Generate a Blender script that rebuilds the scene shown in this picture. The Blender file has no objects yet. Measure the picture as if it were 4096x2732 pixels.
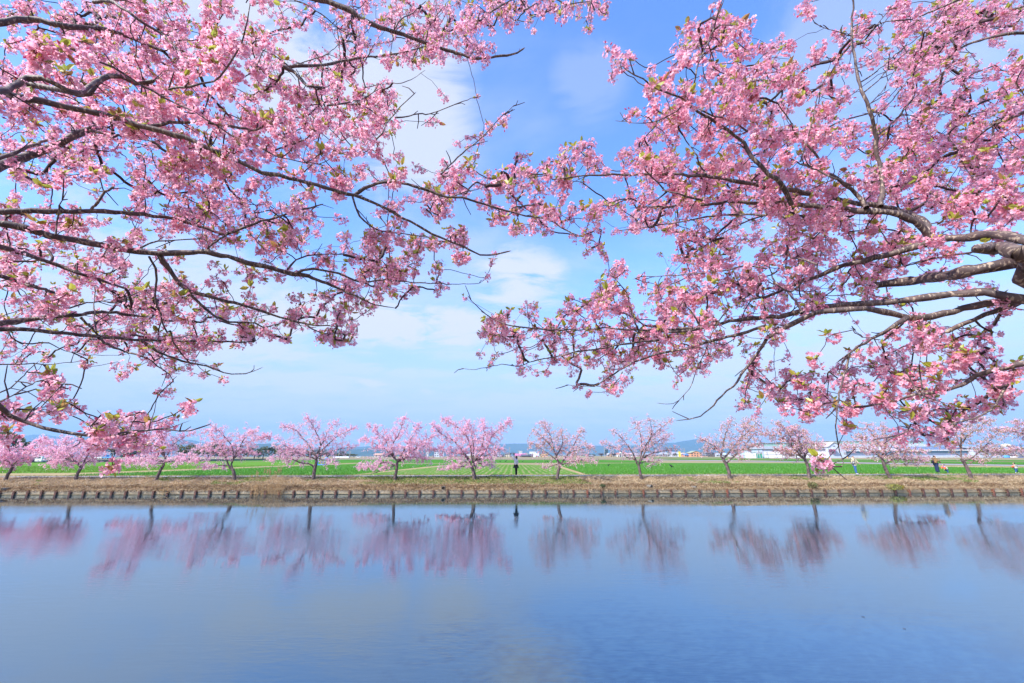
import bpy, math, random
import numpy as np
from mathutils import Vector, Matrix
from mathutils import noise as mnoise

random.seed(7)
rng = np.random.default_rng(11)
S = bpy.context.scene
COL = S.collection
R = math.radians

# ------------------------------------------------------------------ camera
F = 1707.0                      # focal length in units of a 4096 px wide picture
PITCH = math.atan(457.0 / F)
ROLL = R(-0.14)
CAMZ = 1.62                     # eye above the far path (z = 0)
cam_d = bpy.data.cameras.new('camera')
cam = bpy.data.objects.new('camera', cam_d)
COL.objects.link(cam)
RM = (Matrix.Rotation(math.pi / 2 + PITCH, 3, 'X') @ Matrix.Rotation(ROLL, 3, 'Z'))
cam.matrix_world = Matrix.Translation((0, 0, CAMZ)) @ RM.to_4x4()
cam_d.sensor_width = 36.0
cam_d.lens = F / 4096 * 36.0
cam_d.clip_start = 0.05
cam_d.clip_end = 30000
S.camera = cam
S.view_settings.view_transform = 'Standard'
S.view_settings.look = 'None'
S.view_settings.gamma = 1.0
S.view_settings.exposure = 0.75
S.view_settings.use_curve_mapping = False
try:
    S.cycles.volume_bounces = 0
    S.cycles.transparent_max_bounces = 8
except Exception:
    pass

# ------------------------------------------------------------------ sun and sky
SUN_EL = R(42)
SUN_AZ = R(-128)                # clockwise from +Y: left and a little behind the camera
sdir = Vector((math.sin(SUN_AZ) * math.cos(SUN_EL), math.cos(SUN_AZ) * math.cos(SUN_EL), math.sin(SUN_EL)))
sl = bpy.data.lights.new('sun', 'SUN')
sl.energy = 5.0
sl.angle = R(0.5)
sl.color = (1.0, 0.955, 0.89)
so = bpy.data.objects.new('sun', sl)
so.rotation_euler = sdir.to_track_quat('Z', 'Y').to_euler()
COL.objects.link(so)

W = bpy.data.worlds.new('World')
S.world = W
W.use_nodes = True
nt = W.node_tree
nt.nodes.clear()
def wn(t, **k):
    n = nt.nodes.new(t)
    for a, b in k.items():
        setattr(n, a, b)
    return n
def wl(a, b):
    nt.links.new(a, b)
def wmath(op, a, b=None, c=None, clamp=False):
    n = wn('ShaderNodeMath', operation=op)
    n.use_clamp = clamp
    for i, v in enumerate((a, b, c)):
        if v is None:
            continue
        if isinstance(v, (int, float)):
            n.inputs[i].default_value = v
        else:
            wl(v, n.inputs[i])
    return n.outputs[0]
sky = wn('ShaderNodeTexSky')
sky.sky_type = 'NISHITA'
sky.sun_disc = False
sky.sun_elevation = SUN_EL
sky.sun_rotation = SUN_AZ
sky.altitude = 0
sky.air_density = 1.35
sky.dust_density = 0.6
sky.ozone_density = 3.0
tc = wn('ShaderNodeTexCoord')
sep = wn('ShaderNodeSeparateXYZ')
wl(tc.outputs['Generated'], sep.inputs[0])
zc = wmath('MAXIMUM', sep.outputs[2], 0.0)
den = wmath('ADD', zc, 0.16)
px = wmath('DIVIDE', sep.outputs[0], den)
py = wmath('DIVIDE', sep.outputs[1], den)
cmb = wn('ShaderNodeCombineXYZ')
wl(px, cmb.inputs[0]); wl(py, cmb.inputs[1])
mp = wn('ShaderNodeMapping')
mp.inputs['Scale'].default_value = (0.75, 1.25, 1)
mp.inputs['Location'].default_value = (3.3, 1.7, 0)
wl(cmb.outputs[0], mp.inputs[0])
nz1 = wn('ShaderNodeTexNoise'); nz1.inputs['Scale'].default_value = 1.15
nz1.inputs['Detail'].default_value = 7; nz1.inputs['Roughness'].default_value = 0.55
nz1.inputs['Distortion'].default_value = 0.35
wl(mp.outputs[0], nz1.inputs[0])
nz2 = wn('ShaderNodeTexNoise'); nz2.inputs['Distortion'].default_value = 0.5; nz2.inputs['Scale'].default_value = 4.6
nz2.inputs['Detail'].default_value = 9; nz2.inputs['Roughness'].default_value = 0.6
wl(mp.outputs[0], nz2.inputs[0])
base_c = wn('ShaderNodeMapRange'); base_c.interpolation_type = 'SMOOTHSTEP'
base_c.inputs['From Min'].default_value = 0.43; base_c.inputs['From Max'].default_value = 0.76
base_c.inputs['To Max'].default_value = 0.62
wl(nz1.outputs[0], base_c.inputs[0])
# named cloud banks: direction (picture px), half sizes in radians, strength
def raydir(u, v):
    d = RM @ Vector(((u - 2048) / F, (1366 - v) / F, -1.0))
    return d.normalized()
BANKS = [(1500, 1480, .25, .02, .5), (3200, 1600, .3, .025, .6), (500, 1200, .3, .05, .7), (900, 1500, .5, .035, .65), (2700, 1560, .35, .03, .6), (2000, 1400, .3, .03, .5), (1500, 1290, .42, .07, 1.0), (700, 1330, .40, .07, .8), (2300, 1600, .5, .04, .5), (3500, 1300, .3, .06, .5), (1200, 1230, .14, .05, .6), (2080, 1130, .13, .10, .95), (1620, 420, .16, .26, .85),
         (1150, 250, .30, .22, .9), (850, 60, .25, .14, .8), (150, 830, .12, .07, .7), (520, 1050, .36, .10, .75),
         (2550, 1480, .40, .03, .6), (3150, 1480, .30, .07, .65), (1480, 1535, .05, .012, .95), (1712, 1565, .03, .010, .9),
         (2900, 1690, .40, .018, .7), (2250, 1690, .15, .012, .6), (3000, 1330, .25, .05, .5), (3400, 200, .22, .16, .35), (2350, 330, .10, .09, .25),
         (1300, 1560, .5, .06, .35), (500, 1600, .5, .05, .4)]
acc = base_c.outputs[0]
nd = wmath('MULTIPLY_ADD', nz2.outputs[0], 3.3, -1.15)
nd1 = wmath('MULTIPLY_ADD', nz1.outputs[0], 1.6, -0.5)
nds = wmath('MAXIMUM', wmath('ADD', nd, nd1), 0.0)
for (u, v, a, b, s) in BANKS:
    c = raydir(u, v)
    t = Vector((c.y, -c.x, 0)).normalized()
    up = t.cross(c).normalized()
    sb = wn('ShaderNodeVectorMath', operation='SUBTRACT'); sb.inputs[1].default_value = c
    wl(tc.outputs['Generated'], sb.inputs[0])
    d1 = wn('ShaderNodeVectorMath', operation='DOT_PRODUCT'); d1.inputs[1].default_value = t / a
    d2 = wn('ShaderNodeVectorMath', operation='DOT_PRODUCT'); d2.inputs[1].default_value = up / b
    d3 = wn('ShaderNodeVectorMath', operation='DOT_PRODUCT'); d3.inputs[1].default_value = c * 2.2
    for q in (d1, d2, d3):
        wl(sb.outputs[0], q.inputs[0])
    cb = wn('ShaderNodeCombineXYZ')
    wl(d1.outputs['Value'], cb.inputs[0]); wl(d2.outputs['Value'], cb.inputs[1]); wl(d3.outputs['Value'], cb.inputs[2])
    ln = wn('ShaderNodeVectorMath', operation='LENGTH'); wl(cb.outputs[0], ln.inputs[0])
    inv = wmath('MAXIMUM', wmath('SUBTRACT', 1.25, ln.outputs['Value']), 0.0)
    m = wmath('MULTIPLY', inv, nds)
    mr = wn('ShaderNodeMapRange'); mr.interpolation_type = 'SMOOTHSTEP'
    mr.inputs['From Min'].default_value = 0.10; mr.inputs['From Max'].default_value = 0.78
    mr.inputs['To Max'].default_value = s
    wl(m, mr.inputs[0])
    acc = wmath('MAXIMUM', acc, mr.outputs[0])
# thin veil towards the horizon
veil = wn('ShaderNodeMapRange'); veil.interpolation_type = 'SMOOTHSTEP'
veil.inputs['From Min'].default_value = 0.03; veil.inputs['From Max'].default_value = 0.44
veil.inputs['To Min'].default_value = 0.95; veil.inputs['To Max'].default_value = 0.0
wl(sep.outputs[2], veil.inputs[0])
hsv = wn('ShaderNodeHueSaturation'); hsv.inputs['Saturation'].default_value = 1.12
wl(sky.outputs[0], hsv.inputs['Color'])
tint = wn('ShaderNodeMix', data_type='RGBA', blend_type='MULTIPLY')
tint.inputs[0].default_value = 1.0
tint.inputs[7].default_value = (1.08, 1.20, 1.62, 1)
wl(hsv.outputs[0], tint.inputs[6])
mixv = wn('ShaderNodeMix', data_type='RGBA')
wl(veil.outputs[0], mixv.inputs[0]); wl(tint.outputs[2], mixv.inputs[6])
mixv.inputs[7].default_value = (2.5, 2.92, 3.95, 1)
mixc = wn('ShaderNodeMix', data_type='RGBA')
wl(acc, mixc.inputs[0]); wl(mixv.outputs[2], mixc.inputs[6])
mixc.inputs[7].default_value = (3.6, 3.8, 4.4, 1)
bg = wn('ShaderNodeBackground'); bg.inputs[1].default_value = 0.14
wl(mixc.outputs[2], bg.inputs[0])
ow = wn('ShaderNodeOutputWorld'); wl(bg.outputs[0], ow.inputs[0])

# ------------------------------------------------------------------ helpers: places
def ray(u, v):
    return RM @ Vector(((u - 2048) / F, (1366 - v) / F, -1.0))
def pt(u, v, depth):            # depth metres in front of the lens
    return Vector((0, 0, CAMZ)) + ray(u, v) * depth
def on_y(u, v, D):              # on the vertical plane D metres north
    d = ray(u, v); return Vector((0, 0, CAMZ)) + d * (D / d.y)
def on_z(u, v, z=0.0):          # on the level z
    d = ray(u, v); return Vector((0, 0, CAMZ)) + d * ((z - CAMZ) / d.z)

# ------------------------------------------------------------------ helpers: objects
def tag(o, label=None, cat=None, group=None, kind=None):
    if label: o['label'] = label
    if cat: o['category'] = cat
    if group: o['group'] = group
    if kind: o['kind'] = kind
    return o
def empty(name, loc=(0, 0, 0), rz=0.0, label=None, cat=None, group=None):
    o = bpy.data.objects.new(name, None)
    o.location = loc; o.rotation_euler = (0, 0, rz); o.empty_display_size = .2
    COL.objects.link(o)
    return tag(o, label, cat, group)
def link(name, me, mats=(), parent=None, loc=None):
    o = bpy.data.objects.new(name, me)
    for m in mats:
        if m.name not in [x.name for x in me.materials if x]:
            me.materials.append(m)
    if loc is not None: o.location = loc
    COL.objects.link(o)
    if parent is not None: o.parent = parent
    return o
def np_mesh(name, V, Fs, cols=None, smooth=False, matidx=None):
    """V (n,3); Fs: list of (m,k) int arrays"""
    me = bpy.data.meshes.new(name)
    V = np.asarray(V, dtype=np.float32)
    Fs = [np.asarray(f, dtype=np.int32) for f in Fs if len(f)]
    loops = np.concatenate([f.ravel() for f in Fs])
    tot = np.concatenate([np.full(len(f), f.shape[1], dtype=np.int32) for f in Fs])
    start = np.concatenate([[0], np.cumsum(tot)[:-1]]).astype(np.int32)
    me.vertices.add(len(V)); me.vertices.foreach_set('co', V.ravel())
    me.loops.add(len(loops)); me.loops.foreach_set('vertex_index', loops)
    me.polygons.add(len(tot)); me.polygons.foreach_set('loop_start', start)
    me.polygons.foreach_set('loop_total', tot)
    if matidx is not None:
        me.polygons.foreach_set('material_index', np.asarray(matidx, dtype=np.int32))
    me.polygons.foreach_set('use_smooth', np.full(len(tot), bool(smooth)))
    if cols is not None:
        a = me.color_attributes.new('tone', 'FLOAT_COLOR', 'POINT')
        c = np.ones((len(V), 4), dtype=np.float32); c[:, :3] = cols
        a.data.foreach_set('color', c.ravel())
    me.update(calc_edges=True)
    return me

class MB:
    """collects simple solids into one mesh"""
    def __init__(s): s.v = []; s.f = []
    def add(s, vs, fs):
        n = len(s.v); s.v += [tuple(x) for x in vs]; s.f += [tuple(i + n for i in f) for f in fs]; return s
    def box(s, x0, x1, y0, y1, z0, z1, M=None):
        vs = [Vector(p) for p in ((x0, y0, z0), (x1, y0, z0), (x1, y1, z0), (x0, y1, z0), (x0, y0, z1), (x1, y0, z1), (x1, y1, z1), (x0, y1, z1))]
        if M is not None: vs = [M @ p for p in vs]
        return s.add(vs, [(0, 3, 2, 1), (4, 5, 6, 7), (0, 1, 5, 4), (1, 2, 6, 5), (2, 3, 7, 6), (3, 0, 4, 7)])
    def bar(s, a, b, w, h=None):
        a = Vector(a); b = Vector(b); h = h or w
        d = (b - a); L = d.length
        M = Matrix.Translation(a) @ d.to_track_quat('Z', 'Y').to_matrix().to_4x4()
        return s.box(-w / 2, w / 2, -h / 2, h / 2, 0, L, M)
    def tube(s, pts, rad, n=8, cap=True):
        V_, F_ = tube_np([np.array(p, dtype=float) for p in pts], rad if hasattr(rad, '__len__') else [rad] * len(pts), n)
        s.add([tuple(p) for p in V_], [tuple(int(i) for i in f) for f in F_])
        if cap:
            k = len(s.v) - len(V_)
            s.f.append(tuple(k + i for i in range(n))[::-1]); s.f.append(tuple(len(s.v) - n + i for i in range(n)))
        return s
    def ell(s, c, r, seg=12, ring=8, M=None):
        vs = [(c[0], c[1], c[2] - r[2])]; 
        for j in range(1, ring):
            a = math.pi * j / ring
            for i in range(seg):
                b = 2 * math.pi * i / seg
                vs.append((c[0] + r[0] * math.sin(a) * math.cos(b), c[1] + r[1] * math.sin(a) * math.sin(b), c[2] - r[2] * math.cos(a)))
        vs.append((c[0], c[1], c[2] + r[2]))
        fs = []
        for i in range(seg): fs.append((0, 1 + (i + 1) % seg, 1 + i))
        for j in range(ring - 2):
            for i in range(seg):
                a = 1 + j * seg + i; b = 1 + j * seg + (i + 1) % seg
                fs.append((a, b, b + seg, a + seg))
        l = 1 + (ring - 2) * seg
        for i in range(seg): fs.append((l + i, l + (i + 1) % seg, l + seg))
        if M is not None: vs = [M @ Vector(p) for p in vs]
        return s.add(vs, fs)
    def prism(s, poly, y0, y1):      # poly in x,z extruded along y
        n = len(poly)
        vs = [(x, y0, z) for x, z in poly] + [(x, y1, z) for x, z in poly]
        fs = [tuple(range(n)), tuple(range(2 * n - 1, n - 1, -1))] + [(i, i + n, (i + 1) % n + n, (i + 1) % n) for i in range(n)]
        return s.add(vs, fs)
    def build(s, name, mat, parent=None, smooth=False, loc=None, bevel=0):
        me = bpy.data.meshes.new(name)
        me.from_pydata(s.v, [], s.f); me.update()
        if smooth: me.polygons.foreach_set('use_smooth', [True] * len(me.polygons))
        mats = mat if isinstance(mat, (list, tuple)) else [mat]
        for m in mats: me.materials.append(m)
        o = bpy.data.objects.new(name, me); COL.objects.link(o)
        if loc is not None: o.location = loc
        if parent is not None: o.parent = parent
        if bevel:
            b = o.modifiers.new('bevel', 'BEVEL'); b.width = bevel; b.segments = 2; b.limit_method = 'ANGLE'
        return o

def tube_np(P, Rd, n=6):
    P = np.asarray(P, dtype=float); Rd = np.asarray(Rd, dtype=float)
    T = np.gradient(P, axis=0); T /= (np.linalg.norm(T, axis=1)[:, None] + 1e-9)
    ref = np.array([0, 0, 1.0]) if abs(T[0][2]) < 0.9 else np.array([1.0, 0, 0])
    a = np.cross(T[0], ref); a /= np.linalg.norm(a) + 1e-9
    A = [a]
    for i in range(1, len(P)):
        a = A[-1] - T[i] * np.dot(A[-1], T[i]); a /= np.linalg.norm(a) + 1e-9
        A.append(a)
    A = np.array(A); B = np.cross(T, A)
    ang = np.linspace(0, 2 * np.pi, n, endpoint=False)
    V = P[:, None, :] + Rd[:, None, None] * (np.cos(ang)[None, :, None] * A[:, None, :] + np.sin(ang)[None, :, None] * B[:, None, :])
    V = V.reshape(-1, 3)
    i = np.arange(len(P) - 1)[:, None] * n; j = np.arange(n)[None, :]
    F_ = np.stack([i + j, i + (j + 1) % n, i + n + (j + 1) % n, i + n + j], axis=-1).reshape(-1, 4)
    return V, F_

class TubeBag:
    def __init__(s): s.V = []; s.F = []; s.n = 0
    def add(s, P, Rd, n=5):
        V, F_ = tube_np(P, Rd, n)
        s.V.append(V); s.F.append(F_ + s.n); s.n += len(V)
    def mesh(s, name): return np_mesh(name, np.concatenate(s.V), [np.concatenate(s.F)], smooth=True)

def catmull(P, Rd, step):
    """smooth a polyline; P (n,k)"""
    P = np.asarray(P, dtype=float); Rd = np.asarray(Rd, dtype=float)
    Q = np.vstack([2 * P[0] - P[1], P, 2 * P[-1] - P[-2]])
    out = []; ro = []
    for i in range(len(P) - 1):
        p0, p1, p2, p3 = Q[i], Q[i + 1], Q[i + 2], Q[i + 3]
        m = max(1, int(np.linalg.norm(p2 - p1) / step))
        for k in range(m):
            t = k / m
            out.append(.5 * (2 * p1 + (p2 - p0) * t + (2 * p0 - 5 * p1 + 4 * p2 - p3) * t * t + (3 * p1 - p0 - 3 * p2 + p3) * t ** 3))
            ro.append(Rd[i] * (1 - t) + Rd[i + 1] * t)
    out.append(P[-1]); ro.append(Rd[-1])
    return np.array(out), np.array(ro)

# ------------------------------------------------------------------ helpers: materials
def mat(name, col, rough=0.8, spec=0.3, metal=0.0, noise=None, bump=None, col2=None, coord='Object', detail=5, thr=(0.35, 0.65), stretch=(1, 1, 1)):
    m = bpy.data.materials.new(name); m.use_nodes = True
    t = m.node_tree; b = t.nodes['Principled BSDF']
    b.inputs['Base Color'].default_value = (*col, 1)
    b.inputs['Roughness'].default_value = rough
    b.inputs['Metallic'].default_value = metal
    b.inputs['Specular IOR Level'].default_value = spec
    c = t.nodes.new('ShaderNodeTexCoord'); mp_ = t.nodes.new('ShaderNodeMapping'); mp_.inputs['Scale'].default_value = stretch
    t.links.new(c.outputs[coord], mp_.inputs[0])
    if noise or col2:
        n = t.nodes.new('ShaderNodeTexNoise'); n.inputs['Scale'].default_value = noise or 5; n.inputs['Detail'].default_value = detail
        t.links.new(mp_.outputs[0], n.inputs[0])
        mr = t.nodes.new('ShaderNodeMapRange'); mr.inputs['From Min'].default_value = thr[0]; mr.inputs['From Max'].default_value = thr[1]
        t.links.new(n.outputs[0], mr.inputs[0])
        mx = t.nodes.new('ShaderNodeMix'); mx.data_type = 'RGBA'
        mx.inputs[6].default_value = (*col, 1); mx.inputs[7].default_value = (*(col2 or [x * .65 for x in col]), 1)
        t.links.new(mr.outputs[0], mx.inputs[0]); t.links.new(mx.outputs[2], b.inputs['Base Color'])
    if bump:
        n2 = t.nodes.new('ShaderNodeTexNoise'); n2.inputs['Scale'].default_value = bump[0]; n2.inputs['Detail'].default_value = 6
        t.links.new(mp_.outputs[0], n2.inputs[0])
        bp = t.nodes.new('ShaderNodeBump'); bp.inputs['Strength'].default_value = bump[1]; bp.inputs['Distance'].default_value = bump[2] if len(bump) > 2 else .02
        t.links.new(n2.outputs[0], bp.inputs['Height']); t.links.new(bp.outputs[0], b.inputs['Normal'])
    return m
def leafy(name, trans=0.45, rough=0.6, mul=(1, 1, 1), glow=1.25):
    """thin petals or leaves: colour from the vertex tone, diffuse + translucent"""
    m = bpy.data.materials.new(name); m.use_nodes = True
    t = m.node_tree; t.nodes.clear()
    a = t.nodes.new('ShaderNodeVertexColor'); a.layer_name = 'tone'
    df = t.nodes.new('ShaderNodeBsdfDiffuse'); tr = t.nodes.new('ShaderNodeBsdfTranslucent')
    gl = t.nodes.new('ShaderNodeBsdfGlossy'); gl.inputs['Roughness'].default_value = 0.45
    mx = t.nodes.new('ShaderNodeMixShader'); mx.inputs[0].default_value = trans
    m2 = t.nodes.new('ShaderNodeMixShader'); m2.inputs[0].default_value = 0.04
    t.links.new(a.outputs[0], df.inputs[0])
    g = t.nodes.new('ShaderNodeGamma'); g.inputs[1].default_value = glow
    t.links.new(a.outputs[0], g.inputs[0]); t.links.new(g.outputs[0], tr.inputs[0])
    o = t.nodes.new('ShaderNodeOutputMaterial')
    t.links.new(df.outputs[0], mx.inputs[1]); t.links.new(tr.outputs[0], mx.inputs[2])
    t.links.new(mx.outputs[0], m2.inputs[1]); t.links.new(gl.outputs[0], m2.inputs[2])
    t.links.new(m2.outputs[0], o.inputs[0])
    return m

M_petal = leafy('petal', 0.58, glow=0.8)
M_leaf = leafy('young_leaf', 0.45, glow=0.8)
M_blade = leafy('grass_blade', 0.3, glow=1.0)
def bark_mat(name, c1, c2, c3, sc):
    m = mat(name, c1, 0.62, 0.35, noise=sc, col2=c2, bump=(sc * 3, 0.5, 0.006))
    t = m.node_tree; b = t.nodes['Principled BSDF']
    mx = [n for n in t.nodes if n.type == 'MIX'][0]
    n = t.nodes.new('ShaderNodeTexNoise'); n.inputs['Scale'].default_value = sc * 5; n.inputs['Detail'].default_value = 2
    c0 = [x for x in t.nodes if x.type == 'TEX_COORD'][0]; cc = t.nodes.new('ShaderNodeMapping'); cc.inputs['Scale'].default_value = (2.2, .55, .55); t.links.new(c0.outputs['Object'], cc.inputs[0])
    t.links.new(cc.outputs[0], n.inputs[0])
    mr = t.nodes.new('ShaderNodeMapRange'); mr.inputs['From Min'].default_value = 0.56; mr.inputs['From Max'].default_value = 0.64
    t.links.new(n.outputs[0], mr.inputs[0])
    m2 = t.nodes.new('ShaderNodeMix'); m2.data_type = 'RGBA'; m2.inputs[7].default_value = (*c3, 1)
    t.links.new(mr.outputs[0], m2.inputs[0]); t.links.new(mx.outputs[2], m2.inputs[6]); t.links.new(m2.outputs[2], b.inputs['Base Color'])
    return m
M_bark = bark_mat('cherry_bark', (0.125, 0.086, 0.078), (0.048, 0.033, 0.034), (0.32, 0.25, 0.19), 14)
M_twig = mat('twig_bark', (0.075, 0.045, 0.045), 0.7, 0.3, noise=30, col2=(0.03, 0.018, 0.02))
M_barkfar = mat('far_bark', (0.16, 0.115, 0.105), 0.8, 0.2, noise=6, col2=(0.06, 0.042, 0.04), bump=(20, .6, .02))
# ================================================================== SETTING
WZ = -1.07          # water level
WD = 33.0           # distance of the far retaining wall
TOPZ = -0.78        # top of the wall
def bank_z(D):
    if D <= WD: return TOPZ
    t = min(1, (D - WD) / 3.3)
    return TOPZ + (abs(TOPZ) + .0) * math.sin(t * math.pi / 2) ** 0.85

def struct(name, me, m):
    o = link(name, me, (m,)); o['kind'] = 'structure'; return o

# ---- water
def water_mat():
    m = bpy.data.materials.new('canal_water'); m.use_nodes = True
    t = m.node_tree; b = t.nodes['Principled BSDF']
    b.inputs['Base Color'].default_value = (0.010, 0.024, 0.040, 1)
    b.inputs['Roughness'].default_value = 0.006
    b.inputs['IOR'].default_value = 1.9; b.inputs['Specular IOR Level'].default_value = 0.8
    c = t.nodes.new('ShaderNodeTexCoord')
    hs = []
    for sc, st, dist, amp, rot in ((0.5, (0.4, 1.3, 1), .4, 0.0022, .10), (3.0, (.45, 1.8, 1), .6, 0.0016, -.12), (11., (.5, 1.7, 1), .5, 0.0011, .2)):
        mp_ = t.nodes.new('ShaderNodeMapping'); mp_.inputs['Scale'].default_value = st; mp_.inputs['Rotation'].default_value = (0, 0, rot)
        t.links.new(c.outputs['Object'], mp_.inputs[0])
        n = t.nodes.new('ShaderNodeTexNoise'); n.inputs['Scale'].default_value = sc; n.inputs['Detail'].default_value = 3; n.inputs['Distortion'].default_value = dist
        t.links.new(mp_.outputs[0], n.inputs[0])
        q = t.nodes.new('ShaderNodeMath'); q.operation = 'MULTIPLY'; q.inputs[1].default_value = amp
        t.links.new(n.outputs[0], q.inputs[0]); hs.append(q.outputs[0])
    # patches of breeze: where the small ripples are stronger; calm near the far wall
    n = t.nodes.new('ShaderNodeTexNoise'); n.inputs['Scale'].default_value = 0.16; n.inputs['Detail'].default_value = 3
    mp_ = t.nodes.new('ShaderNodeMapping'); mp_.inputs['Scale'].default_value = (.6, 1.6, 1); t.links.new(c.outputs['Object'], mp_.inputs[0]); t.links.new(mp_.outputs[0], n.inputs[0])
    mr = t.nodes.new('ShaderNodeMapRange'); mr.inputs['From Min'].default_value = .35; mr.inputs['From Max'].default_value = .65
    mr.inputs['To Min'].default_value = .25; mr.inputs['To Max'].default_value = 2.1
    t.links.new(n.outputs[0], mr.inputs[0])
    sp = t.nodes.new('ShaderNodeSeparateXYZ'); t.links.new(c.outputs['Object'], sp.inputs[0])
    cal = t.nodes.new('ShaderNodeMapRange'); cal.interpolation_type = 'SMOOTHSTEP'
    cal.inputs['From Min'].default_value = 24.5; cal.inputs['From Max'].default_value = 27.5; cal.inputs['To Min'].default_value = 1; cal.inputs['To Max'].default_value = .12
    t.links.new(sp.outputs[1], cal.inputs[0])
    a1 = t.nodes.new('ShaderNodeMath'); t.links.new(hs[1], a1.inputs[0]); t.links.new(hs[2], a1.inputs[1])
    a2 = t.nodes.new('ShaderNodeMath'); a2.operation = 'MULTIPLY'; t.links.new(a1.outputs[0], a2.inputs[0]); t.links.new(mr.outputs[0], a2.inputs[1])
    a3 = t.nodes.new('ShaderNodeMath'); t.links.new(a2.outputs[0], a3.inputs[0]); t.links.new(hs[0], a3.inputs[1])
    a4 = t.nodes.new('ShaderNodeMath'); a4.operation = 'MULTIPLY'; t.links.new(a3.outputs[0], a4.inputs[0]); t.links.new(cal.outputs[0], a4.inputs[1])
    bp = t.nodes.new('ShaderNodeBump'); bp.inputs['Strength'].default_value = 1; bp.inputs['Distance'].default_value = 1.0
    t.links.new(a4.outputs[0], bp.inputs['Height']); t.links.new(bp.outputs[0], b.inputs['Normal'])
    # mirror film over the murky body: stronger at grazing angles
    fr = t.nodes.new('ShaderNodeFresnel'); fr.inputs['IOR'].default_value = 2.0; t.links.new(bp.outputs[0], fr.inputs['Normal'])
    fa = t.nodes.new('ShaderNodeMath'); fa.operation = 'MULTIPLY_ADD'; fa.use_clamp = True; fa.inputs[1].default_value = .98; fa.inputs[2].default_value = .09; t.links.new(fr.outputs[0], fa.inputs[0])
    gl = t.nodes.new('ShaderNodeBsdfGlossy'); gl.inputs['Roughness'].default_value = .006; gl.inputs['Color'].default_value = (.82, .93, 1, 1); t.links.new(bp.outputs[0], gl.inputs['Normal'])
    df = t.nodes.new('ShaderNodeBsdfDiffuse'); df.inputs['Color'].default_value = (.012, .028, .040, 1)
    ms = t.nodes.new('ShaderNodeMixShader'); t.links.new(fa.outputs[0], ms.inputs[0]); t.links.new(df.outputs[0], ms.inputs[1]); t.links.new(gl.outputs[0], ms.inputs[2])
    t.links.new(ms.outputs[0], t.nodes['Material Output'].inputs['Surface'])
    return m
mb = MB(); mb.add([(-220, -0.5, WZ), (220, -0.5, WZ), (220, WD + .3, WZ), (-220, WD + .3, WZ)], [(0, 1, 2, 3)])
mw = mb.build('water', water_mat()); mw['kind'] = 'structure'

# ---- near bank under the photographer (outside the picture)
M_dry = mat('dry_ground', (0.34, 0.25, 0.13), .95, .1, noise=2.2, col2=(0.17, 0.12, 0.06), bump=(9, .6, .05))
M_soil = mat('bank_soil', (0.30, 0.215, 0.115), .95, .1, noise=1.6, col2=(0.14, 0.10, 0.05), bump=(14, .8, .05), thr=(.4, .6))
nx = np.linspace(-60, 60, 121); ny = np.array([-40, -20, -8, -3, 0, 1.2, 2.0, 2.8, 3.4]); nzz = np.array([0, 0, 0, 0, 0, -.02, -.25, -.8, -1.6])
XX, YY = np.meshgrid(nx, ny); ZZ = np.repeat(nzz[:, None], len(nx), 1) + rng.normal(0, .01, XX.shape)
def grid_faces(r, c):
    i = np.arange(r - 1)[:, None] * c; j = np.arange(c - 1)[None, :]
    return np.stack([i + j, i + j + 1, i + j + 1 + c, i + j + c], -1).reshape(-1, 4)
struct('near_bank', np_mesh('near_bank', np.stack([XX, YY, ZZ], -1).reshape(-1, 3), [grid_faces(len(ny), len(nx))], smooth=True), M_soil)

# ---- far bank slope
nx = np.concatenate([np.linspace(-220, -52, 60)[:-1], np.arange(-52, 52.01, .3), np.linspace(52, 220, 60)[1:]]); ny = np.linspace(WD + .02, 36.62, 19)
XX, YY = np.meshgrid(nx, ny)
ZZ = np.vectorize(bank_z)(YY)
nn = np.array([[mnoise.fractal(Vector((x * .8, y * 1.3, 0)), 1, 2, 4) for x in nx] for y in ny])
edge = np.clip((YY - WD) / .5, 0, 1) * np.clip((36.5 - YY) / .6, 0, 1)
ZZ = ZZ + nn * .09 * edge - .02
struct('bank', np_mesh('bank', np.stack([XX, YY, ZZ], -1).reshape(-1, 3), [grid_faces(len(ny), len(nx))], smooth=True), M_soil)
def bank_surf(x, y):
    e = min(1, max(0, (y - WD) / .5)) * min(1, max(0, (36.5 - y) / .6))
    return bank_z(y) + mnoise.fractal(Vector((x * .8, y * 1.3, 0)), 1, 2, 4) * .09 * e - .02

# ---- ground plain, path and fields
def field_mat(name, ca, cb, cc, s1, s2, st=(1, 1, 1), bump=True):
    m = mat(name, ca, .95, .08, noise=s1, col2=cb, stretch=st, detail=8, bump=(s2, .7, .06) if bump else None)
    t = m.node_tree; b = t.nodes['Principled BSDF']; mx = [n for n in t.nodes if n.type == 'MIX'][0]
    n = t.nodes.new('ShaderNodeTexNoise'); n.inputs['Scale'].default_value = s2; n.inputs['Detail'].default_value = 6
    cm = [x for x in t.nodes if x.type == 'MAPPING'][0]; t.links.new(cm.outputs[0], n.inputs[0])
    mr = t.nodes.new('ShaderNodeMapRange'); mr.inputs['From Min'].default_value = .48; mr.inputs['From Max'].default_value = .62
    t.links.new(n.outputs[0], mr.inputs[0])
    m2 = t.nodes.new('ShaderNodeMix'); m2.data_type = 'RGBA'; m2.inputs[7].default_value = (*cc, 1)
    t.links.new(mr.outputs[0], m2.inputs[0]); t.links.new(mx.outputs[2], m2.inputs[6]); t.links.new(m2.outputs[2], b.inputs['Base Color'])
    return m
M_plain = field_mat('stubble', (0.33, 0.25, 0.15), (0.24, 0.19, 0.11), (0.22, 0.22, 0.09), .03, .35, (.4, 1, 1))
M_tan = field_mat('dry_verge', (0.42, 0.31, 0.17), (0.30, 0.22, 0.11), (0.25, 0.22, 0.09), .8, 5)
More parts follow.
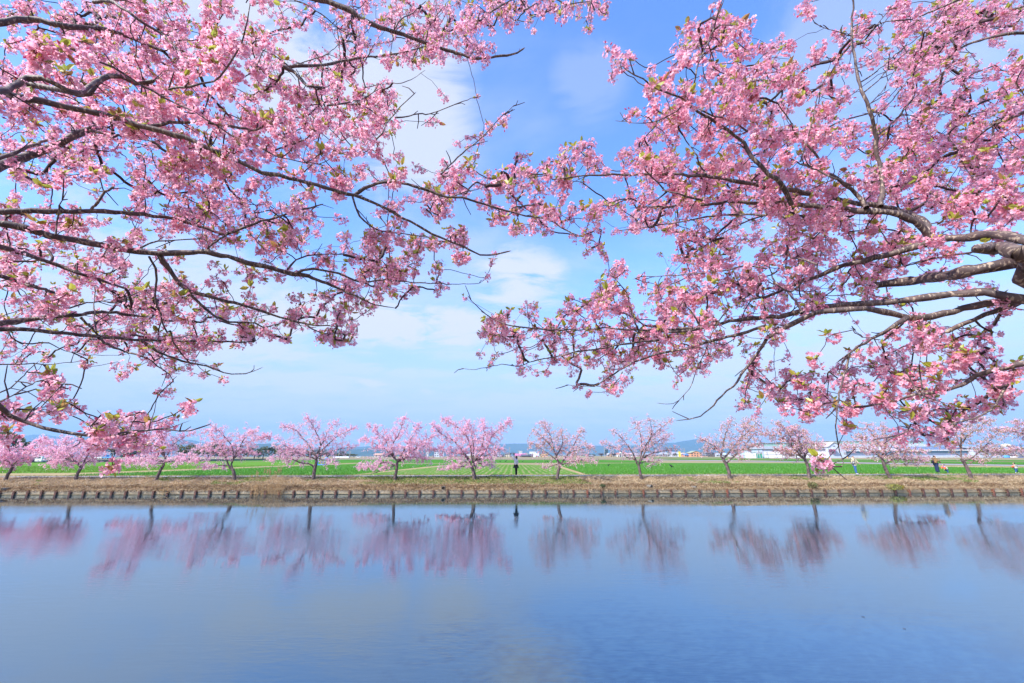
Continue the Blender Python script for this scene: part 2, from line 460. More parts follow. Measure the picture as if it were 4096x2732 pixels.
M_green = field_mat('wheat', (0.060, 0.195, 0.014), (0.042, 0.150, 0.011), (0.080, 0.215, 0.022), .12, 4.5)
M_lime = field_mat('wheat_light', (0.115, 0.235, 0.016), (0.075, 0.19, 0.014), (0.10, 0.23, 0.025), .15, 4.5)
M_asph = mat('path_concrete', (0.33, 0.32, 0.33), .9, .2, noise=1.5, col2=(0.24, 0.235, 0.245), bump=(40, .4, .01))
M_mud = field_mat('bare_mud', (0.30, 0.235, 0.18), (0.24, 0.19, 0.14), (0.20, 0.18, 0.10), .2, 3)

mb = MB()
mb.add([(-9000, 36.3, -.03), (9000, 36.3, -.03), (9000, 9000, -.03), (-9000, 9000, -.03)], [(0, 1, 2, 3)])
g = mb.build('ground', M_plain); g['kind'] = 'structure'
mb = MB(); mb.box(-220, 220, 36.45, 38.75, -.05, .0); g = mb.build('path', M_asph); g['kind'] = 'structure'
lvl = [-.026]
def sheet(name, poly, m, z=None):
    lvl[0] += .004 if z is None else 0
    zz = lvl[0] if z is None else z
    ps = []
    for (u, v) in poly:
        p = on_z(u, v, zz)
        ps.append((p.x, max(p.y, 38.76), zz))
    b_ = MB(); b_.add(ps, [tuple(range(len(ps)))])
    o = b_.build(name, m); o['kind'] = 'structure'; return o
def hz(u): return 1827 - u * 10 / 4096.0       # horizon row
# big tan verge right behind the path, then green fields on it (z order by lvl)
sheet('verge', [(-700, 1906), (4900, 1894), (4900, 1860), (4096, 1862), (-700, 1872)], M_tan)
sheet('wheat_field', [(-600, 1898), (330, 1891), (820, 1874), (1200, 1859.5), (1420, 1851), (1400, 1846), (700, 1847), (-600, 1848.5)], M_lime)
sheet('wheat_field', [(250, 1902.5), (1395, 1901), (1560, 1882), (1760, 1861), (1850, 1855), (1440, 1854), (1200, 1864), (820, 1879)], M_green)
sheet('wheat_field', [(1440, 1851), (1790, 1853), (2030, 1851.5), (2030, 1839), (1400, 1836), (1180, 1841), (1100, 1846)], M_green)
sheet('wheat_field', [(700, 1846.6), (1120, 1845), (1180, 1840), (700, 1841.5)], M_green)
rows = sheet('sown_field', [(1420, 1900), (2326, 1897.5), (2215, 1864), (2120, 1858.5), (1900, 1857), (1790, 1864), (1600, 1882)], M_green)
sheet('wheat_field', [(2020, 1851.5), (2640, 1850), (2560, 1842), (2360, 1839), (2020, 1840)], M_green)
sheet('wheat_field', [(2350, 1897.5), (3560, 1896), (3560, 1858), (3160, 1852.5), (2600, 1851.5), (2235, 1855.5), (2250, 1866)], M_green)
sheet('wheat_field', [(3560, 1896), (4900, 1890), (4900, 1876), (4096, 1871), (3560, 1866)], M_green)
sheet('farm_road', [(2560, 1839.5), (2800, 1843), (3160, 1847.5), (3560, 1856), (4096, 1864), (4900, 1874), (4900, 1869), (4096, 1860), (3560, 1852.5), (3160, 1845), (2800, 1841), (2560, 1838)], M_asph)
sheet('wheat_field', [(3000, 1843.5), (3160, 1844.2), (3560, 1850), (4096, 1858), (4900, 1866), (4900, 1853), (4096, 1848), (3560, 1845), (3160, 1841.5)], M_green)
sheet('wheat_field', [(2640, 1838.5), (3160, 1840.5), (3560, 1843), (4096, 1845), (4900, 1849), (4900, 1843), (4096, 1840.5), (3560, 1838.5), (3160, 1836.5), (2700, 1835)], M_green)
sheet('wheat_field', [(2500, 1832.5), (3080, 1833.5), (3060, 1831), (2500, 1830.5)], M_green)
sheet('bare_field', [(1180, 1838.5), (2560, 1837.5), (2700, 1834), (1560, 1834), (1200, 1834.5)], M_mud)
sheet('far_lane', [(-600, 1848.3), (700, 1846.6), (700, 1845.4), (-600, 1847)], M_asph)
# sown rows: stripes running away from the camera
def rows_mat():
    m = field_mat('sown_rows', (0.105, 0.215, 0.025), (0.065, 0.17, 0.016), (0.14, 0.22, 0.04), .3, 5)
    t = m.node_tree; b = t.nodes['Principled BSDF']
    src = b.inputs['Base Color'].links[0].from_socket
    c = t.nodes.new('ShaderNodeTexCoord'); n = t.nodes.new('ShaderNodeTexNoise'); n.inputs['Scale'].default_value = .5
    t.links.new(c.outputs['Object'], n.inputs[0])
    sp = t.nodes.new('ShaderNodeSeparateXYZ'); t.links.new(c.outputs['Object'], sp.inputs[0])
    a = t.nodes.new('ShaderNodeMath'); a.operation = 'MULTIPLY_ADD'; a.inputs[1].default_value = .5; t.links.new(n.outputs[0], a.inputs[0]); t.links.new(sp.outputs[0], a.inputs[2])
    s_ = t.nodes.new('ShaderNodeMath'); s_.operation = 'MULTIPLY'; s_.inputs[1].default_value = 2 * math.pi / .62; t.links.new(a.outputs[0], s_.inputs[0])
    q = t.nodes.new('ShaderNodeMath'); q.operation = 'SINE'; t.links.new(s_.outputs[0], q.inputs[0])
    n3 = t.nodes.new('ShaderNodeTexNoise'); n3.inputs['Scale'].default_value = 1.0; n3.inputs['Detail'].default_value = 5
    mp_ = t.nodes.new('ShaderNodeMapping'); mp_.inputs['Scale'].default_value = (1.4, .25, 1); t.links.new(c.outputs['Object'], mp_.inputs[0]); t.links.new(mp_.outputs[0], n3.inputs[0])
    w = t.nodes.new('ShaderNodeMath'); w.operation = 'MULTIPLY_ADD'; w.inputs[1].default_value = 3.4; t.links.new(n3.outputs[0], w.inputs[0]); t.links.new(q.outputs[0], w.inputs[2])
    mr = t.nodes.new('ShaderNodeMapRange'); mr.inputs['From Min'].default_value = 2.15; mr.inputs['From Max'].default_value = 3.0; t.links.new(w.outputs[0], mr.inputs[0])
    mx = t.nodes.new('ShaderNodeMix'); mx.data_type = 'RGBA'; mx.inputs[7].default_value = (0.27, 0.235, 0.12, 1)
    t.links.new(mr.outputs[0], mx.inputs[0]); t.links.new(src, mx.inputs[6]); t.links.new(mx.outputs[2], b.inputs['Base Color'])
    return m
rows.data.materials.clear(); rows.data.materials.append(rows_mat())

# ---- blades of grass on the bank and at the edge of the wheat
def blades(name, P, L, Wd, lean, cols, m, curl=.5):
    """P (n,3) roots; L,Wd (n,); lean (n,3) direction of growth; two triangles-ish (quad+tri) blades"""
    n = len(P)
    side = np.cross(lean, rng.normal(0, 1, (n, 3))); side /= np.linalg.norm(side, axis=1)[:, None] + 1e-9
    lean = lean / np.linalg.norm(lean, axis=1)[:, None]
    mid = P + lean * (L * .55)[:, None]
    tipd = lean + np.array([0, 0, -1.0]) * curl; tipd /= np.linalg.norm(tipd, axis=1)[:, None]
    tip = mid + tipd * (L * .5)[:, None]
    V = np.stack([P - side * Wd[:, None] / 2, P + side * Wd[:, None] / 2, mid + side * Wd[:, None] * .35, mid - side * Wd[:, None] * .35, tip], 1).reshape(-1, 3)
    b_ = np.arange(n)[:, None] * 5
    C = np.repeat(cols, 5, axis=0)
    me = np_mesh(name, V, [b_ + np.array([[0, 1, 2, 3]]), b_ + np.array([[3, 2, 4]])], cols=C)
    o = link(name, me, (m,)); o['kind'] = 'stuff'; return o
N = 165000
gx = rng.uniform(-47, 47, N); gy = WD - .02 + 3.55 * rng.power(.95, N)
gz = np.array([bank_surf(x, y) for x, y in zip(gx, gy)])
P = np.stack([gx, gy, gz - .01], 1)
pn = np.array([mnoise.noise(Vector((x * .16 + 5, y * .5, 3))) for x, y in zip(gx, gy)])
pn2 = np.array([mnoise.noise(Vector((x * .9, y * 1.6, 9))) for x, y in zip(gx, gy)])
uu = gx / 33 * 1745 + 2048
greenish = (pn + .35 * pn2 + 1.0 * np.exp(-((uu - 2050) / 360) ** 2) * (gy > 33.9) + .6 * np.exp(-((uu - 1500) / 300) ** 2) * (gy > 34.8) - .13) > .22
for tx in (625, 937, 1254, 1583, 1897, 2230, 3235, 3560, 3888):
    greenish |= (np.abs(uu - tx - 20) < 60 + 40 * pn2) & (gy > 34.6) & (pn2 > -.1)
brown = (gy < 33.75 + .35 * pn2)
L = rng.uniform(.10, .26, N) * np.where(greenish, .85, 1) * np.where(brown, 1.15, 1); Wd = rng.uniform(.014, .034, N)
lean = np.stack([rng.normal(0, .75, N), rng.normal(-.55, .5, N), rng.uniform(.1, .9, N)], 1)
ledge = gy < 33.18
lean[ledge] = np.stack([rng.normal(0, .6, ledge.sum()), np.full(ledge.sum(), -1.0), rng.uniform(-.5, .4, ledge.sum())], 1)
r_ = rng.uniform(0, 1, (N, 1)); pv = np.clip(.5 + .9 * pn2, 0, 1)[:, None]
dry = np.array([.66, .52, .34]) * (1 - r_) + np.array([.42, .30, .17]) * r_
dry = dry * (.78 + .35 * pv)
brn = np.array([.33, .215, .115]) * (1 - r_) + np.array([.16, .085, .04]) * r_
gr = np.array([.20, .31, .05]) * (1 - r_) + np.array([.10, .20, .03]) * r_
mixd = np.where((r_ > .72), dry, gr)
cols = np.where(greenish[:, None] & ~brown[:, None], mixd, np.where(brown[:, None] & (rng.uniform(0, 1, (N, 1)) < .75), brn, dry))
blades('bank_grass', P, L, Wd, lean, cols, M_blade)
# long straws hanging over the wall in clumps
clumps = [(x + rng.normal(0, .2), rng.uniform(.15, .5)) for x in np.r_[rng.uniform(-42, 42, 60), rng.uniform(2, 44, 120)]] + [(p.x, .6) for p in (on_y(560, 1960, 33), on_y(1110, 1960, 33), on_y(1590, 1960, 33), on_y(2560, 1960, 33), on_y(2470, 1960, 33), on_y(2380, 1955, 33), on_y(3270, 1955, 33), on_y(3400, 1955, 33), on_y(3640, 1955, 33))] * 2
P = []; L = []; ln_ = []
for cx, w in clumps:
    for k in range(int(160 * w)):
        P.append((cx + rng.normal(0, w * .6), WD + rng.uniform(-.02, .35), TOPZ + rng.uniform(0, .12))); L.append(rng.uniform(.2, .5))
        ln_.append((rng.normal(0, .45), -1, rng.uniform(-.4, .7)))
P = np.array(P); L = np.array(L); n = len(P); r_ = rng.uniform(0, 1, (n, 1))
blades('hanging_straw', P, L, rng.uniform(.010, .024, n), np.array(ln_), np.array([.58, .45, .27]) * (1 - r_) + np.array([.33, .20, .10]) * r_, M_blade, curl=1.3)
# wheat blades: front of the green fields
N = 90000
def in_poly(px_, py_, poly):
    c = np.zeros(len(px_), bool); j = len(poly) - 1
    for i in range(len(poly)):
        xi, yi = poly[i][:2]; xj, yj = poly[j][:2]
        c ^= ((yi > py_) != (yj > py_)) & (px_ < (xj - xi) * (py_ - yi) / (yj - yi + 1e-12) + xi); j = i
    return c
wy = 38.85 + 42 * rng.power(.8, N) ** 1.25; wx = rng.uniform(-1.32, 1.32, N) * wy
ok = np.zeros(N, bool)
for o in [o for o in COL.objects if o.name.startswith('wheat_field')]:
    ok |= in_poly(wx, wy, [v.co for v in o.data.vertices])
ok2 = in_poly(wx, wy, [v.co for v in rows.data.vertices]) & (np.sin(2 * math.pi / .62 * (wx + .25)) < -.1) & (rng.uniform(0, 1, N) < .8)
light = in_poly(wx, wy, [v.co for v in bpy.data.objects['wheat_field'].data.vertices])
k = ok | ok2
P = np.stack([wx, wy, np.full(N, -.02)], 1)[k]; n = len(P); r_ = rng.uniform(0, 1, (n, 1))
cg = np.array([.062, .215, .016]) * (1 - r_) + np.array([.10, .27, .026]) * r_
cg[light[k]] = cg[light[k]] * np.array([1.75, 1.05, 1.0])
blades('wheat_blades', P, rng.uniform(.10, .22, n) * np.where(ok2[k], .5, 1), rng.uniform(.02, .04, n), np.stack([rng.normal(0, .3, n), rng.normal(0, .3, n), np.ones(n)], 1), cg, M_blade, curl=.2)
# tufts of dry grass along the field edges
N = 9000
ey = np.concatenate([rng.uniform(38.76, 39.3, N // 2), rng.uniform(38.76, 39.3, N - N // 2)]); ex = rng.uniform(-50, 50, N); r_ = rng.uniform(0, 1, (N, 1))
blades('verge_grass', np.stack([ex, ey, np.full(N, -.02)], 1), rng.uniform(.06, .16, N), rng.uniform(.02, .04, N), np.stack([rng.normal(0, .6, N), rng.normal(0, .6, N), np.ones(N)], 1),
       np.array([.5, .38, .2]) * (1 - r_) + np.array([.2, .22, .06]) * r_, M_blade)

# ---- retaining wall: steel piles, concrete panels, waler
M_rust = mat('rusty_steel', (0.16, 0.075, 0.05), .85, .2, noise=9, col2=(0.055, 0.028, 0.025), bump=(30, .5, .01))
M_rust2 = mat('orange_rust', (0.27, 0.095, 0.055), .85, .2, noise=7, col2=(0.10, 0.04, 0.03), bump=(30, .5, .01))
M_panel = mat('old_concrete', (0.36, 0.30, 0.215), .9, .15, noise=2.6, col2=(0.22, 0.18, 0.12), bump=(18, .6, .02), thr=(.4, .62))
M_waler = mat('weathered_timber', (0.34, 0.27, 0.16), .85, .2, noise=5, col2=(0.20, 0.15, 0.09), stretch=(.3, 3, 3), bump=(20, .4, .01))
wall = empty('retaining_wall', (0, WD, WZ), label='low retaining wall of rusty steel piles and grey concrete panels along the far water line', cat='retaining wall')
SP = 1.02
pm = None
def hpile():
    b_ = MB(); b_.box(-.07, .07, -.165, -.15, -.6, .30); b_.box(-.07, .07, -.03, -.015, -.6, .30); b_.box(-.007, .007, -.15, -.03, -.6, .30)
    return b_
pile_me = []
for m in (M_rust, M_rust2):
    o = hpile().build('pile', m); pile_me.append(o.data); bpy.data.objects.remove(o)
panels = []
for k in range(5):
    o = MB().box(-.468, .468, -.012, .06, -.55, .285 + [.0, .008, -.012, .01, -.005][k]).build('concrete_panel', M_panel, bevel=0); panels.append(o.data); bpy.data.objects.remove(o)
for i in range(-46, 47):
    x = i * SP + .37; u = 2048 + x * 52.9
    w = .06 + .42 * (u > 2300) * min(1, (u - 2300) / 1200.0)
    o = bpy.data.objects.new('pile', pile_me[1 if random.random() < w else 0]); COL.objects.link(o); o.parent = wall
    o.location = (x, 0, random.uniform(-.02, .015)); o.rotation_euler = (random.gauss(0, .012), random.gauss(0, .015), random.gauss(0, .04))
    o = bpy.data.objects.new('concrete_panel', random.choice(panels)); COL.objects.link(o); o.parent = wall
    o.location = (x + SP / 2, random.uniform(-.006, .006), random.uniform(-.012, .012))
for k in range(-9, 10):
    b_ = MB(); b_.box(-2.53, 2.53, -.075, -.014, .035, .085); o = b_.build('waler', M_waler, wall); o.location = (k * 5.1, 0, random.uniform(-.004, .004))
b_ = MB(); b_.box(-220, -47.3, 0, .1, -.5, .28).box(47.3, 220, 0, .1, -.5, .28).build('distant_wall_run', M_panel, wall)

# drain pipes in the bank
M_pipe = mat('old_pipe', (0.14, 0.13, 0.11), .7, .3, noise=6, col2=(.15, .13, .1))
M_dark = mat('painted_bore_shade', (0.01, 0.01, 0.01), 1, 0)  # near-black colour painted in for the shade inside the drain pipes
def pipe(u, v, r, lab, ang=0):
    p = on_y(u, v, WD + .02)
    e = empty('drain_pipe', p, ang, lab, 'pipe')
    t_ = MB(); n = 18
    vs = []; 
    for (rr, yy) in ((r, .4), (r, -.03), (r * .86, -.03), (r * .86, .35)):
        vs += [(rr * math.cos(2 * math.pi * i / n), yy, rr * math.sin(2 * math.pi * i / n)) for i in range(n)]
    fs = [(a * n + i, a * n + (i + 1) % n, (a + 1) * n + (i + 1) % n, (a + 1) * n + i) for a in range(3) for i in range(n)]
    t_.add(vs, fs).build('pipe_wall', M_pipe, e)
    MB().add([(r * .85 * math.cos(2 * math.pi * i / n), .3, r * .85 * math.sin(2 * math.pi * i / n)) for i in range(n)], [tuple(range(n))]).build('bore_shade_disc', M_dark, e)  # black disc across the bore, standing in for the shade inside
pipe(1773, 1952, .125, 'round grey drain pipe sticking out of the bank left of the fullest pink tree')
pipe(2606, 1947, .13, 'dark drain pipe half hidden in dry grass under the leaning sparse tree', .4)
pipe(2784, 1950, .10, 'smaller drain pipe in the bank between two sparse trees right of the middle', .5)
pipe(10, 1958, .12, 'drain pipe at the far left end of the wall', -.2)

# ---- mountains
M_hill = mat('forested_hill', (0.045, 0.085, 0.075), .95, .05, noise=.004, col2=(0.07, 0.10, 0.08), detail=8, bump=(.01, 1, 30))
def ridge(name, prof, D, depth, seed):
    us = np.arange(prof[0][0], prof[-1][0] + 1, 8.0)
    vs = np.interp(us, [p[0] for p in prof], [p[1] for p in prof])
    V = []; nr = 9
    for j in range(nr):
        s = j / (nr - 1)           # 0 front foot .. .6 crest .. 1 back foot
        for u, v in zip(us, vs):
            p = on_y(u, v + 1.6 * mnoise.fractal(Vector((u * .02, seed, 0)), 1, 2, 4), D)
            h = p.z
            if s <= .625:
                q = s / .625; z = h * (q ** 1.3) + (h * .18) * mnoise.fractal(Vector((p.x / D * 14, s * 4, seed)), 1, 2, 4) * (1 - q) * q * 3
                y = D - depth * (1 - q)
            else:
                q = (1 - s) / .375; z = h * q; y = D + depth * (1 - q)
            V.append((p.x * (y / D), y, max(z, -5) if 0 < s < 1 else -8))
    o = struct(name, np_mesh(name, V, [grid_faces(nr, len(us))], smooth=True), M_hill)
ridge('mountains', [(-900, 1790), (-300, 1760), (60, 1752), (130, 1738), (200, 1742), (270, 1752), (330, 1748), (405, 1728), (470, 1752), (600, 1765), (760, 1758), (860, 1778), (1000, 1786), (1150, 1800), (1350, 1793), (1420, 1788), (1480, 1784),
                    (1560, 1786), (1640, 1795), (1760, 1797), (1900, 1788), (1980, 1777), (2060, 1774), (2200, 1774), (2330, 1779), (2400, 1783), (2470, 1781), (2485, 1775), (2520, 1783), (2620, 1771), (2700, 1770), (2745, 1762),
                    (2785, 1756), (2830, 1757), (2880, 1765), (2960, 1778), (3050, 1777), (3085, 1779), (3160, 1790), (3400, 1798), (3800, 1790), (4000, 1782), (4200, 1776), (5000, 1795)], 6400, 1300, 1.3)
ridge('hills', [(880, 1800), (960, 1783), (1030, 1775), (1085, 1773), (1130, 1777), (1160, 1790), (1260, 1797), (1330, 1800), (1400, 1797), (1440, 1796), (1475, 1792), (1510, 1797), (1600, 1806), (1700, 1800), (1760, 1806), (1860, 1822)], 3600, 600, 7.7)

# ---- air
hb = MB(); hb.box(-9500, 9500, -60, 8600, -10, 560)
hm = bpy.data.materials.new('air'); hm.use_nodes = True
t = hm.node_tree; t.nodes.clear()
pv_ = t.nodes.new('ShaderNodeVolumePrincipled'); pv_.inputs['Color'].default_value = (0.36, 0.66, 1.0, 1)
pv_.inputs['Density'].default_value = 0.00013; pv_.inputs['Anisotropy'].default_value = 0.0
o_ = t.nodes.new('ShaderNodeOutputMaterial'); t.links.new(pv_.outputs[0], o_.inputs['Volume'])
haze = hb.build('haze', hm); haze['kind'] = 'stuff'
# ================================================================== FLOWERING TREES
K_ = 1024 / 2351.0
def crop(ox, oy, s=K_):
    return lambda pts: [(ox + p[0] * s, oy + p[1] * s) + tuple(p[2:]) for p in pts]
cA = crop(0, 0); cB = crop(1024, 0); cC = crop(2048, 0); cD = crop(3072, 0)
cE = crop(0, 683); cF = crop(1024, 683); cG = crop(2048, 683); cH = crop(3072, 683)
cL = crop(0, 1280); cR = crop(2800, 1240, .5513); cK = crop(1500, 1200, .6687)
# limbs seen in the photograph: (tree, pieces, depth start, depth end, width start, width end in picture px)
LIMBS = []
def limb(tree, d0, d1, w0, w1, *pieces):
    P = []
    for p in pieces: P += p
    LIMBS.append((tree, d0, d1, w0, w1, P))
# left tree -------------------------------------------------------
limb(0, 1.55, 2.5, 33, 6, cA([(-60, 850), (150, 890), (370, 930), (600, 985), (800, 1020), (1050, 1080), (1270, 1150), (1500, 1200), (1700, 1265), (1850, 1330), (2100, 1440), (2280, 1520)]),
     cF([(60, 10), (300, 65), (560, 130), (760, 185), (900, 225), (1100, 300), (1350, 430), (1550, 540), (1750, 640), (1900, 695), (2060, 770), (2200, 765), (2320, 740)]))
limb(0, 2.28, 2.5, 14, 5, cF([(900, 225), (1000, 160), (1120, 115), (1280, 95), (1450, 140), (1600, 190), (1750, 240), (1900, 250), (2100, 310), (2300, 365)]), cG([(60, 405), (330, 445), (450, 520), (600, 592)]))
limb(0, 2.38, 2.6, 6, 2, cF([(1760, 242), (1900, 195), (2050, 165), (2150, 120)]))
limb(0, 2.28, 2.5, 9, 4, cF([(885, 230), (920, 340), (950, 415), (1040, 500), (1150, 555), (1300, 575), (1570, 606)]))
limb(0, 2.45, 2.5, 6, 3, cG([(0, 345), (120, 322), (240, 300)]))
limb(0, 1.35, 1.7, 26, 16, cA([(-60, 840), (120, 810), (250, 730), (400, 712), (500, 765), (620, 820), (740, 860), (810, 800), (900, 740)]))
limb(0, 1.7, 1.9, 26, 16, cA([(-60, 730), (250, 780), (550, 825), (720, 870), (820, 860), (880, 770), (1000, 700), (1120, 700), (1250, 765), (1400, 745)]))
limb(0, 2.3, 2.9, 32, 12, cA([(-60, 210), (300, 180), (550, 235), (900, 260), (1100, 310), (1300, 385), (1500, 470)]))
limb(0, 2.3, 2.3, 13, 7, cA([(860, 20), (1000, 10), (1120, 70), (1250, 165), (1330, 225), (1450, 290), (1560, 385), (1650, 470), (1740, 560)]))
limb(0, 1.5, 1.9, 10, 5, cA([(540, 420), (680, 465), (900, 570), (1100, 645), (1220, 740), (1400, 840), (1600, 940), (1800, 1030), (2000, 1160), (2130, 1250)]))
limb(0, 1.8, 1.7, 9, 4, cA([(1550, 820), (1750, 790), (1950, 740), (2080, 625), (2180, 480), (2240, 330), (2270, 180), (2295, -20)]))
limb(0, 2.6, 3.0, 44, 22, cA([(-60, 1545), (200, 1450), (420, 1370), (560, 1310), (700, 1235), (860, 1170), (960, 1140)]))
limb(0, 2.2, 2.5, 16, 10, cA([(-60, 1480), (200, 1375), (400, 1300), (480, 1270)]))
limb(0, 1.9, 2.2, 14, 8, cA([(1300, 1165), (1500, 1140), (1800, 1115), (2000, 1140), (2300, 1190)]), cB([(0, 1195), (110, 1150), (210, 1130)]))
limb(0, 2.4, 2.7, 12, 5, cA([(830, 1200), (1050, 1240), (1250, 1270), (1400, 1300)]))
limb(0, 2.9, 3.3, 24, 7, cB([(480, -30), (600, 5), (700, 30), (850, 90), (950, 160), (1100, 240), (1300, 300), (1500, 370), (1620, 415), (1750, 460), (1900, 505), (1990, 540), (2150, 525), (2340, 500)]), cC([(50, 485), (100, 450)]))
limb(0, 2.7, 3.1, 14, 5, cB([(250, 615), (420, 612), (600, 595), (800, 560), (1000, 522), (1150, 515), (1350, 480), (1530, 430)]))
limb(0, 2.7, 2.6, 15, 9, cB([(250, 615), (340, 660), (460, 775), (520, 800), (620, 805)]))
limb(0, 2.8, 3.0, 6, 2, cB([(300, 608), (450, 570), (650, 490), (800, 370)]))
limb(0, 3.0, 3.0, 4, 3, cB([(730, 180), (755, 330), (775, 560)]))
limb(0, 3.2, 3.4, 5, 3, cB([(350, 0), (500, 60), (650, 170), (800, 290), (950, 340)]))
limb(0, 3.1, 3.1, 6, 3, cB([(1550, 385), (1600, 230), (1700, 90)]))
limb(0, 3.0, 3.2, 6, 3, cB([(1265, 280), (1330, 180), (1440, 120), (1550, 20)]))
limb(0, 3.0, 3.2, 7, 4, cB([(2050, 190), (2150, 110), (2340, 5)]), cC([(60, -30)]))
limb(0, 3.0, 3.0, 6, 3, cC([(100, 100), (230, 30), (300, -30)]))
limb(0, 3.0, 3.0, 6, 3, cC([(380, -20), (520, 42), (600, 30), (720, 10)]))
limb(0, 3.0, 2.9, 5, 2, cC([(725, -20), (715, 60), (700, 150), (660, 215)]))
limb(0, 2.8, 2.9, 4, 1.5, cB([(1255, 760), (1330, 762), (1400, 742), (1480, 700), (1545, 650)]))
limb(0, 2.1, 2.3, 7, 3, cB([(1060, 1320), (1150, 1220), (1230, 1100), (1320, 990), (1410, 900), (1455, 860)]))
limb(0, 2.2, 2.4, 6, 2.5, cB([(1280, 1080), (1450, 1052), (1600, 1040), (1750, 990), (1900, 930), (2000, 900)]))
limb(0, 2.3, 2.4, 7, 2.5, cB([(1700, 1600), (1850, 1450), (1980, 1340), (2100, 1230), (2200, 1120), (2300, 1030), (2360, 975)]))
limb(0, 2.3, 2.3, 8, 4, cB([(130, 1420), (220, 1360), (420, 1290), (580, 1180)]))
limb(0, 2.0, 2.2, 6, 3, cB([(60, 1365), (180, 1430), (300, 1460), (570, 1510)]))
limb(0, 2.4, 2.7, 8, 3, cB([(650, 970), (900, 930), (1020, 885), (1150, 805)]))
limb(0, 2.2, 3.2, 25, 6, cE([(-60, 370), (300, 372), (550, 377), (850, 370), (1050, 380), (1250, 400), (1550, 430), (1700, 470), (1900, 530), (2070, 582), (2180, 540), (2340, 490)]), cF([(60, 465), (200, 425), (380, 362), (500, 342), (600, 310)]))
limb(0, 2.0, 2.8, 33, 17, cE([(-60, 478), (200, 520), (450, 590), (700, 640), (950, 690), (1200, 735), (1450, 760), (1700, 755), (1900, 750), (2100, 800), (2340, 860)]), cF([(100, 885), (200, 912), (400, 955), (480, 965)]))
limb(0, 2.8, 3.1, 15, 2.5, cF([(480, 965), (520, 985), (650, 1035), (800, 1100), (930, 1160), (1050, 1212), (1150, 1242), (1280, 1262)]))
limb(0, 2.75, 3.1, 11, 2, cF([(360, 945), (430, 912), (520, 900), (700, 930), (850, 980), (950, 1020), (1100, 1010), (1200, 1000), (1350, 1020), (1550, 1030), (1750, 1040), (1900, 1040), (2050, 1030), (2100, 1000)]))
limb(0, 2.75, 3.0, 8, 3, cF([(290, 905), (370, 820), (470, 775), (600, 765), (800, 770)]))
limb(0, 2.35, 3.0, 20, 5, cE([(1470, 780), (1550, 900), (1650, 1030), (1760, 1110), (1950, 1160), (2150, 1210), (2340, 1270)]), cF([(50, 1285), (150, 1320), (300, 1370), (450, 1402), (560, 1425), (650, 1420)]))
limb(0, 2.9, 3.1, 6, 2, cF([(450, 1405), (550, 1470), (650, 1500), (800, 1502), (920, 1510)]))
limb(0, 2.5, 3.0, 12, 6, cE([(1740, 1130), (1850, 1230), (1950, 1320), (2100, 1385), (2340, 1400)]), cF([(60, 1440), (130, 1430)]))
limb(0, 2.4, 3.0, 22, 8, cE([(-60, 680), (150, 742), (300, 790), (450, 845), (560, 880), (700, 930), (850, 980), (1000, 1030), (1150, 1080)]))
limb(0, 1.9, 2.0, 17, 10, cE([(-60, 950), (150, 1010), (300, 1060), (450, 1102), (515, 1125)]))
limb(0, 2.3, 2.9, 26, 9, cE([(-60, 1410), (250, 1372), (450, 1342), (700, 1325), (850, 1302), (1000, 1300), (1280, 1335)]))
limb(0, 2.5, 2.8, 10, 7, cE([(740, 1345), (800, 1400), (850, 1450), (900, 1510)]))
limb(0, 2.6, 2.7, 7, 4, cE([(560, 1285), (700, 1240), (900, 1200), (1080, 1215)]))
limb(0, 2.2, 3.2, 19, 5, cE([(-60, 1458), (300, 1465), (600, 1492), (900, 1522), (1150, 1545), (1330, 1558)]), cL([(1450, 190), (1600, 195), (1900, 195), (2200, 205), (2330, 195)]))
limb(0, 2.7, 3.1, 12, 2.5, cL([(1300, 190), (1450, 290), (1600, 350), (1750, 395), (1900, 420), (2050, 480), (2200, 500), (2300, 482), (2400, 440)]))
limb(0, 2.5, 2.8, 11, 3, cL([(900, 165), (1000, 230), (1150, 290), (1350, 350), (1450, 425), (1560, 505), (1590, 560)]))
limb(0, 2.35, 2.7, 9, 5, cE([(1370, 790), (1430, 900), (1440, 1000), (1425, 1150), (1470, 1320), (1530, 1480)]), cL([(1560, 100), (1620, 250), (1750, 400)]))
limb(0, 2.6, 2.8, 9, 6, cE([(2100, 575), (1960, 665), (1890, 745)]))
limb(0, 2.3, 2.6, 7, 3, cE([(1290, 710), (1370, 670), (1450, 650), (1700, 630), (1850, 612), (1870, 500), (1920, 350)]))
limb(0, 2.25, 2.2, 12, 8, cE([(840, 360), (890, 290), (960, 205), (1040, 150)]))
limb(0, 2.0, 1.9, 8, 3, cE([(510, 590), (525, 460), (545, 330), (605, 205)]))
limb(0, 2.4, 2.6, 6, 3, cL([(880, 110), (860, -70), (870, -300)]))
limb(0, 2.8, 2.9, 4, 1.5, cL([(450, 210), (600, 280), (800, 320), (1000, 325), (1180, 310)]))
limb(0, 1.45, 1.85, 19, 3, cL([(-60, 740), (100, 880), (250, 942), (400, 990), (500, 1020), (650, 1045), (800, 1060), (950, 1070), (1050, 1045), (1200, 1022), (1350, 1012), (1500, 1000), (1640, 1022), (1740, 1015), (1870, 975)]))
limb(0, 1.65, 1.8, 9, 3, cL([(690, 1050), (780, 1110), (900, 1160), (1050, 1190)]))
limb(0, 1.5, 1.65, 6, 3, cL([(-60, 770), (80, 720), (200, 645), (330, 570), (450, 540), (600, 590)]))
limb(0, 1.8, 1.9, 6, 3, cL([(-60, 690), (90, 630), (190, 530), (240, 480), (330, 400)]))
limb(0, 1.55, 1.65, 6, 3, cL([(230, 920), (350, 820), (440, 730), (540, 630), (600, 560)]))
limb(0, 2.3, 2.5, 6, 2, cL([(-60, 407), (300, 402), (500, 405), (650, 390), (722, 380)]))
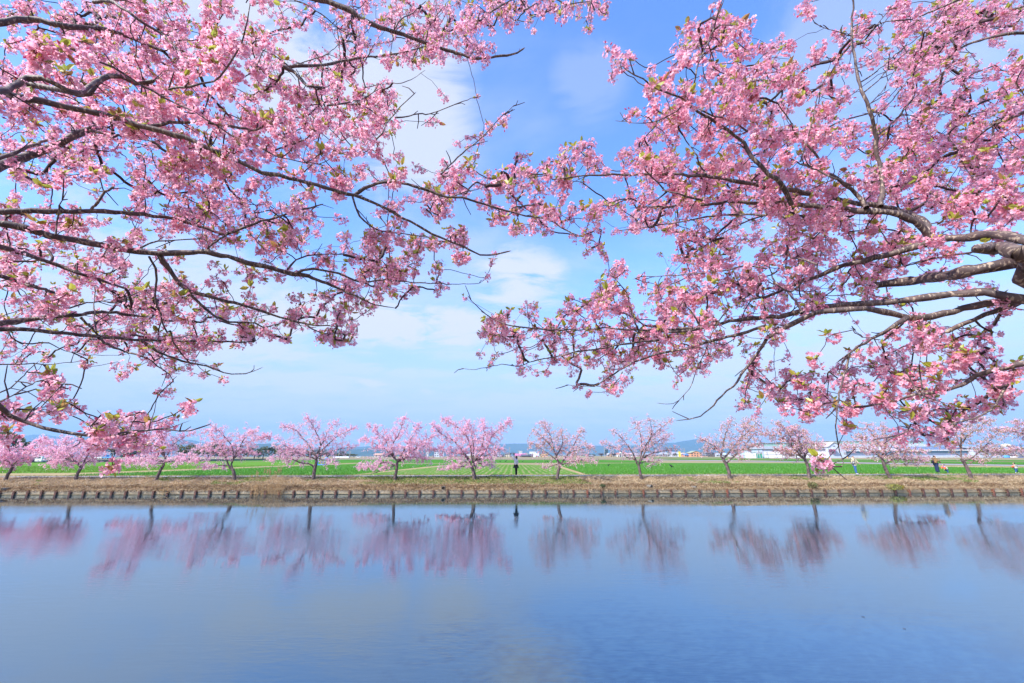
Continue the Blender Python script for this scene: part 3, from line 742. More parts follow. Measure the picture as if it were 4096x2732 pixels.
limb(0, 1.68, 1.7, 4, 2, cL([(1045, 1035), (980, 930), (900, 835)]))
limb(0, 1.75, 1.8, 4, 2, cL([(1368, 1005), (1410, 850), (1440, 715)]))
limb(0, 1.72, 1.75, 4, 2, cL([(1190, 1020), (1225, 930), (1250, 860)]))
limb(0, 1.78, 1.85, 4, 2, cL([(1480, 1005), (1560, 985), (1700, 940)]))
# right tree ------------------------------------------------------
limb(1, 2.3, 2.5, 20, 6, cH([(1035, 325), (1050, 150), (1040, 0)]), cD([(1045, 1540), (1000, 1420), (995, 1280), (970, 1150), (930, 1000), (880, 870), (830, 730), (790, 500), (765, 350), (782, 150), (770, -40)]))
limb(1, 2.4, 2.6, 4, 3, cD([(790, 435), (900, 330), (1000, 220), (1115, 90)]))
limb(1, 2.4, 2.7, 5, 3, cD([(850, 755), (1000, 650), (1200, 480), (1450, 280), (1610, 130)]))
limb(1, 2.4, 2.6, 5, 3, cD([(885, 845), (1000, 750), (1150, 590), (1290, 460)]))
limb(1, 2.4, 2.5, 4, 2.5, cD([(930, 970), (1050, 830), (1155, 655)]))
limb(1, 2.4, 2.5, 5, 3, cD([(965, 1080), (1080, 980), (1200, 840), (1325, 680)]))
limb(1, 2.4, 2.6, 7, 4, cD([(1000, 1250), (1150, 1120), (1240, 1020), (1330, 900)]))
limb(1, 2.45, 2.3, 4, 2, cD([(765, 330), (650, 290), (550, 270), (430, 215)]))
limb(1, 2.6, 2.9, 14, 6, cD([(2410, 300), (2150, 320), (1950, 370), (1800, 425), (1640, 540)]))
limb(1, 2.7, 2.9, 8, 4, cD([(2410, 50), (2250, 90), (2100, 170)]))
limb(1, 2.8, 2.9, 8, 4, cD([(1800, -20), (1650, 40), (1520, 95), (1350, 165), (1220, 190), (1090, 195), (1010, 225)]))
limb(1, 2.4, 2.8, 16, 6, cD([(2410, 1000), (2200, 1095), (2080, 1135), (1950, 1140), (1860, 1135)]))
limb(1, 2.5, 2.8, 8, 4, cD([(2085, 1140), (1950, 1230), (1880, 1300), (1760, 1380)]))
limb(1, 2.1, 2.3, 7, 2, cD([(300, 1480), (340, 1330), (400, 1160), (440, 950), (500, 780), (575, 580)]))
limb(1, 1.95, 2.1, 7, 4, cC([(1640, 960), (1680, 700), (1760, 480), (1820, 350), (1880, 180), (1930, 40)]))
limb(1, 2.1, 2.0, 9, 4, cD([(760, 1700), (620, 1640), (460, 1568), (300, 1500), (160, 1430)]))
limb(1, 2.2, 1.85, 20, 5, cH([(215, 310), (180, 230), (120, 120), (0, 30)]), cC([(2290, 1530), (2200, 1440), (2130, 1310), (1980, 1190), (1850, 1110), (1700, 1020), (1550, 900), (1350, 820), (1200, 730), (1050, 640)]))
limb(1, 2.1, 2.0, 8, 6, cC([(2160, 1205), (2000, 1110), (1850, 1060), (1690, 985)]))
limb(1, 2.0, 2.1, 6, 2, cC([(1600, 955), (1480, 1040), (1350, 1105), (1150, 1130), (960, 1110)]))
limb(1, 2.2, 2.3, 8, 4, cC([(1780, 1600), (1740, 1540), (1700, 1430), (1640, 1340), (1570, 1240)]))
limb(1, 2.2, 2.4, 9, 4, cD([(480, 1480), (380, 1340), (300, 1260), (200, 1110), (90, 950)]))
limb(1, 2.4, 2.6, 20, 5, cH([(380, 210), (180, 170), (0, 135)]), cG([(2330, 150), (2150, 110), (1950, 80), (1750, 45), (1500, 35), (1300, 30), (1100, 35), (850, 35), (650, 50), (380, 80)]))
limb(1, 2.2, 2.6, 34, 6, cH([(1500, 640), (1430, 550), (1350, 470), (1200, 400), (1050, 375), (850, 370), (700, 345), (500, 330), (200, 297), (0, 300)]), cG([(2330, 300), (2050, 285), (1850, 305), (1650, 320), (1450, 330), (1280, 332)]))
limb(1, 2.3, 2.5, 26, 16, cH([(1510, 620), (1450, 490), (1350, 420), (1150, 350), (950, 312), (750, 290), (610, 250)]))
limb(1, 1.85, 2.9, 46, 9, cH([(2410, 650), (2200, 600), (2000, 592), (1800, 612), (1600, 625), (1500, 652), (1350, 700), (1200, 740), (1050, 785), (900, 822), (700, 870), (550, 930), (400, 990), (250, 1045), (100, 1110)]), cG([(2330, 1160), (2200, 1180)]))
limb(1, 2.25, 2.3, 18, 8, cH([(905, 340), (880, 285), (800, 200), (700, 125), (600, 50), (460, -5), (330, -60)]))
limb(1, 1.8, 2.6, 70, 26, cH([(2410, 810), (2250, 840), (2100, 872), (1900, 905), (1700, 950), (1500, 985), (1300, 1010), (1100, 1035), (950, 1052)]))
limb(1, 1.75, 1.9, 80, 40, cH([(2420, 800), (2300, 760), (2200, 725), (2080, 715), (1920, 715)]))
limb(1, 2.0, 2.6, 12, 5, cH([(2200, 690), (2050, 715), (1850, 750), (1650, 785), (1500, 805), (1400, 840), (1250, 880)]))
limb(1, 1.95, 3.0, 42, 8, cH([(2410, 1190), (2200, 1150), (2000, 1120), (1800, 1125), (1600, 1142), (1400, 1170), (1200, 1195), (1000, 1215), (800, 1222), (600, 1242), (300, 1290), (100, 1340)]), cG([(2330, 1342), (2200, 1352), (2000, 1382), (1850, 1420), (1700, 1450), (1500, 1480), (1300, 1470), (1130, 1492)]))
limb(1, 2.0, 2.4, 36, 18, cH([(2410, 1195), (2150, 1200), (1900, 1242), (1700, 1290), (1500, 1335), (1300, 1352), (1150, 1312), (1000, 1282), (800, 1270), (600, 1282), (450, 1302), (300, 1372), (150, 1450), (0, 1530)]))
limb(1, 2.4, 2.5, 13, 3, cR([(480, 215), (420, 305), (370, 375), (300, 470), (240, 555), (160, 625), (100, 690), (0, 770), (-75, 795), (-150, 800)]))
limb(1, 2.55, 3.0, 14, 5, cR([(480, 115), (300, 170), (100, 222), (0, 250)]), cK([(1880, 290), (1750, 310), (1620, 345), (1500, 400), (1400, 460), (1340, 500)]))
limb(1, 2.5, 2.7, 5, 2, cK([(2110, 60), (2020, 190), (2000, 250), (1970, 325), (1930, 400), (1900, 490), (1850, 570), (1780, 620), (1700, 618)]))
limb(1, 2.0, 2.2, 22, 16, cH([(2260, 1205), (2000, 1320), (1800, 1400), (1650, 1475)]))
limb(1, 2.15, 2.1, 19, 6, cH([(1270, 1355), (1150, 1430), (1050, 1500)]), cR([(1350, 155), (1200, 232), (1100, 300), (1015, 365)]))
limb(1, 1.9, 2.1, 25, 6, cR([(2400, 380), (2200, 420), (2000, 480), (1850, 560), (1700, 597), (1550, 612), (1450, 650), (1350, 672), (1250, 690)]))
limb(1, 1.95, 1.9, 11, 4, cR([(2280, 430), (2220, 550), (2160, 660), (2090, 740), (1980, 790), (1880, 810), (1780, 850)]))
limb(1, 2.0, 1.9, 8, 3, cR([(1085, 320), (1060, 430), (1020, 560), (1000, 700), (985, 850), (990, 950), (1010, 1030), (1030, 1080), (980, 1110), (895, 1118)]))
limb(1, 1.9, 1.9, 4, 2, cR([(1030, 1080), (1036, 1105), (1028, 1135)]))
limb(1, 2.1, 2.0, 4, 2, cR([(1270, 215), (1240, 200), (1180, 190), (1095, 133)]))
limb(1, 2.0, 1.9, 5, 3, cR([(1480, 430), (1550, 550), (1620, 680), (1680, 770)]))
limb(1, 2.0, 1.9, 6, 4, cR([(1590, 400), (1600, 500), (1620, 600), (1660, 690), (1640, 760)]))
limb(1, 1.85, 1.8, 5, 3, cR([(1530, 830), (1500, 880), (1430, 915), (1340, 965)]))
limb(1, 2.5, 2.8, 10, 3, cK([(1900, 170), (1700, 175), (1550, 180), (1380, 165), (1250, 178), (1120, 182), (1030, 212)]))
limb(1, 2.7, 2.6, 8, 3, cK([(1120, 182), (950, 172), (900, 165), (800, 150), (700, 110), (600, 30), (560, -20)]))
limb(1, 2.8, 3.0, 9, 2, cK([(1700, 240), (1500, 260), (1350, 290), (1200, 310), (1060, 345), (950, 362), (860, 395), (760, 385), (670, 402), (600, 415), (530, 410)]))
limb(1, 2.5, 2.7, 5, 2, cK([(1480, 430), (1440, 490), (1380, 512), (1240, 515), (1155, 508)]))
limb(1, 2.4, 2.2, 8, 3, cG([(1170, 1490), (1130, 1390), (1090, 1290), (1060, 1130), (1000, 1050), (900, 925)]))
limb(1, 2.7, 3.0, 8, 4, cH([(240, 340), (0, 400)]), cG([(2200, 450), (2100, 490), (1950, 565), (1800, 665), (1700, 735)]))
limb(1, 2.7, 3.1, 9, 3, cG([(2340, 405), (2100, 402), (1850, 415), (1650, 450), (1450, 485), (1310, 502), (1190, 530), (1000, 548)]))
limb(1, 2.3, 2.5, 7, 3, cG([(2340, 900), (2150, 870), (1970, 915), (1800, 935), (1600, 948), (1380, 965), (1250, 970), (1130, 990)]))
limb(1, 2.3, 2.4, 9, 5, cG([(1750, 270), (1600, 235), (1500, 200), (1400, 185), (1340, 110), (1280, 50), (1230, 0)]))
limb(1, 2.35, 2.5, 7, 3, cG([(1420, 195), (1350, 260), (1240, 320)]))
limb(1, 2.2, 2.2, 10, 6, cH([(330, 990), (230, 1110), (100, 1060), (40, 980)]))
limb(1, 2.1, 2.3, 10, 6, cH([(310, 1310), (270, 1220), (190, 1110)]))
limb(1, 2.2, 2.3, 9, 6, cH([(450, 860), (330, 820), (210, 800)]))
limb(1, 2.1, 2.2, 7, 4, cG([(1720, 1420), (1640, 1290), (1560, 1210)]))

# cover of blossom, cell by cell (0 none .. 9 full): only where petals are seen, not their colour
def G_(s): return [[int(c) for c in r.replace(' ', '')] for r in s.strip().split('\n')]
COVER = [
 (0, 0, G_("""4646887788725612\n8754884687874442\n4798545768998778\n6589778888788889\n8736998888998878\n7646688757785678\n6867788889976346\n7876688888777778\n6658777778767788\n5545688746888989\n3544668854888999""")),
 (1024, 0, G_("""6545456665897898\n5634565666865864\n7201147464787861\n8535435464753663\n8645653151000041\n7743846740000100\n6568767785242401\n7778888874551023\n6776887772121451\n8777586771006710\n8685868874026512""")),
 (2048, 0, G_("""8675440000216610\n3400400000368830\n4000100000566651\n2000037500786255\n0000038645127768\n0000016475615588\n0000000486637867\n0000000367776866\n0000000388864878\n0002602588825778\n5247864788878878""")),
 (3072, 0, G_("""0033136687887888\n0011055032799878\n4200435067765255\n7524615489983213\n7535501389726447\n8647511178646667\n8735712688786678\n6777823578777877\n7877764788878888\n8777575788887888\n8787256878847878""")),
 (0, 683, G_("""0576256777778888\n4434111475768888\n4165352154578878\n2436554545557777\n5524532464216676\n6544355532441512\n5312655465461245\n4655666566573525\n6675665667866245\n5453546666876545\n3244646554676234""")),
 (1024, 683, G_("""6552887782468258\n4464430325777667\n6663002741576256\n6665440462167242\n6755356764788464\n6324557877475162\n4345578888210010\n5202467775531100\n5434454530000411\n5676770100000465\n5641565000000068""")),
 (2048, 683, G_("""9466533787788888\n5352004697778888\n5884577788787788\n6634545867776776\n1000772101644546\n2000240004675778\n0000015327756888\n0000036748877898\n5325658878887888\n6466578888888866\n7787777888986533""")),
 (3072, 683, G_("""7885337888888887\n6876547788788888\n8876856577888888\n7787878766788887\n6888478885576334\n8787877875444111\n7687678831434123\n8778774012155343\n8766656551123242\n6542111335620341\n5100104576765563""")),
 (0, 1342, G_("""3354346566676623\n4441033665442221\n1354001422435531\n1115200000400000\n4313033002000000\n6645523030021000\n2331256655421000\n0000056674000000\n0000000430000000""")),
 (1500, 1366, G_("""000000354656778887788754524\n00000134654456677577831440\n0000001000031056114011451455\n000000000000043000012325555\n00000000000000000000202444""".replace('524\n', '52\n'))),
 (3072, 1366, G_("""0000155636876644\n1523687677767755\n5673487668444677\n6667656745510362\n3656857435666764\n0365132567885202\n0025551358850000\n0013000000000000\n0004000000000000""")),
]
# ------------------------------------------------------------------ blossom clusters
def rot_to(z):
    z = z / np.linalg.norm(z); a = np.cross(z, [0.31, .52, .8]); a /= np.linalg.norm(a); b = np.cross(z, a)
    return np.stack([a, b, z], 1)
PINKS = [np.array([.96, .51, .63]), np.array([.97, .59, .69]), np.array([.94, .41, .54]), np.array([.98, .70, .77]), np.array([.95, .45, .58])]
DEEP = np.array([.80, .20, .34]); BUD = np.array([.66, .11, .26]); STALK = np.array([.26, .13, .06]); CALYX = np.array([.34, .06, .07]); ANTH = np.array([.80, .55, .28])
def flower(c, axis, r, cup, col, hi):
    """five notched petals round a calyx"""
    M = rot_to(axis); V = []; F3 = []; C = []
    off = rng.uniform(0, 6.28)
    for k in range(5):
        a = off + k * 2 * math.pi / 5 + rng.normal(0, .06); cu = cup + rng.normal(0, .10)
        ca, sa = math.cos(a), math.sin(a)
        def q(rad, sd, lift=0.0):
            x = rad * math.cos(cu); z = rad * math.sin(cu) + lift
            return M @ np.array([x * ca - sd * sa, x * sa + sd * ca, z]) * r + c
        n = len(V)
        V += [q(.05, 0), q(.52, -.30, .05), q(.90, -.25, -.02), q(.90, .02, .0), q(.90, .25, -.02), q(.52, .30, .05)] if not hi else \
             [q(.05, 0), q(.50, -.31, .07), q(.86, -.27, .02), q(1.0, -.12, -.03), q(.88, 0, .0), q(1.0, .12, -.03), q(.86, .27, .02), q(.50, .31, .07)]
        m = len(V) - n
        F3 += [(n, n + i, n + i + 1) for i in range(1, m - 1)] if not hi else [(n, n + 1, n + 4), (n + 1, n + 2, n + 4), (n + 2, n + 3, n + 4), (n + 4, n + 5, n + 6), (n + 4, n + 6, n + 7), (n, n + 4, n + 7)]
        base = DEEP * .75 + col * .25
        C += [base] + [col * .93 + DEEP * .07] + [col] * (m - 3) + [col * .93 + DEEP * .07] if not hi else [base, col * .9 + DEEP * .1, col, col, col * .86 + DEEP * .14, col, col, col * .9 + DEEP * .1]
    # stamens
    for k in range(4 if hi else 3):
        a = rng.uniform(0, 6.28); s = M @ np.array([math.cos(a) * .28, math.sin(a) * .28, .34]) * r + c
        t_ = M @ np.array([math.cos(a + 1.6) * .05, math.sin(a + 1.6) * .05, .02]) * r
        n = len(V); V += [c + t_, c - t_, s]; F3.append((n, n + 1, n + 2)); C += [DEEP * .6 + ANTH * .4, DEEP, ANTH]
    # calyx
    n = len(V); bk = -M[:, 2] * r * .42
    for k in range(3):
        a = k * 2.094; V.append(c + M @ np.array([math.cos(a), math.sin(a), .0]) * r * .13); C.append(CALYX)
    V.append(c + bk); C.append(CALYX); F3 += [(n, n + 1, n + 3), (n + 1, n + 2, n + 3), (n + 2, n, n + 3)]
    return V, F3, C, c + bk
def stalk(a, b, w):
    a = np.asarray(a); b = np.asarray(b); d = b - a; s = np.cross(d, rng.normal(0, 1, 3)); s /= np.linalg.norm(s) + 1e-9; t_ = np.cross(d, s); t_ /= np.linalg.norm(t_) + 1e-9
    md = (a + b) / 2 + np.array([0, 0, .10]) * np.linalg.norm(d)
    V = [a + s * w, a - s * w, md + s * w, md - s * w, b + s * w * .7, b - s * w * .7]
    return V, [(0, 1, 3), (0, 3, 2), (2, 3, 5), (2, 5, 4)], [STALK] * 6
def cluster(hi, nf, spread):
    V = []; F_ = []; C = []
    def put(v, f, c):
        n = len(V); V.extend(v); F_.extend([tuple(i + n for i in t) for t in f]); C.extend(c)
    for i in range(nf):
        d = rng.normal(0, 1, 3); d[2] -= .25; d /= np.linalg.norm(d)
        L = spread * rng.uniform(.55, 1.1)
        c = d * L + np.array([0, 0, -.012])
        ax = d * .9 + rng.normal(0, .45, 3) + np.array([0, 0, -.15])
        if rng.uniform() < .88:
            col = PINKS[rng.integers(len(PINKS))] * rng.uniform(.92, 1.06)
            v, f, cc, bk = flower(c, ax, rng.uniform(.0128, .0160), rng.uniform(.12, .65), np.clip(col, 0, .97), hi)
            put(v, f, cc); v, f, cc = stalk((0, 0, 0), bk, .0009); put(v, f, cc)
        else:
            L2 = rng.uniform(.006, .009); v, f, cc = stalk((0, 0, 0), c, .0009); put(v, f, cc)
            M = rot_to(c / np.linalg.norm(c)); ring = [(M @ np.array([math.cos(a) * L2 * .55, math.sin(a) * L2 * .55, L2])) + c for a in (0, 1.57, 3.14, 4.71)]
            put([c] + ring + [c + M[:, 2] * L2 * 2.2], [(0, 1, 2), (0, 2, 3), (0, 3, 4), (0, 4, 1), (5, 2, 1), (5, 3, 2), (5, 4, 3), (5, 1, 4)], [CALYX] + [BUD] * 4 + [BUD * 1.25])
    return np.array(V), np.array(F_), np.array(C)
def leaf_tuft(n):
    V = []; F_ = []; C = []
    for i in range(n):
        up = np.array([rng.normal(0, .75), rng.normal(0, .75), rng.uniform(.35, 1.2)]); up /= np.linalg.norm(up)
        L = rng.uniform(.030, .060); w = L * rng.uniform(.15, .24); s = np.cross(up, rng.normal(0, 1, 3)); s /= np.linalg.norm(s); nn_ = np.cross(up, s)
        dr = np.array([0, 0, -1]) * rng.uniform(0, .35)
        p0 = up * .006; p1 = up * L * .35; p2 = up * L * .7 + dr * L * .25; p3 = up * L + dr * L * .8
        k = len(V); V += [p0, p1 + s * w + nn_ * w * .5, p1, p1 - s * w + nn_ * w * .5, p2 + s * w * .8 + nn_ * w * .4, p2, p2 - s * w * .8 + nn_ * w * .4, p3]
        F_ += [(k, k + 1, k + 2), (k, k + 2, k + 3), (k + 1, k + 4, k + 5), (k + 1, k + 5, k + 2), (k + 2, k + 5, k + 6), (k + 2, k + 6, k + 3), (k + 4, k + 7, k + 5), (k + 5, k + 7, k + 6)]
        g = [np.array([.42, .44, .05]), np.array([.30, .37, .04]), np.array([.50, .43, .06]), np.array([.42, .22, .06])][rng.choice(4, p=[.36, .3, .22, .12])]
        br = g * .55 + np.array([.35, .12, .04]) * .45
        C += [br, g, g * .9, g, g, g * .9, g, br]
    return np.array(V), np.array(F_), np.array(C)
HI = [cluster(True, int(rng.integers(16, 23)), rng.uniform(.031, .042)) for _ in range(16)]
LO = [cluster(False, int(rng.integers(14, 21)), rng.uniform(.030, .042)) for _ in range(20)]
LF = [leaf_tuft(int(rng.integers(4, 8))) for _ in range(12)]
def tri_mesh(name, t_, m):
    me = np_mesh(name, t_[0], [t_[1]], cols=t_[2]); me.materials.append(m); return me
HI_me = [tri_mesh('blossom_cluster', c, M_petal) for c in HI]
LF_me = [tri_mesh('leaf_tuft', c, M_leaf) for c in LF]
def rand_rot(tilt):
    a = rng.uniform(0, 6.28); q = Matrix.Rotation(rng.normal(0, tilt), 3, 'X') @ Matrix.Rotation(rng.normal(0, tilt), 3, 'Y') @ Matrix.Rotation(a, 3, 'Z')
    return np.array(q)
def merged(name, lib, items, m, parent, tonevar=.10):
    Vs = []; Fs = []; Cs = []; n = 0
    for (p, s) in items:
        v, f, c = lib[rng.integers(len(lib))]
        Vs.append((v @ rand_rot(.6).T) * s + np.asarray(p)); Fs.append(f + n); n += len(v); Cs.append(np.clip(c * rng.uniform(1 - tonevar, 1 + tonevar), 0, .97))
    me = np_mesh(name, np.concatenate(Vs), [np.concatenate(Fs)], cols=np.concatenate(Cs))
    o = link(name, me, (m,), parent); o['kind'] = 'stuff'; return o

def grow(skel, plen, targets, w, chunk=None):
    """join every target to the nearest growing point; returns parent indices (negative: skeleton -1-i)"""
    n = len(targets)
    best = np.full(n, np.inf); par = np.zeros(n, int)
    for i0 in range(0, n, 400):
        d = np.linalg.norm(targets[i0:i0 + 400, None, :] - skel[None], axis=2) + w * plen[None]
        j = d.argmin(1); best[i0:i0 + 400] = d[np.arange(len(j)), j]; par[i0:i0 + 400] = -1 - j
    done = np.zeros(n, bool); pl = np.zeros(n); order = []
    for _ in range(n):
        b = np.where(done, np.inf, best); k = int(b.argmin()); done[k] = True; order.append(k)
        pp = skel[-1 - par[k]] if par[k] < 0 else targets[par[k]]
        p0 = plen[-1 - par[k]] if par[k] < 0 else pl[par[k]]
        pl[k] = p0 + np.linalg.norm(targets[k] - pp)
        d = np.linalg.norm(targets - targets[k], axis=1) + w * pl[k]
        m = d < best; best[m] = d[m]; par[m] = k
        par[k] = par[k]
    return par, order
def grow_fixed(skel, plen, targets, w):
    n = len(targets); best = np.full(n, np.inf); par = np.zeros(n, int)
    for i0 in range(0, n, 400):
        d = np.linalg.norm(targets[i0:i0 + 400, None, :] - skel[None], axis=2) + w * plen[None]
        j = d.argmin(1); best[i0:i0 + 400] = d[np.arange(len(j)), j]; par[i0:i0 + 400] = -1 - j
    done = np.zeros(n, bool); pl = np.zeros(n); order = []
    for _ in range(n):
        k = int(np.where(done, np.inf, best).argmin()); done[k] = True; order.append(k)
        if par[k] < 0: pp, p0 = skel[-1 - par[k]], plen[-1 - par[k]]
        else: pp, p0 = targets[par[k]], pl[par[k]]
        pl[k] = p0 + np.linalg.norm(targets[k] - pp)
        d = np.linalg.norm(targets - targets[k], axis=1) + w * pl[k]
        m = (d < best) & ~done; best[m] = d[m]; par[m] = k
    return par, order
def twigs(bag, skel, sdir, targets, par, order, r0, expo, rmax, sides=4, kink=.07):
    n = len(targets); cnt = np.ones(n)
    for k in reversed(order):
        if par[k] >= 0: cnt[par[k]] += cnt[k]
    tang = np.zeros((n, 3))
    for k in order:
        if par[k] < 0: a = skel[-1 - par[k]]; da = sdir[-1 - par[k]]; ra = r0 * cnt[k] ** expo
        else: a = targets[par[k]]; da = tang[par[k]]; ra = r0 * min(cnt[par[k]], cnt[k] * 1.6) ** expo
        b = targets[k]; d = b - a; L = np.linalg.norm(d) + 1e-6; u = d / L
        t0 = u * .65 + da * .35; t0 /= np.linalg.norm(t0) + 1e-9
        tb = u * .8 + rng.normal(0, .25, 3); tb /= np.linalg.norm(tb); tang[k] = tb
        ns = max(2, min(9, int(L / .06) + 2)); s = np.linspace(0, 1, ns + 1)[:, None]
        h = (2 * s**3 - 3 * s**2 + 1) * a + (s**3 - 2 * s**2 + s) * t0 * L + (-2 * s**3 + 3 * s**2) * b + (s**3 - s**2) * tb * L
        h[1:-1] += rng.normal(0, kink * L / ns, (ns - 1, 3))
        rb = r0 * cnt[k] ** expo
        bag.add(h, np.clip(np.linspace(ra, rb, ns + 1), 0, rmax), sides)
    return tang

FORK = [Vector((-4.3, 1.9, 1.15)), Vector((3.95, 2.05, 1.1))]
ROOT = [Vector((-4.75, 1.5, 0.0)), Vector((4.45, 1.7, 0.0))]
LAB = ['near pink cherry tree reaching in from the left edge with twisted dark limbs',
       'near pink cherry tree reaching in from the right edge with thick grey limbs']
near = []
for i in (0, 1):
    near.append(empty('cherry_tree', ROOT[i], 0, LAB[i], 'cherry tree', 'near cherry trees overhanging the water'))
skel = [[], []]; sdirs = [[], []]; spix = [[], []]; sdep = [[], []]
def parent_keep(o, root): o.parent = root; o.matrix_parent_inverse = Matrix.Translation(root.location).inverted()
EXT = [[], []]
for (t_, d0, d1, w0, w1, P) in LIMBS:
    P = np.array(P); seg = np.r_[0, np.cumsum(np.linalg.norm(np.diff(P, axis=0), axis=1))]; s = seg / seg[-1]
    dd = d0 + (d1 - d0) * s + .05 * np.sin(s * 9 + len(skel[t_]))
    if w0 > 30: w0 *= .88
    Wd = w0 + (w1 - w0) * s ** .85
    Q = np.array([list(pt(p[0], p[1], d)) for p, d in zip(P, dd)]); Rr = Wd / 2 * dd / F
    pts, rr = catmull(Q, Rr, .035)
    pts[1:-1] += rng.normal(0, .0022, (len(pts) - 2, 3))
    rr = rr * (1 + .10 * np.sin(np.arange(len(rr)) * 1.3 + rng.uniform(0, 6)) + rng.normal(0, .04, len(rr)))
    dirs = np.gradient(pts, axis=0); dirs /= np.linalg.norm(dirs, axis=1)[:, None] + 1e-9
    skel[t_].append(pts); sdirs[t_].append(dirs)
    spix[t_].append(np.stack([np.interp(np.linspace(0, 1, len(pts)), s, P[:, 0]), np.interp(np.linspace(0, 1, len(pts)), s, P[:, 1])], 1)); sdep[t_].append(np.interp(np.linspace(0, 1, len(pts)), s, dd))
    edge_ = P[0][0] < 5 or P[0][0] > 4090
    if edge_:                       # carry the limb on to the fork of its tree, outside the picture
        f = np.array(FORK[t_]); a = pts[0]; L = np.linalg.norm(f - a); n = 14; q = np.linspace(0, 1, n + 1)[:-1, None]
        da = dirs[0]
        ext = f * (1 - q) ** 2 + 2 * (f * .35 + (a - da * .25 * L) * .65) * q * (1 - q) + a * q ** 2
        bow = np.sin(q * math.pi); ext = ext + bow * np.array([0, rng.uniform(-.25, .25), rng.uniform(.02, .28)]) * min(1, L * .5)
        ext[1:] += rng.normal(0, .022, ext[1:].shape)
        pts = np.vstack([ext, pts]); rr = np.r_[np.linspace(max(rr[0] * 1.7, .028), rr[0], n), rr]; EXT[t_].append(ext[2:])
    elif P[0][1] < 0 or P[0][1] > 1366 and False:
        pass
    pts = np.vstack([pts, pts[-1] + (pts[-1] - pts[-2]) * .4]); rr = np.r_[rr, rr[-1] * .15]
    b_ = TubeBag(); b_.add(pts, rr, 9)
    o = link('limb', b_.mesh('limb'), (M_bark,)); parent_keep(o, near[t_])
for i in (0, 1):
    b_ = TubeBag(); r0 = np.array(ROOT[i]); f = np.array(FORK[i]) + np.array([0, 0, .1])
    q = np.linspace(0, 1, 9)[:, None]; P = r0 * (1 - q) + f * q + np.sin(q * 3.1) * np.array([-.06 if i else .06, .04, 0]); P[0, 2] -= .25
    b_.add(P, np.array([.30, .24, .20, .185, .18, .17, .165, .15, .11]), 14)
    o = link('trunk', b_.mesh('trunk'), (M_bark,)); parent_keep(o, near[i])
    skel[i] = np.vstack(skel[i]); sdirs[i] = np.vstack(sdirs[i]); spix[i] = np.vstack(spix[i]); sdep[i] = np.concatenate(sdep[i])

def cover_at(u, v):
    for (ox, oy, g_) in COVER:
        c_ = int((u - ox) // 64); r_ = int((v - oy) // 62.1)
        if 0 <= r_ < len(g_) and 0 <= c_ < min(16, len(g_[r_])) or (ox == 1500 and 0 <= r_ < len(g_) and 0 <= c_ < len(g_[r_])):
            if g_[r_][c_] >= 2: return True
    return u < 0 or u > 4096 or v < 0
allpix = np.vstack(spix); alldep = np.concatenate(sdep); owner = np.r_[np.zeros(len(spix[0]), int), np.ones(len(spix[1]), int)]
tg = [[], []]; tgd = [[], []]; tgl = [[], []]
for (ox, oy, gr_) in COVER:
    for r_i, row in enumerate(gr_):
        for c_i, c in enumerate(row):
            if c == 0: continue
            v0 = oy + 62.1 * r_i
            cov = c / 10.0; lam = -math.log(1 - min(cov, .93))
            parts_ = [(.52, .96, 1.24), (.36, 1.3, 1.95)] if c >= 4 else [(.60, .96, 1.25)]
            for (sh, da, db) in parts_:
                ctr = np.array([ox + 64 * (c_i + .5), oy + 62.1 * (r_i + .5)])
                j = ((allpix - ctr) ** 2).sum(1).argmin(); d_ = alldep[j] * (da + db) / 2
                rad = .043 * F / d_
                for _ in range(rng.poisson(sh * lam * (2.2 if v0 > 1600 and ox == 0 else 1.25 if v0 > 1600 else 1) * 64 * 62.1 / (math.pi * rad * rad * .80))):
                    u = ox + 64 * (c_i + rng.uniform(0, 1)); v = oy + 62.1 * (r_i + rng.uniform(0, 1))
                    if v > 1640: v -= 42
                    j = ((allpix - (u, v)) ** 2).sum(1).argmin(); d = alldep[j] * rng.uniform(da, db)
                    # corners of the picture lean closer
                    t_ = owner[j]; tg[t_].append(list(pt(u, v, d))); tgd[t_].append(d)
                    q_ = .80 if v > 900 and u < 2048 else (.62 if v > 1100 else .5)
                    tgl[t_].append(q_)
                    for _k in range(int(rng.integers(0, 3)) if v < 1620 else 0):          # neighbours: blossom comes in bunches
                        du = rng.normal(0, 1, 2) * .042 * F / d; d2 = d + rng.normal(0, .05)
                        if not cover_at(u + du[0], v + du[1]): continue
                        tg[t_].append(list(pt(u + du[0], v + du[1], d2))); tgd[t_].append(d2); tgl[t_].append(q_ * .7)
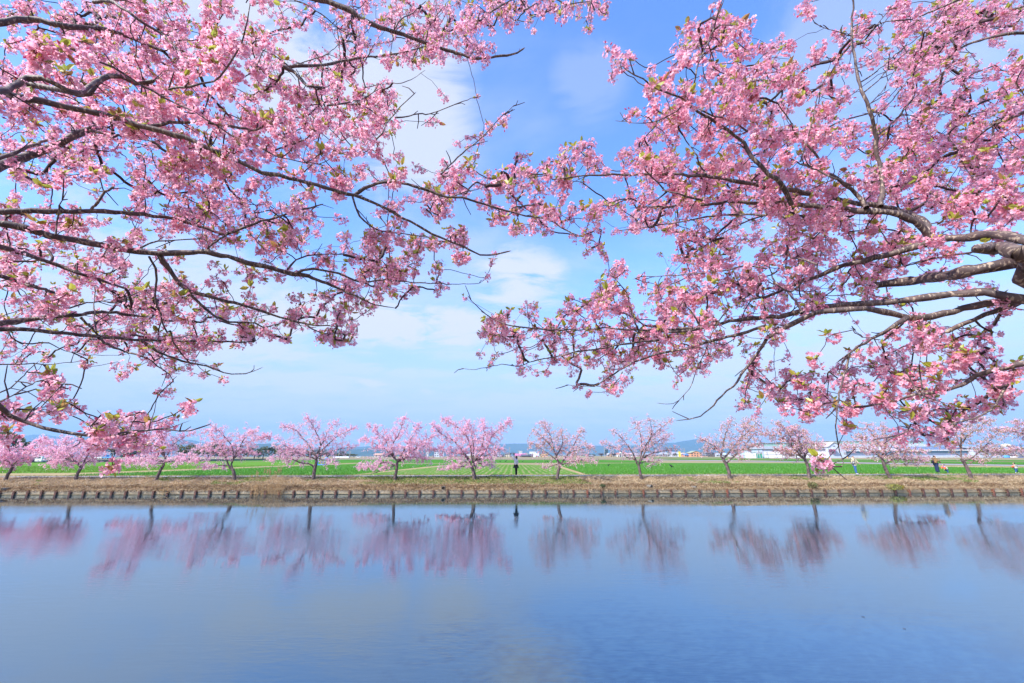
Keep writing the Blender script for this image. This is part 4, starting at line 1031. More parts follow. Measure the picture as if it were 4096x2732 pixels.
# beyond the frame the crowns go on: a looser cloud of blossom above and outside
for t_ in (0, 1):
    sx = -1 if t_ == 0 else 1
    EX = np.vstack(EXT[t_])
    for _e in range(420):
        p = EX[rng.integers(len(EX))] + rng.normal(0, 1, 3) * np.array([.28, .34, .30]) + np.array([0, 0, .12]) if _e < 300 else np.array([sx * rng.uniform(2.6, 5.6), rng.uniform(1.4, 4.6), rng.uniform(1.6, 3.9)])
        cpos = np.array(RM.transposed() @ (Vector(p) - Vector((0, 0, CAMZ))))
        dd = -cpos[2]
        if dd > .1 and abs(cpos[0] / dd) < 1.30 and abs(cpos[1] / dd) < .9: continue
        tg[t_].append(list(p)); tgd[t_].append(9); tgl[t_].append(.3)
for t_ in (0, 1):
    T = np.array(tg[t_]); D = np.array(tgd[t_]); EX = np.vstack(EXT[t_]); sk = np.vstack([skel[t_], EX]); sdirs[t_] = np.vstack([sdirs[t_], np.repeat([[-.8 if t_ else .8, .1, .5]], len(EX), 0)])
    par, order = grow_fixed(sk, np.zeros(len(sk)), T, .12)
    bag = TubeBag(); tang = twigs(bag, sk, sdirs[t_], T, par, order, .0016, .42, .011)
    # bare spur shoots
    for _ in range(260):
        j = rng.integers(len(skel[t_])); a = sk[j]; d = sdirs[t_][j] * .5 + rng.normal(0, .6, 3); d /= np.linalg.norm(d); L = rng.uniform(.02, .12)
        bag.add(np.array([a, a + d * L * .5, a + d * L + rng.normal(0, .01, 3)]), [.0032, .0025, .0018], 4)
    o = link('twigs', bag.mesh('twigs'), (M_twig,)); o['kind'] = 'stuff'; parent_keep(o, near[t_])
    idx = np.argsort(D); front = set(idx[:295].tolist())
    rest = []; lrest = []; nl = 0
    for k in range(len(T)):
        if k in front:
            o = bpy.data.objects.new('blossom_cluster', HI_me[rng.integers(len(HI_me))]); COL.objects.link(o); parent_keep(o, near[t_])
            o.location = T[k]; o.rotation_euler = (rng.normal(0, .4), rng.normal(0, .4), rng.uniform(0, 6.28)); s = rng.uniform(.92, 1.12); o.scale = (s, s, s)
        else: rest.append((T[k], rng.uniform(.80, 1.18)))
        if rng.uniform() < tgl[t_][k]:
            lp = T[k] + tang[k] * rng.uniform(.0, .035)
            if k in front and nl < 200:
                o = bpy.data.objects.new('leaf_tuft', LF_me[rng.integers(len(LF_me))]); COL.objects.link(o); parent_keep(o, near[t_])
                o.location = lp; o.rotation_euler = (rng.normal(0, .4), rng.normal(0, .4), rng.uniform(0, 6.28)); nl += 1
            else: lrest.append((lp, rng.uniform(.8, 1.15)))
    # smaller bunches along the twigs
    for k in range(len(T)):
        a = sk[-1 - par[k]] if par[k] < 0 else T[par[k]]
        L = np.linalg.norm(T[k] - a)
        if L > .16 and D[k] < 8 and rng.uniform() < .35: rest.append((a + (T[k] - a) * rng.uniform(.55, .85), rng.uniform(.6, .85)))
    o = merged('blossoms', LO, rest, M_petal, None); parent_keep(o, near[t_])
    o = merged('young_leaves', LF, lrest, M_leaf, None); parent_keep(o, near[t_])
    print('TREE', t_, len(T), len(rest), len(lrest))
# ================================================================== ROW OF TREES ON THE FAR BANK
def qz(ox, oy, s): return lambda pts: [(ox + x / s, oy + y / s) for x, y in pts]
q1 = qz(0, 1640, 2.867); q2 = qz(780, 1640, 2.867); q3 = qz(1560, 1640, 2.867); q4 = qz(2340, 1640, 2.867); q5 = qz(3000, 1640, 3.733); q6 = qz(3500, 1640, 3.733)
FAR = [
 dict(l='cherry tree at the far left end of the far bank, cut by the left edge', den=1.0, lf=.06, lo=0.6, T=[(-345, 1925), (-330, 1885), (-318, 1860)],
      L=[[(-318, 1860), (-360, 1820), (-440, 1790)], [(-318, 1860), (-290, 1810), (-270, 1740)], [(-318, 1862), (-250, 1830), (-190, 1800)]]),
 dict(l='short leaning cherry tree in full pink bloom at the left end of the bank', den=1.15, lf=.05, T=q1([(60, 800), (100, 730), (150, 650)]),
      L=[q1([(150, 650), (100, 600), (30, 570), (-80, 500)]), q1([(150, 640), (210, 570), (280, 500), (370, 440)]), q1([(150, 650), (130, 540), (100, 430), (20, 400)]), q1([(155, 640), (250, 590), (330, 560)]), q1([(140, 640), (40, 520), (-100, 420)])]),
 dict(l='wide Y-forked pink cherry tree in front of the white van', den=1.1, lf=.06, T=q1([(865, 840), (880, 750), (930, 670)]),
      L=[q1([(930, 670), (880, 600), (820, 570), (720, 500), (620, 420), (450, 345)]), q1([(930, 670), (980, 610), (1050, 560), (1120, 500)]), q1([(860, 590), (800, 500), (770, 420), (740, 330)]),
         q1([(830, 575), (700, 590), (620, 620)]), q1([(900, 620), (960, 480), (1000, 380)]), q1([(840, 580), (600, 500), (420, 470)]), q1([(940, 640), (1030, 480), (1100, 400)])]),
 dict(l='tall dense pink cherry tree with upright top sprigs, second fork left of the reeds', den=1.2, lf=.06, T=q1([(1785, 815), (1830, 710), (1880, 620)]),
      L=[q1([(1880, 620), (1890, 540), (1800, 480), (1650, 420), (1480, 370)]), q1([(1890, 560), (1960, 450), (2020, 370), (2180, 270)]), q1([(1885, 600), (2020, 570), (2150, 560), (2260, 580)]),
         q1([(1880, 590), (1760, 560), (1600, 590), (1430, 590)]), q1([(1890, 540), (1860, 400), (1820, 250), (1830, 90)]), q1([(1880, 520), (1760, 350), (1640, 200), (1480, 60)]), q1([(1880, 610), (1780, 610), (1700, 620)])]),
 dict(l='twin-stemmed pink cherry tree standing just left of the reed plumes', den=.85, lf=.10, T=q2([(450, 815), (450, 740), (430, 680), (395, 655)]),
      L=[q2([(395, 655), (365, 580), (340, 500), (270, 400), (190, 310), (140, 230)]), q2([(430, 680), (420, 620), (440, 570), (480, 490), (540, 420), (620, 370), (780, 310), (845, 300)]), q2([(440, 560), (430, 440), (400, 380), (300, 260), (225, 200)]),
         q2([(380, 635), (250, 640), (110, 650)]), q2([(340, 520), (200, 470), (60, 420)]), q2([(445, 555), (560, 480), (690, 500)]), q2([(500, 470), (560, 340), (680, 235)])]),
 dict(l='tall open-crowned pink cherry tree in front of the blue frame', den=.85, lf=.06, T=q2([(1360, 820), (1368, 700), (1390, 610), (1390, 530)]),
      L=[q2([(1368, 660), (1320, 620), (1200, 600), (1080, 550), (960, 530), (870, 580)]), q2([(1390, 540), (1340, 450), (1250, 340), (1150, 230), (1020, 185)]), q2([(1390, 530), (1440, 400), (1400, 280), (1320, 130), (1290, 90)]),
         q2([(1420, 440), (1490, 330), (1530, 230), (1630, 130)]), q2([(1400, 520), (1500, 420), (1640, 300), (1820, 210)]), q2([(1400, 540), (1550, 480), (1700, 440), (1830, 430)]), q2([(1380, 520), (1250, 460), (1080, 440), (930, 330)]),
         q2([(1400, 550), (1500, 580), (1610, 620)]), q2([(1390, 560), (1250, 520), (1120, 470), (980, 440)])]),
 dict(l='broad pink cherry tree with a long low left branch, beside the fullest tree', den=1.15, lf=.05, T=q3([(55, 800), (75, 680), (85, 590)]),
      L=[q3([(85, 590), (0, 480), (-60, 330), (-230, 190)]), q3([(85, 590), (160, 570), (220, 500), (360, 380), (500, 290)]), q3([(60, 560), (20, 420), (110, 260), (160, 100)]), q3([(75, 640), (-60, 600), (-220, 650), (-370, 650)]),
         q3([(60, 560), (-100, 420), (-320, 340)]), q3([(85, 590), (230, 540), (430, 570)]), q3([(90, 570), (200, 400), (330, 180)]), q3([(70, 630), (-120, 700), (-230, 740)]), q3([(80, 590), (260, 460), (450, 400)])]),
 dict(l='largest and fullest pink cherry tree, left of the woman raising her arm', den=1.45, lf=.05, T=q3([(972, 825), (960, 720), (930, 640)]),
      L=[q3([(930, 630), (870, 520), (720, 490), (560, 450), (460, 460)]), q3([(950, 610), (920, 420), (870, 290), (750, 180), (610, 105)]), q3([(955, 610), (1040, 450), (1080, 300), (1060, 130)]),
         q3([(970, 600), (1110, 440), (1170, 300), (1280, 200), (1390, 120)]), q3([(940, 650), (800, 650), (620, 690)]), q3([(965, 610), (1090, 620), (1165, 640)]), q3([(930, 620), (760, 380), (600, 280), (490, 175)]),
         q3([(960, 600), (950, 350), (880, 130)]), q3([(970, 600), (1150, 500), (1270, 440)]), q3([(960, 620), (980, 660), (975, 715)]), q3([(940, 620), (840, 600), (760, 715)])]),
 dict(l='slender pink cherry tree just right of the woman with a low bare limb', den=.75, lf=.28, T=q3([(1918, 800), (1930, 700), (1950, 625), (1915, 570)]),
      L=[q3([(1915, 570), (1870, 420), (1850, 330), (1800, 220), (1720, 150)]), q3([(1955, 620), (2060, 480), (2130, 360), (2200, 230)]), q3([(1955, 625), (2070, 600), (2180, 575), (2340, 590)]), q3([(1905, 565), (1770, 470), (1620, 370)]),
         q3([(1935, 620), (1860, 640), (1780, 670)]), q3([(1900, 540), (1980, 380), (1950, 220)]), q3([(2060, 490), (2180, 450), (2320, 420)]), q3([(1870, 440), (1760, 320), (1660, 240)])]),
 dict(l='sparse fan-shaped cherry tree right of the middle, its trunk leaning left', den=.6, lf=.22, T=q4([(648, 800), (630, 710), (615, 620)]),
      L=[q4([(605, 630), (560, 560), (480, 540), (380, 450), (210, 380)]), q4([(620, 610), (650, 480), (640, 300), (600, 200), (560, 110)]), q4([(630, 600), (700, 450), (740, 350), (800, 270), (990, 110)]), q4([(660, 560), (760, 500), (900, 470), (1040, 460)]),
         q4([(600, 600), (520, 450), (400, 300), (320, 240)]), q4([(700, 440), (860, 350), (965, 300)]), q4([(650, 480), (760, 280), (740, 90)]), q4([(620, 615), (720, 590), (830, 600)])]),
 dict(l='sparse cherry tree with a V of bare limbs, left of the long warehouse', den=.7, lf=.35, T=q4([(1657, 800), (1650, 710), (1605, 600), (1570, 545)]),
      L=[q4([(1570, 550), (1510, 440), (1420, 380), (1310, 320)]), q4([(1585, 560), (1690, 440), (1780, 330), (1830, 200), (1890, 120)]), q4([(1620, 610), (1720, 520), (1820, 420), (1950, 270), (2035, 250)]), q4([(1560, 530), (1600, 330), (1630, 220), (1665, 125)]),
         q4([(1700, 470), (1850, 440), (1990, 400)]), q4([(1520, 450), (1440, 440), (1380, 470)]), q4([(1780, 330), (1900, 220), (1985, 130)])]),
 dict(l='pale leafy cherry tree with a crooked dark trunk in front of the warehouse', den=1.0, lf=.33, T=q5([(882, 1015), (865, 860), (825, 745), (780, 705)]),
      L=[q5([(770, 705), (650, 560), (560, 470), (400, 390), (230, 370)]), q5([(822, 730), (810, 600), (830, 480), (800, 330)]), q5([(780, 705), (740, 600), (620, 420), (500, 250), (410, 190)]), q5([(815, 720), (880, 600), (960, 500), (1060, 560)]),
         q5([(770, 700), (600, 620), (380, 590)]), q5([(800, 710), (760, 690), (500, 660)]), q5([(810, 650), (700, 380), (640, 270)])]),
 dict(l='pale leafy cherry tree between the hatted walker and the woman in brown', den=.95, lf=.35, T=q5([(2090, 1015), (2020, 870), (1985, 760), (1955, 700)]),
      L=[q5([(1955, 700), (1850, 640), (1700, 570), (1420, 560)]), q5([(1980, 710), (1960, 560), (1850, 400), (1740, 220)]), q5([(1990, 710), (2080, 600), (2150, 500), (2300, 380)]), q5([(2015, 800), (2130, 740), (2350, 735), (2620, 760)]),
         q5([(1970, 700), (2040, 450), (1990, 240)]), q5([(1960, 700), (1750, 470), (1600, 400)]), q5([(2000, 710), (2250, 620), (2600, 640)]), q5([(1990, 720), (1890, 700), (1860, 715)])]),
 dict(l='leaning brownish-pink cherry tree between the woman in brown and the running child', den=.8, lf=.42, T=q6([(1435, 1010), (1385, 880), (1320, 770), (1290, 730)]),
      L=[q6([(1290, 735), (1280, 600), (1240, 470), (1200, 370), (1060, 240)]), q6([(1285, 700), (1180, 630), (1080, 570), (930, 440)]), q6([(1325, 760), (1440, 720), (1560, 620), (1700, 480), (1850, 330)]), q6([(1285, 600), (1300, 350), (1400, 200), (1560, 120)]),
         q6([(1450, 715), (1500, 760), (1570, 775)]), q6([(1560, 620), (1720, 610), (1880, 640)]), q6([(1290, 500), (1420, 350), (1700, 150)])]),
 dict(l='pale pink cherry tree beyond the right edge, its crown cut by the frame', den=.9, lf=.3, T=[(4330, 1905), (4290, 1860), (4262, 1828)],
      L=[[(4262, 1828), (4180, 1770), (4080, 1730), (3990, 1720)], [(4262, 1828), (4240, 1740), (4180, 1680)], [(4262, 1828), (4330, 1760), (4420, 1700)], [(4255, 1825), (4150, 1800), (4030, 1800)], [(4262, 1820), (4200, 1730), (4060, 1690)]]),
]
def puffs(P, size, cols):
    n = len(P); a = rng.normal(0, 1, (n, 3)); a /= np.linalg.norm(a, axis=1)[:, None]; b = np.cross(a, rng.normal(0, 1, (n, 3))); b /= np.linalg.norm(b, axis=1)[:, None] + 1e-9
    c = np.cross(a, b); s = size[:, None]
    V = np.stack([P - a * s + c * s * .3, P - b * s - c * s * .2, P + a * s + c * s * .3, P + b * s - c * s * .2], 1).reshape(-1, 3)
    return V, np.arange(n)[:, None] * 4 + np.array([[0, 1, 2], [0, 2, 3]]).reshape(2, 3)[None, 0], np.arange(n)[:, None] * 4 + np.array([[0, 2, 3]]), np.repeat(cols, 4, axis=0)
TD = 34.95
for ti, tr in enumerate(FAR):
    tr['den'] *= .76 if ti >= 8 else .86
    T0 = [on_y(u, v, TD) for u, v in tr['T']]
    base = Vector((T0[0].x, T0[0].y, bank_surf(T0[0].x, T0[0].y)))
    root = empty('cherry_tree', base, 0, tr['l'], 'cherry tree', 'cherry trees in a row on the far bank')
    P = [np.array(base) + np.array([0, 0, -.25])] + [np.array(p) for p in T0]
    if np.linalg.norm(P[1] - P[0]) < .2: P.pop(1)
    P = np.array(P); rt = np.linspace(.155, .095, len(P)) * (1.15 if tr['den'] > 1.2 else .95)
    pts, rr = catmull(P, rt, .12); rr[0] *= 1.35; rr[1] *= 1.12
    rr *= 1 + rng.normal(0, .03, len(rr)); pts[1:-1] += rng.normal(0, .008, (len(pts) - 2, 3))
    b_ = TubeBag(); b_.add(pts, rr, 10); o = link('trunk', b_.mesh('trunk'), (M_barkfar,)); parent_keep(o, root)
    SK = []; SD = []; PL = []; cand = []
    for li, L in enumerate(tr['L']):
        yo = [(0, 1.1, -1.0, .5, -.5, 1.3, -1.2, .2, -.8, .8, -.2)[li % 11] * rng.uniform(.7, 1.2)][0]
        n = len(L); Q = np.array([list(on_y(u, v, TD + yo * (k / (n - 1)) ** 1.1)) for k, (u, v) in enumerate(L)])
        ln = np.linalg.norm(np.diff(Q, axis=0), axis=1).sum()
        r0 = .030 + .010 * ln
        pp, rr = catmull(Q, np.linspace(r0, .010, n), .10); pp[1:-1] += rng.normal(0, .012, (len(pp) - 2, 3))
        b_ = TubeBag(); b_.add(pp, rr, 7); o = link('limb', b_.mesh('limb'), (M_barkfar,)); parent_keep(o, root)
        d = np.gradient(pp, axis=0); d /= np.linalg.norm(d, axis=1)[:, None] + 1e-9
        SK.append(pp); SD.append(d); PL.append(np.linspace(0, ln, len(pp)))
        m = int(32 * ln * (1.0 + .25 * tr['den']))
        s = rng.uniform(.16, 1.0, m) ** .85; k = np.clip((s * (len(pp) - 1)).astype(int), 0, len(pp) - 1)
        off = rng.normal(0, 1, (m, 3)) * (.17 + .26 * np.sin(s * math.pi))[:, None] * np.array([1.0, 1.3, .72]) + d[k] * rng.uniform(-.05, .25, (m, 1)) + np.array([0, 0, .05])
        cand.append(pp[k] + off)
    SK = np.vstack(SK); SD = np.vstack(SD); PL = np.concatenate(PL); C = np.vstack(cand)
    zlow = base.z + .75; C = C[C[:, 2] > zlow]
    par, order = grow_fixed(SK, PL * .25, C, .30)
    bag = TubeBag(); twigs(bag, SK, SD, C, par, order, .0055, .42, .024, sides=3, kink=.10)
    o = link('twigs', bag.mesh('twigs'), (M_barkfar,)); o['kind'] = 'stuff'; parent_keep(o, root)
    # blossom along the twigs
    A = np.array([SK[-1 - p] if p < 0 else C[p] for p in par]); nb = int(15500 * tr['den'] * tr.get('lo', 1) * min(1.2, len(C) / 420))
    k = rng.integers(0, len(C), nb); f = rng.uniform(.1, 1.12, (nb, 1)); Pb = A[k] + (C[k] - A[k]) * f + rng.normal(0, .045, (nb, 3))
    tips = rng.uniform(0, 1, nb) < .25
    Pb[tips] = C[k][tips] + rng.normal(0, .075, (tips.sum(), 3))
    leafm = rng.uniform(0, 1, nb) < tr['lf']
    pk = np.array([[.95, .52, .66], [.97, .62, .74], [.91, .44, .58], [.97, .70, .79]])[rng.integers(0, 4, nb)] * rng.uniform(.9, 1.05, (nb, 1))
    if tr['lf'] > .2: pk = pk * np.array([1.0, 1.04, .98])
    lc = np.array([[.40, .28, .07], [.42, .20, .08], [.30, .32, .05]])[rng.integers(0, 3, nb)] * rng.uniform(.8, 1.1, (nb, 1))
    for nm, msk, cc, m, sz in (('blossoms', ~leafm, pk, M_petal, (.024, .042)), ('young_leaves', leafm, lc, M_leaf, (.022, .040))):
        V, Fa, Fb, CC = puffs(Pb[msk], rng.uniform(*sz, msk.sum()), np.clip(cc[msk], 0, .96))
        o = link(nm, np_mesh(nm, V, [Fa.reshape(-1, 3), Fb.reshape(-1, 3)], cols=CC), (m,)); o['kind'] = 'stuff'; parent_keep(o, root)

# ================================================================== DISTANT VEGETATION
def px_at(D): return D / 1825.0
def tree(name, u, vbase, w, h, D, tones, label, cat='tree', group=None, nleaf=420, size=None, bare=False, trunk=.3):
    """w,h in picture px; crown of many leaf faces in uneven lobes"""
    p = on_y(u, vbase, D); p.z = max(-.03, p.z - .1); s = px_at(D) * 1.0; Wm = w * s; Hm = h * s
    root = empty(name, p, 0, label, cat, group)
    b_ = TubeBag(); tw = max(.06, Wm * .035)
    b_.add(np.array([[0, 0, -.3], [Wm * .02, 0, Hm * .3], [-Wm * .01, 0, Hm * .62]]), [tw, tw * .8, tw * .3], 6)
    nb = 60 if bare else 5
    tips = []
    for i in range(nb):
        a = rng.uniform(0, 6.28); z0 = Hm * rng.uniform(.2, .55); r_ = Wm * .5 * rng.uniform(.5, 1); z1 = Hm * rng.uniform(.5, 1.0) * (1 - .25 * (r_ / Wm * 2) ** 2)
        e_ = np.array([math.cos(a) * r_, math.sin(a) * r_, z1]); s0 = np.array([0, 0, z0]); tips.append(e_)
        b_.add(np.array([s0, (s0 + e_) / 2 + np.array([0, 0, Hm * .06]), e_]), [tw * .4, tw * .25, tw * .08], 3)
    o = link('trunk', b_.mesh('trunk'), (M_barkfar,), root)
    lobes = [(np.array([0, 0, Hm * .62]), np.array([Wm * .36, Wm * .34, Hm * .33]))]
    for i in range(9):
        a = rng.uniform(0, 6.28); q = rng.uniform(.35, .9)
        lobes.append((np.array([math.cos(a) * Wm * .30, math.sin(a) * Wm * .26, Hm * q]), np.array([Wm, Wm, Hm]) * rng.uniform(.12, .24)))
    P = []; 
    n = nleaf // 4 if bare else nleaf
    for _ in range(n):
        c, r_ = lobes[rng.integers(len(lobes))]; d = rng.normal(0, 1, 3); d /= np.linalg.norm(d); P.append(c + d * r_ * rng.uniform(.65, 1.05))
    if bare:
        P = [tips[rng.integers(len(tips))] * rng.uniform(.75, 1.05) + rng.normal(0, Wm * .04, 3) for _ in range(nleaf)]
    P = np.array(P); P[:, 2] = np.clip(P[:, 2], Hm * .05, Hm * 1.05)
    sz = (size or .035) * Wm
    col = np.array(tones)[rng.integers(0, len(tones), len(P))] * rng.uniform(.8, 1.2, (len(P), 1))
    V, Fa, Fb, CC = puffs(P, rng.uniform(.6, 1.3, len(P)) * sz * (.35 if bare else 1), col)
    o = link('crown', np_mesh('crown', V, [Fa.reshape(-1, 3), Fb.reshape(-1, 3)], cols=CC), (M_leaf,), root)
    return root
EV = [(.030, .055, .018), (.045, .075, .022), (.07, .095, .03), (.02, .04, .018)]
OL = [(.12, .13, .035), (.17, .14, .05), (.07, .09, .03), (.05, .07, .02)]
BR = [(.20, .15, .12), (.16, .12, .10), (.25, .19, .15)]
G1 = 'trees and hedges beyond the fields on the left'
tree('evergreen_tree', 20, 1836, 150, 103, 170, OL, 'big dark evergreen tree with yellowish tips at the left edge behind the cherry trees', group=G1, nleaf=2200, size=.028)
tree('evergreen_tree', 108, 1836, 70, 72, 172, EV, 'smaller dark evergreen right of the big one at the left edge', group=G1, nleaf=900)
tree('evergreen_tree', 250, 1838, 90, 46, 185, EV, 'low dark evergreen behind the wide forked cherry tree', group=G1, nleaf=700)
tree('bare_tree', 445, 1838, 85, 78, 200, BR, 'round bare brown tree rising above the parked cars', group=G1, bare=True, nleaf=500)
tree('bare_tree', 385, 1838, 60, 66, 205, BR, 'second bare brown tree left of the taller one above the cars', group=G1, bare=True, nleaf=400)
tree('evergreen_tree', 520, 1838, 100, 50, 190, EV, 'dark evergreen hidden behind the tall dense cherry tree', group=G1, nleaf=700)
hed = [(735, 84, 62, OL), (775, 60, 50, EV), (830, 100, 70, OL), (900, 90, 58, EV), (960, 70, 48, OL), (1015, 62, 50, EV), (1050, 60, 52, OL), (1085, 54, 54, EV), (1118, 50, 50, OL), (1150, 46, 50, EV), (1190, 60, 46, EV), (1240, 66, 50, BR), (1280, 60, 56, BR), (1310, 50, 44, BR)]
HL = ['mid-height olive tree just right of the tall dense cherry tree', 'dark evergreen low between two olive trees on the left field edge', 'tallest olive tree behind the twin-stemmed cherry tree', 'dark green tree behind the right side of the twin-stemmed cherry',
      'rounded olive tree straight above the reed plumes, in front of the hill', 'dark evergreen just right of the rounded olive tree over the reeds', 'olive tree with a bumpy top in the middle of the wood edge', 'pointed dark evergreen under the left hill slope',
      'olive tree right of the pointed evergreen at the wood edge', 'dark evergreen left of the open-crowned cherry tree', 'low dark evergreen behind the open-crowned cherry tree', 'bare brown tree behind the left side of the open-crowned cherry',
      'taller bare brown tree behind the open-crowned cherry', 'bare brown tree over the blue frame']
for (u, w, h, t_), l in zip(hed, HL):
    tree('bare_tree' if t_ is BR else 'evergreen_tree', u, 1838, w, h, 200 + rng.uniform(0, 25), t_, l, group=G1, bare=t_ is BR, nleaf=650 if t_ is not BR else 380)
tree('evergreen_tree', 1367, 1829, 34, 25, 420, EV, 'small dark evergreen clump above the white plastic tunnel', nleaf=500)
tree('evergreen_tree', 1345, 1829, 30, 20, 425, EV, 'lower dark evergreen left of the clump above the plastic tunnel', nleaf=400)
for k, (u, l) in enumerate(((1352, 'yellow-green hedge bush at the left end behind the plastic tunnel'), (1382, 'yellow-green hedge bush in the middle behind the plastic tunnel'), (1415, 'yellow-green hedge bush right of the plastic tunnel'))):
    tree('hedge_bush', u, 1826.5, 38, 11, 410, OL, l, 'bush', nleaf=350)
V2 = 'trees among the far houses'
tree('bare_tree', 2042, 1827, 20, 24, 560, BR, 'round bare tree behind the raised hand of the woman', group=V2, bare=True, nleaf=300)
tree('bare_tree', 2056, 1827, 24, 22, 575, BR, 'wide bare tree right above the head of the woman', group=V2, bare=True, nleaf=300)
tree('evergreen_tree', 2427, 1827, 15, 33, 520, EV, 'tall narrow dark evergreen beside the small gabled house right of the middle', group=V2, nleaf=500, size=.06)
tree('bare_tree', 2405, 1828, 34, 20, 530, BR, 'bare brown thicket left of the tall narrow evergreen', group=V2, bare=True, nleaf=350)
tree('bare_tree', 2455, 1828, 40, 22, 535, BR, 'bare brown thicket right of the small gabled house', group=V2, bare=True, nleaf=350)
tree('round_bush', 2702, 1825, 21, 14, 480, OL, 'round olive bush beside the little white car', 'bush', V2, nleaf=450)
tree('round_bush', 2376, 1827, 18, 11, 520, OL, 'small olive bush left of the bare thicket', 'bush', V2, nleaf=300)
tree('bare_tree', 1550, 1830, 40, 22, 560, BR, 'bare tree behind the broad cherry tree with the low branch', group=V2, bare=True, nleaf=300)
tree('bare_tree', 2350, 1828, 40, 16, 540, BR, 'low bare thicket behind the slender cherry tree', group=V2, bare=True, nleaf=300)
tree('evergreen_tree', 1560, 1829, 60, 9, 600, OL, 'low olive hedge of trees left of the tall dense pink crown', group=V2, nleaf=350)

# shrubs and reeds at the water line
def shrub(u, v, w, h, tones, label, seed, n=600):
    p = on_y(u, v, WD - .05); root = empty('shrub', p, 0, label, 'shrub')
    P = rng.normal(0, 1, (n, 3)); P /= np.linalg.norm(P, axis=1)[:, None]; P *= rng.uniform(.5, 1, (n, 1)) * np.array([w / 2, w * .35, h / 2]); P[:, 2] += h * .35
    col = np.array(tones)[rng.integers(0, len(tones), n)] * rng.uniform(.7, 1.2, (n, 1))
    V, Fa, Fb, CC = puffs(P, rng.uniform(.02, .045, n), col)
    link('leaves', np_mesh('leaves', V, [Fa.reshape(-1, 3), Fb.reshape(-1, 3)], cols=CC), (M_leaf,), root)['kind'] = 'stuff'
    b_ = TubeBag()
    for i in range(24):
        e_ = P[rng.integers(n)]; b_.add(np.array([[0, .15, -.12], e_ * .5 + np.array([0, 0, .05]), e_]), [.012, .008, .004], 3)
    link('stems', b_.mesh('stems'), (M_twig,), root)
shrub(3252, 1950, .75, .50, [(.16, .21, .05), (.24, .24, .07), (.28, .17, .07), (.10, .12, .03)], 'small olive-green shrub growing over the wall below the crooked trunk', 1, 320)
shrub(3575, 1958, 1.15, .50, [(.26, .30, .05), (.38, .34, .07), (.16, .18, .04)], 'yellow-green shrub touching the water right of the hatted walker', 2, 480)
shrub(3607, 1956, .42, .34, [(.55, .38, .04), (.40, .32, .05), (.20, .18, .03)], 'small clump with yellow flowers at the right end of the green shrub', 3, 260)
shrub(2410, 1948, .5, .25, [(.08, .11, .03), (.12, .10, .04)], 'small dark green weed on top of the wall right of the slender tree', 4, 220)
M_reed = mat('dry_reed', (0.45, 0.30, 0.15), .9, .1, noise=8, col2=(.30, .18, .09))
rd = empty('reed_clump', on_y(1068, 1972, WD - .12), 0, 'clump of tall dry reeds with feathery brown plumes rising from the water line', 'reeds')
tops = [(1028, 1884), (1033, 1892), (1060, 1876), (1070, 1880), (1079, 1876), (1082, 1886), (1101, 1885), (1107, 1892), (1113, 1872), (1119, 1878), (1125, 1872), (1010, 1900), (1045, 1905), (1092, 1902)]
for (u, v) in tops:
    a = on_y(u + rng.uniform(-6, 6), 1976, WD - .15); b2 = on_y(u, v, WD - .1 + rng.uniform(-.3, .2)); m_ = (a + b2) / 2 + Vector((rng.normal(0, .03), 0, 0))
    t_ = TubeBag(); t_.add(np.array([list(a), list(m_), list(b2)]), [.010, .008, .005], 4)
    st = link('reed_stem', t_.mesh('reed_stem'), (M_reed,)); parent_keep(st, rd)
    n = 46; s = rng.uniform(-.28, .05, n); P = np.array(b2) + np.stack([rng.normal(0, .028, n), rng.normal(0, .028, n), s], 1)
    V, Fa, Fb, CC = puffs(P, rng.uniform(.012, .035, n), np.array([[.42, .26, .13]]) * rng.uniform(.8, 1.2, (n, 1)))
    o = link('plume', np_mesh('plume', V, [Fa.reshape(-1, 3), Fb.reshape(-1, 3)], cols=CC), (M_blade,)); o.parent = st; o.matrix_parent_inverse = Matrix.Translation(rd.location).inverted() if False else Matrix.Identity(4)
bag = TubeBag()
for i in range(260):
    x = rng.uniform(-1.15, 1.25); h = rng.uniform(.35, 1.25); a = np.array([x, rng.uniform(-.15, .2), -.1]); e_ = a + np.array([rng.normal(0, .10), rng.normal(0, .08), h])
    bag.add(np.array([a, (a + e_) / 2 + rng.normal(0, .02, 3), e_]), [.006, .005, .002], 3)
o = link('reed_stalks', bag.mesh('reed_stalks'), (M_reed,), rd); o['kind'] = 'stuff'
# tangle of old vines hooped over the wall
vt = empty('vine_tangle', on_y(665, 1966, WD - .2), 0, 'tangle of pale looping dead vines hanging in front of the wall on the left', 'vines')
bag = TubeBag()
for i in range(11):
    c = np.array([rng.normal(0, .35), rng.uniform(-.12, .05), rng.normal(.02, .06)]); r_ = rng.uniform(.12, .26); a = np.linspace(rng.uniform(0, 3), rng.uniform(5, 8), 16); el = rng.uniform(.5, .8)
    bag.add(np.stack([c[0] + r_ * np.cos(a) * 1.3, c[1] + .05 * np.sin(a * 1.7), c[2] + r_ * el * np.sin(a)], 1), np.full(16, .009), 4)
link('vine_loops', bag.mesh('vine_loops'), (M_reed,), vt)
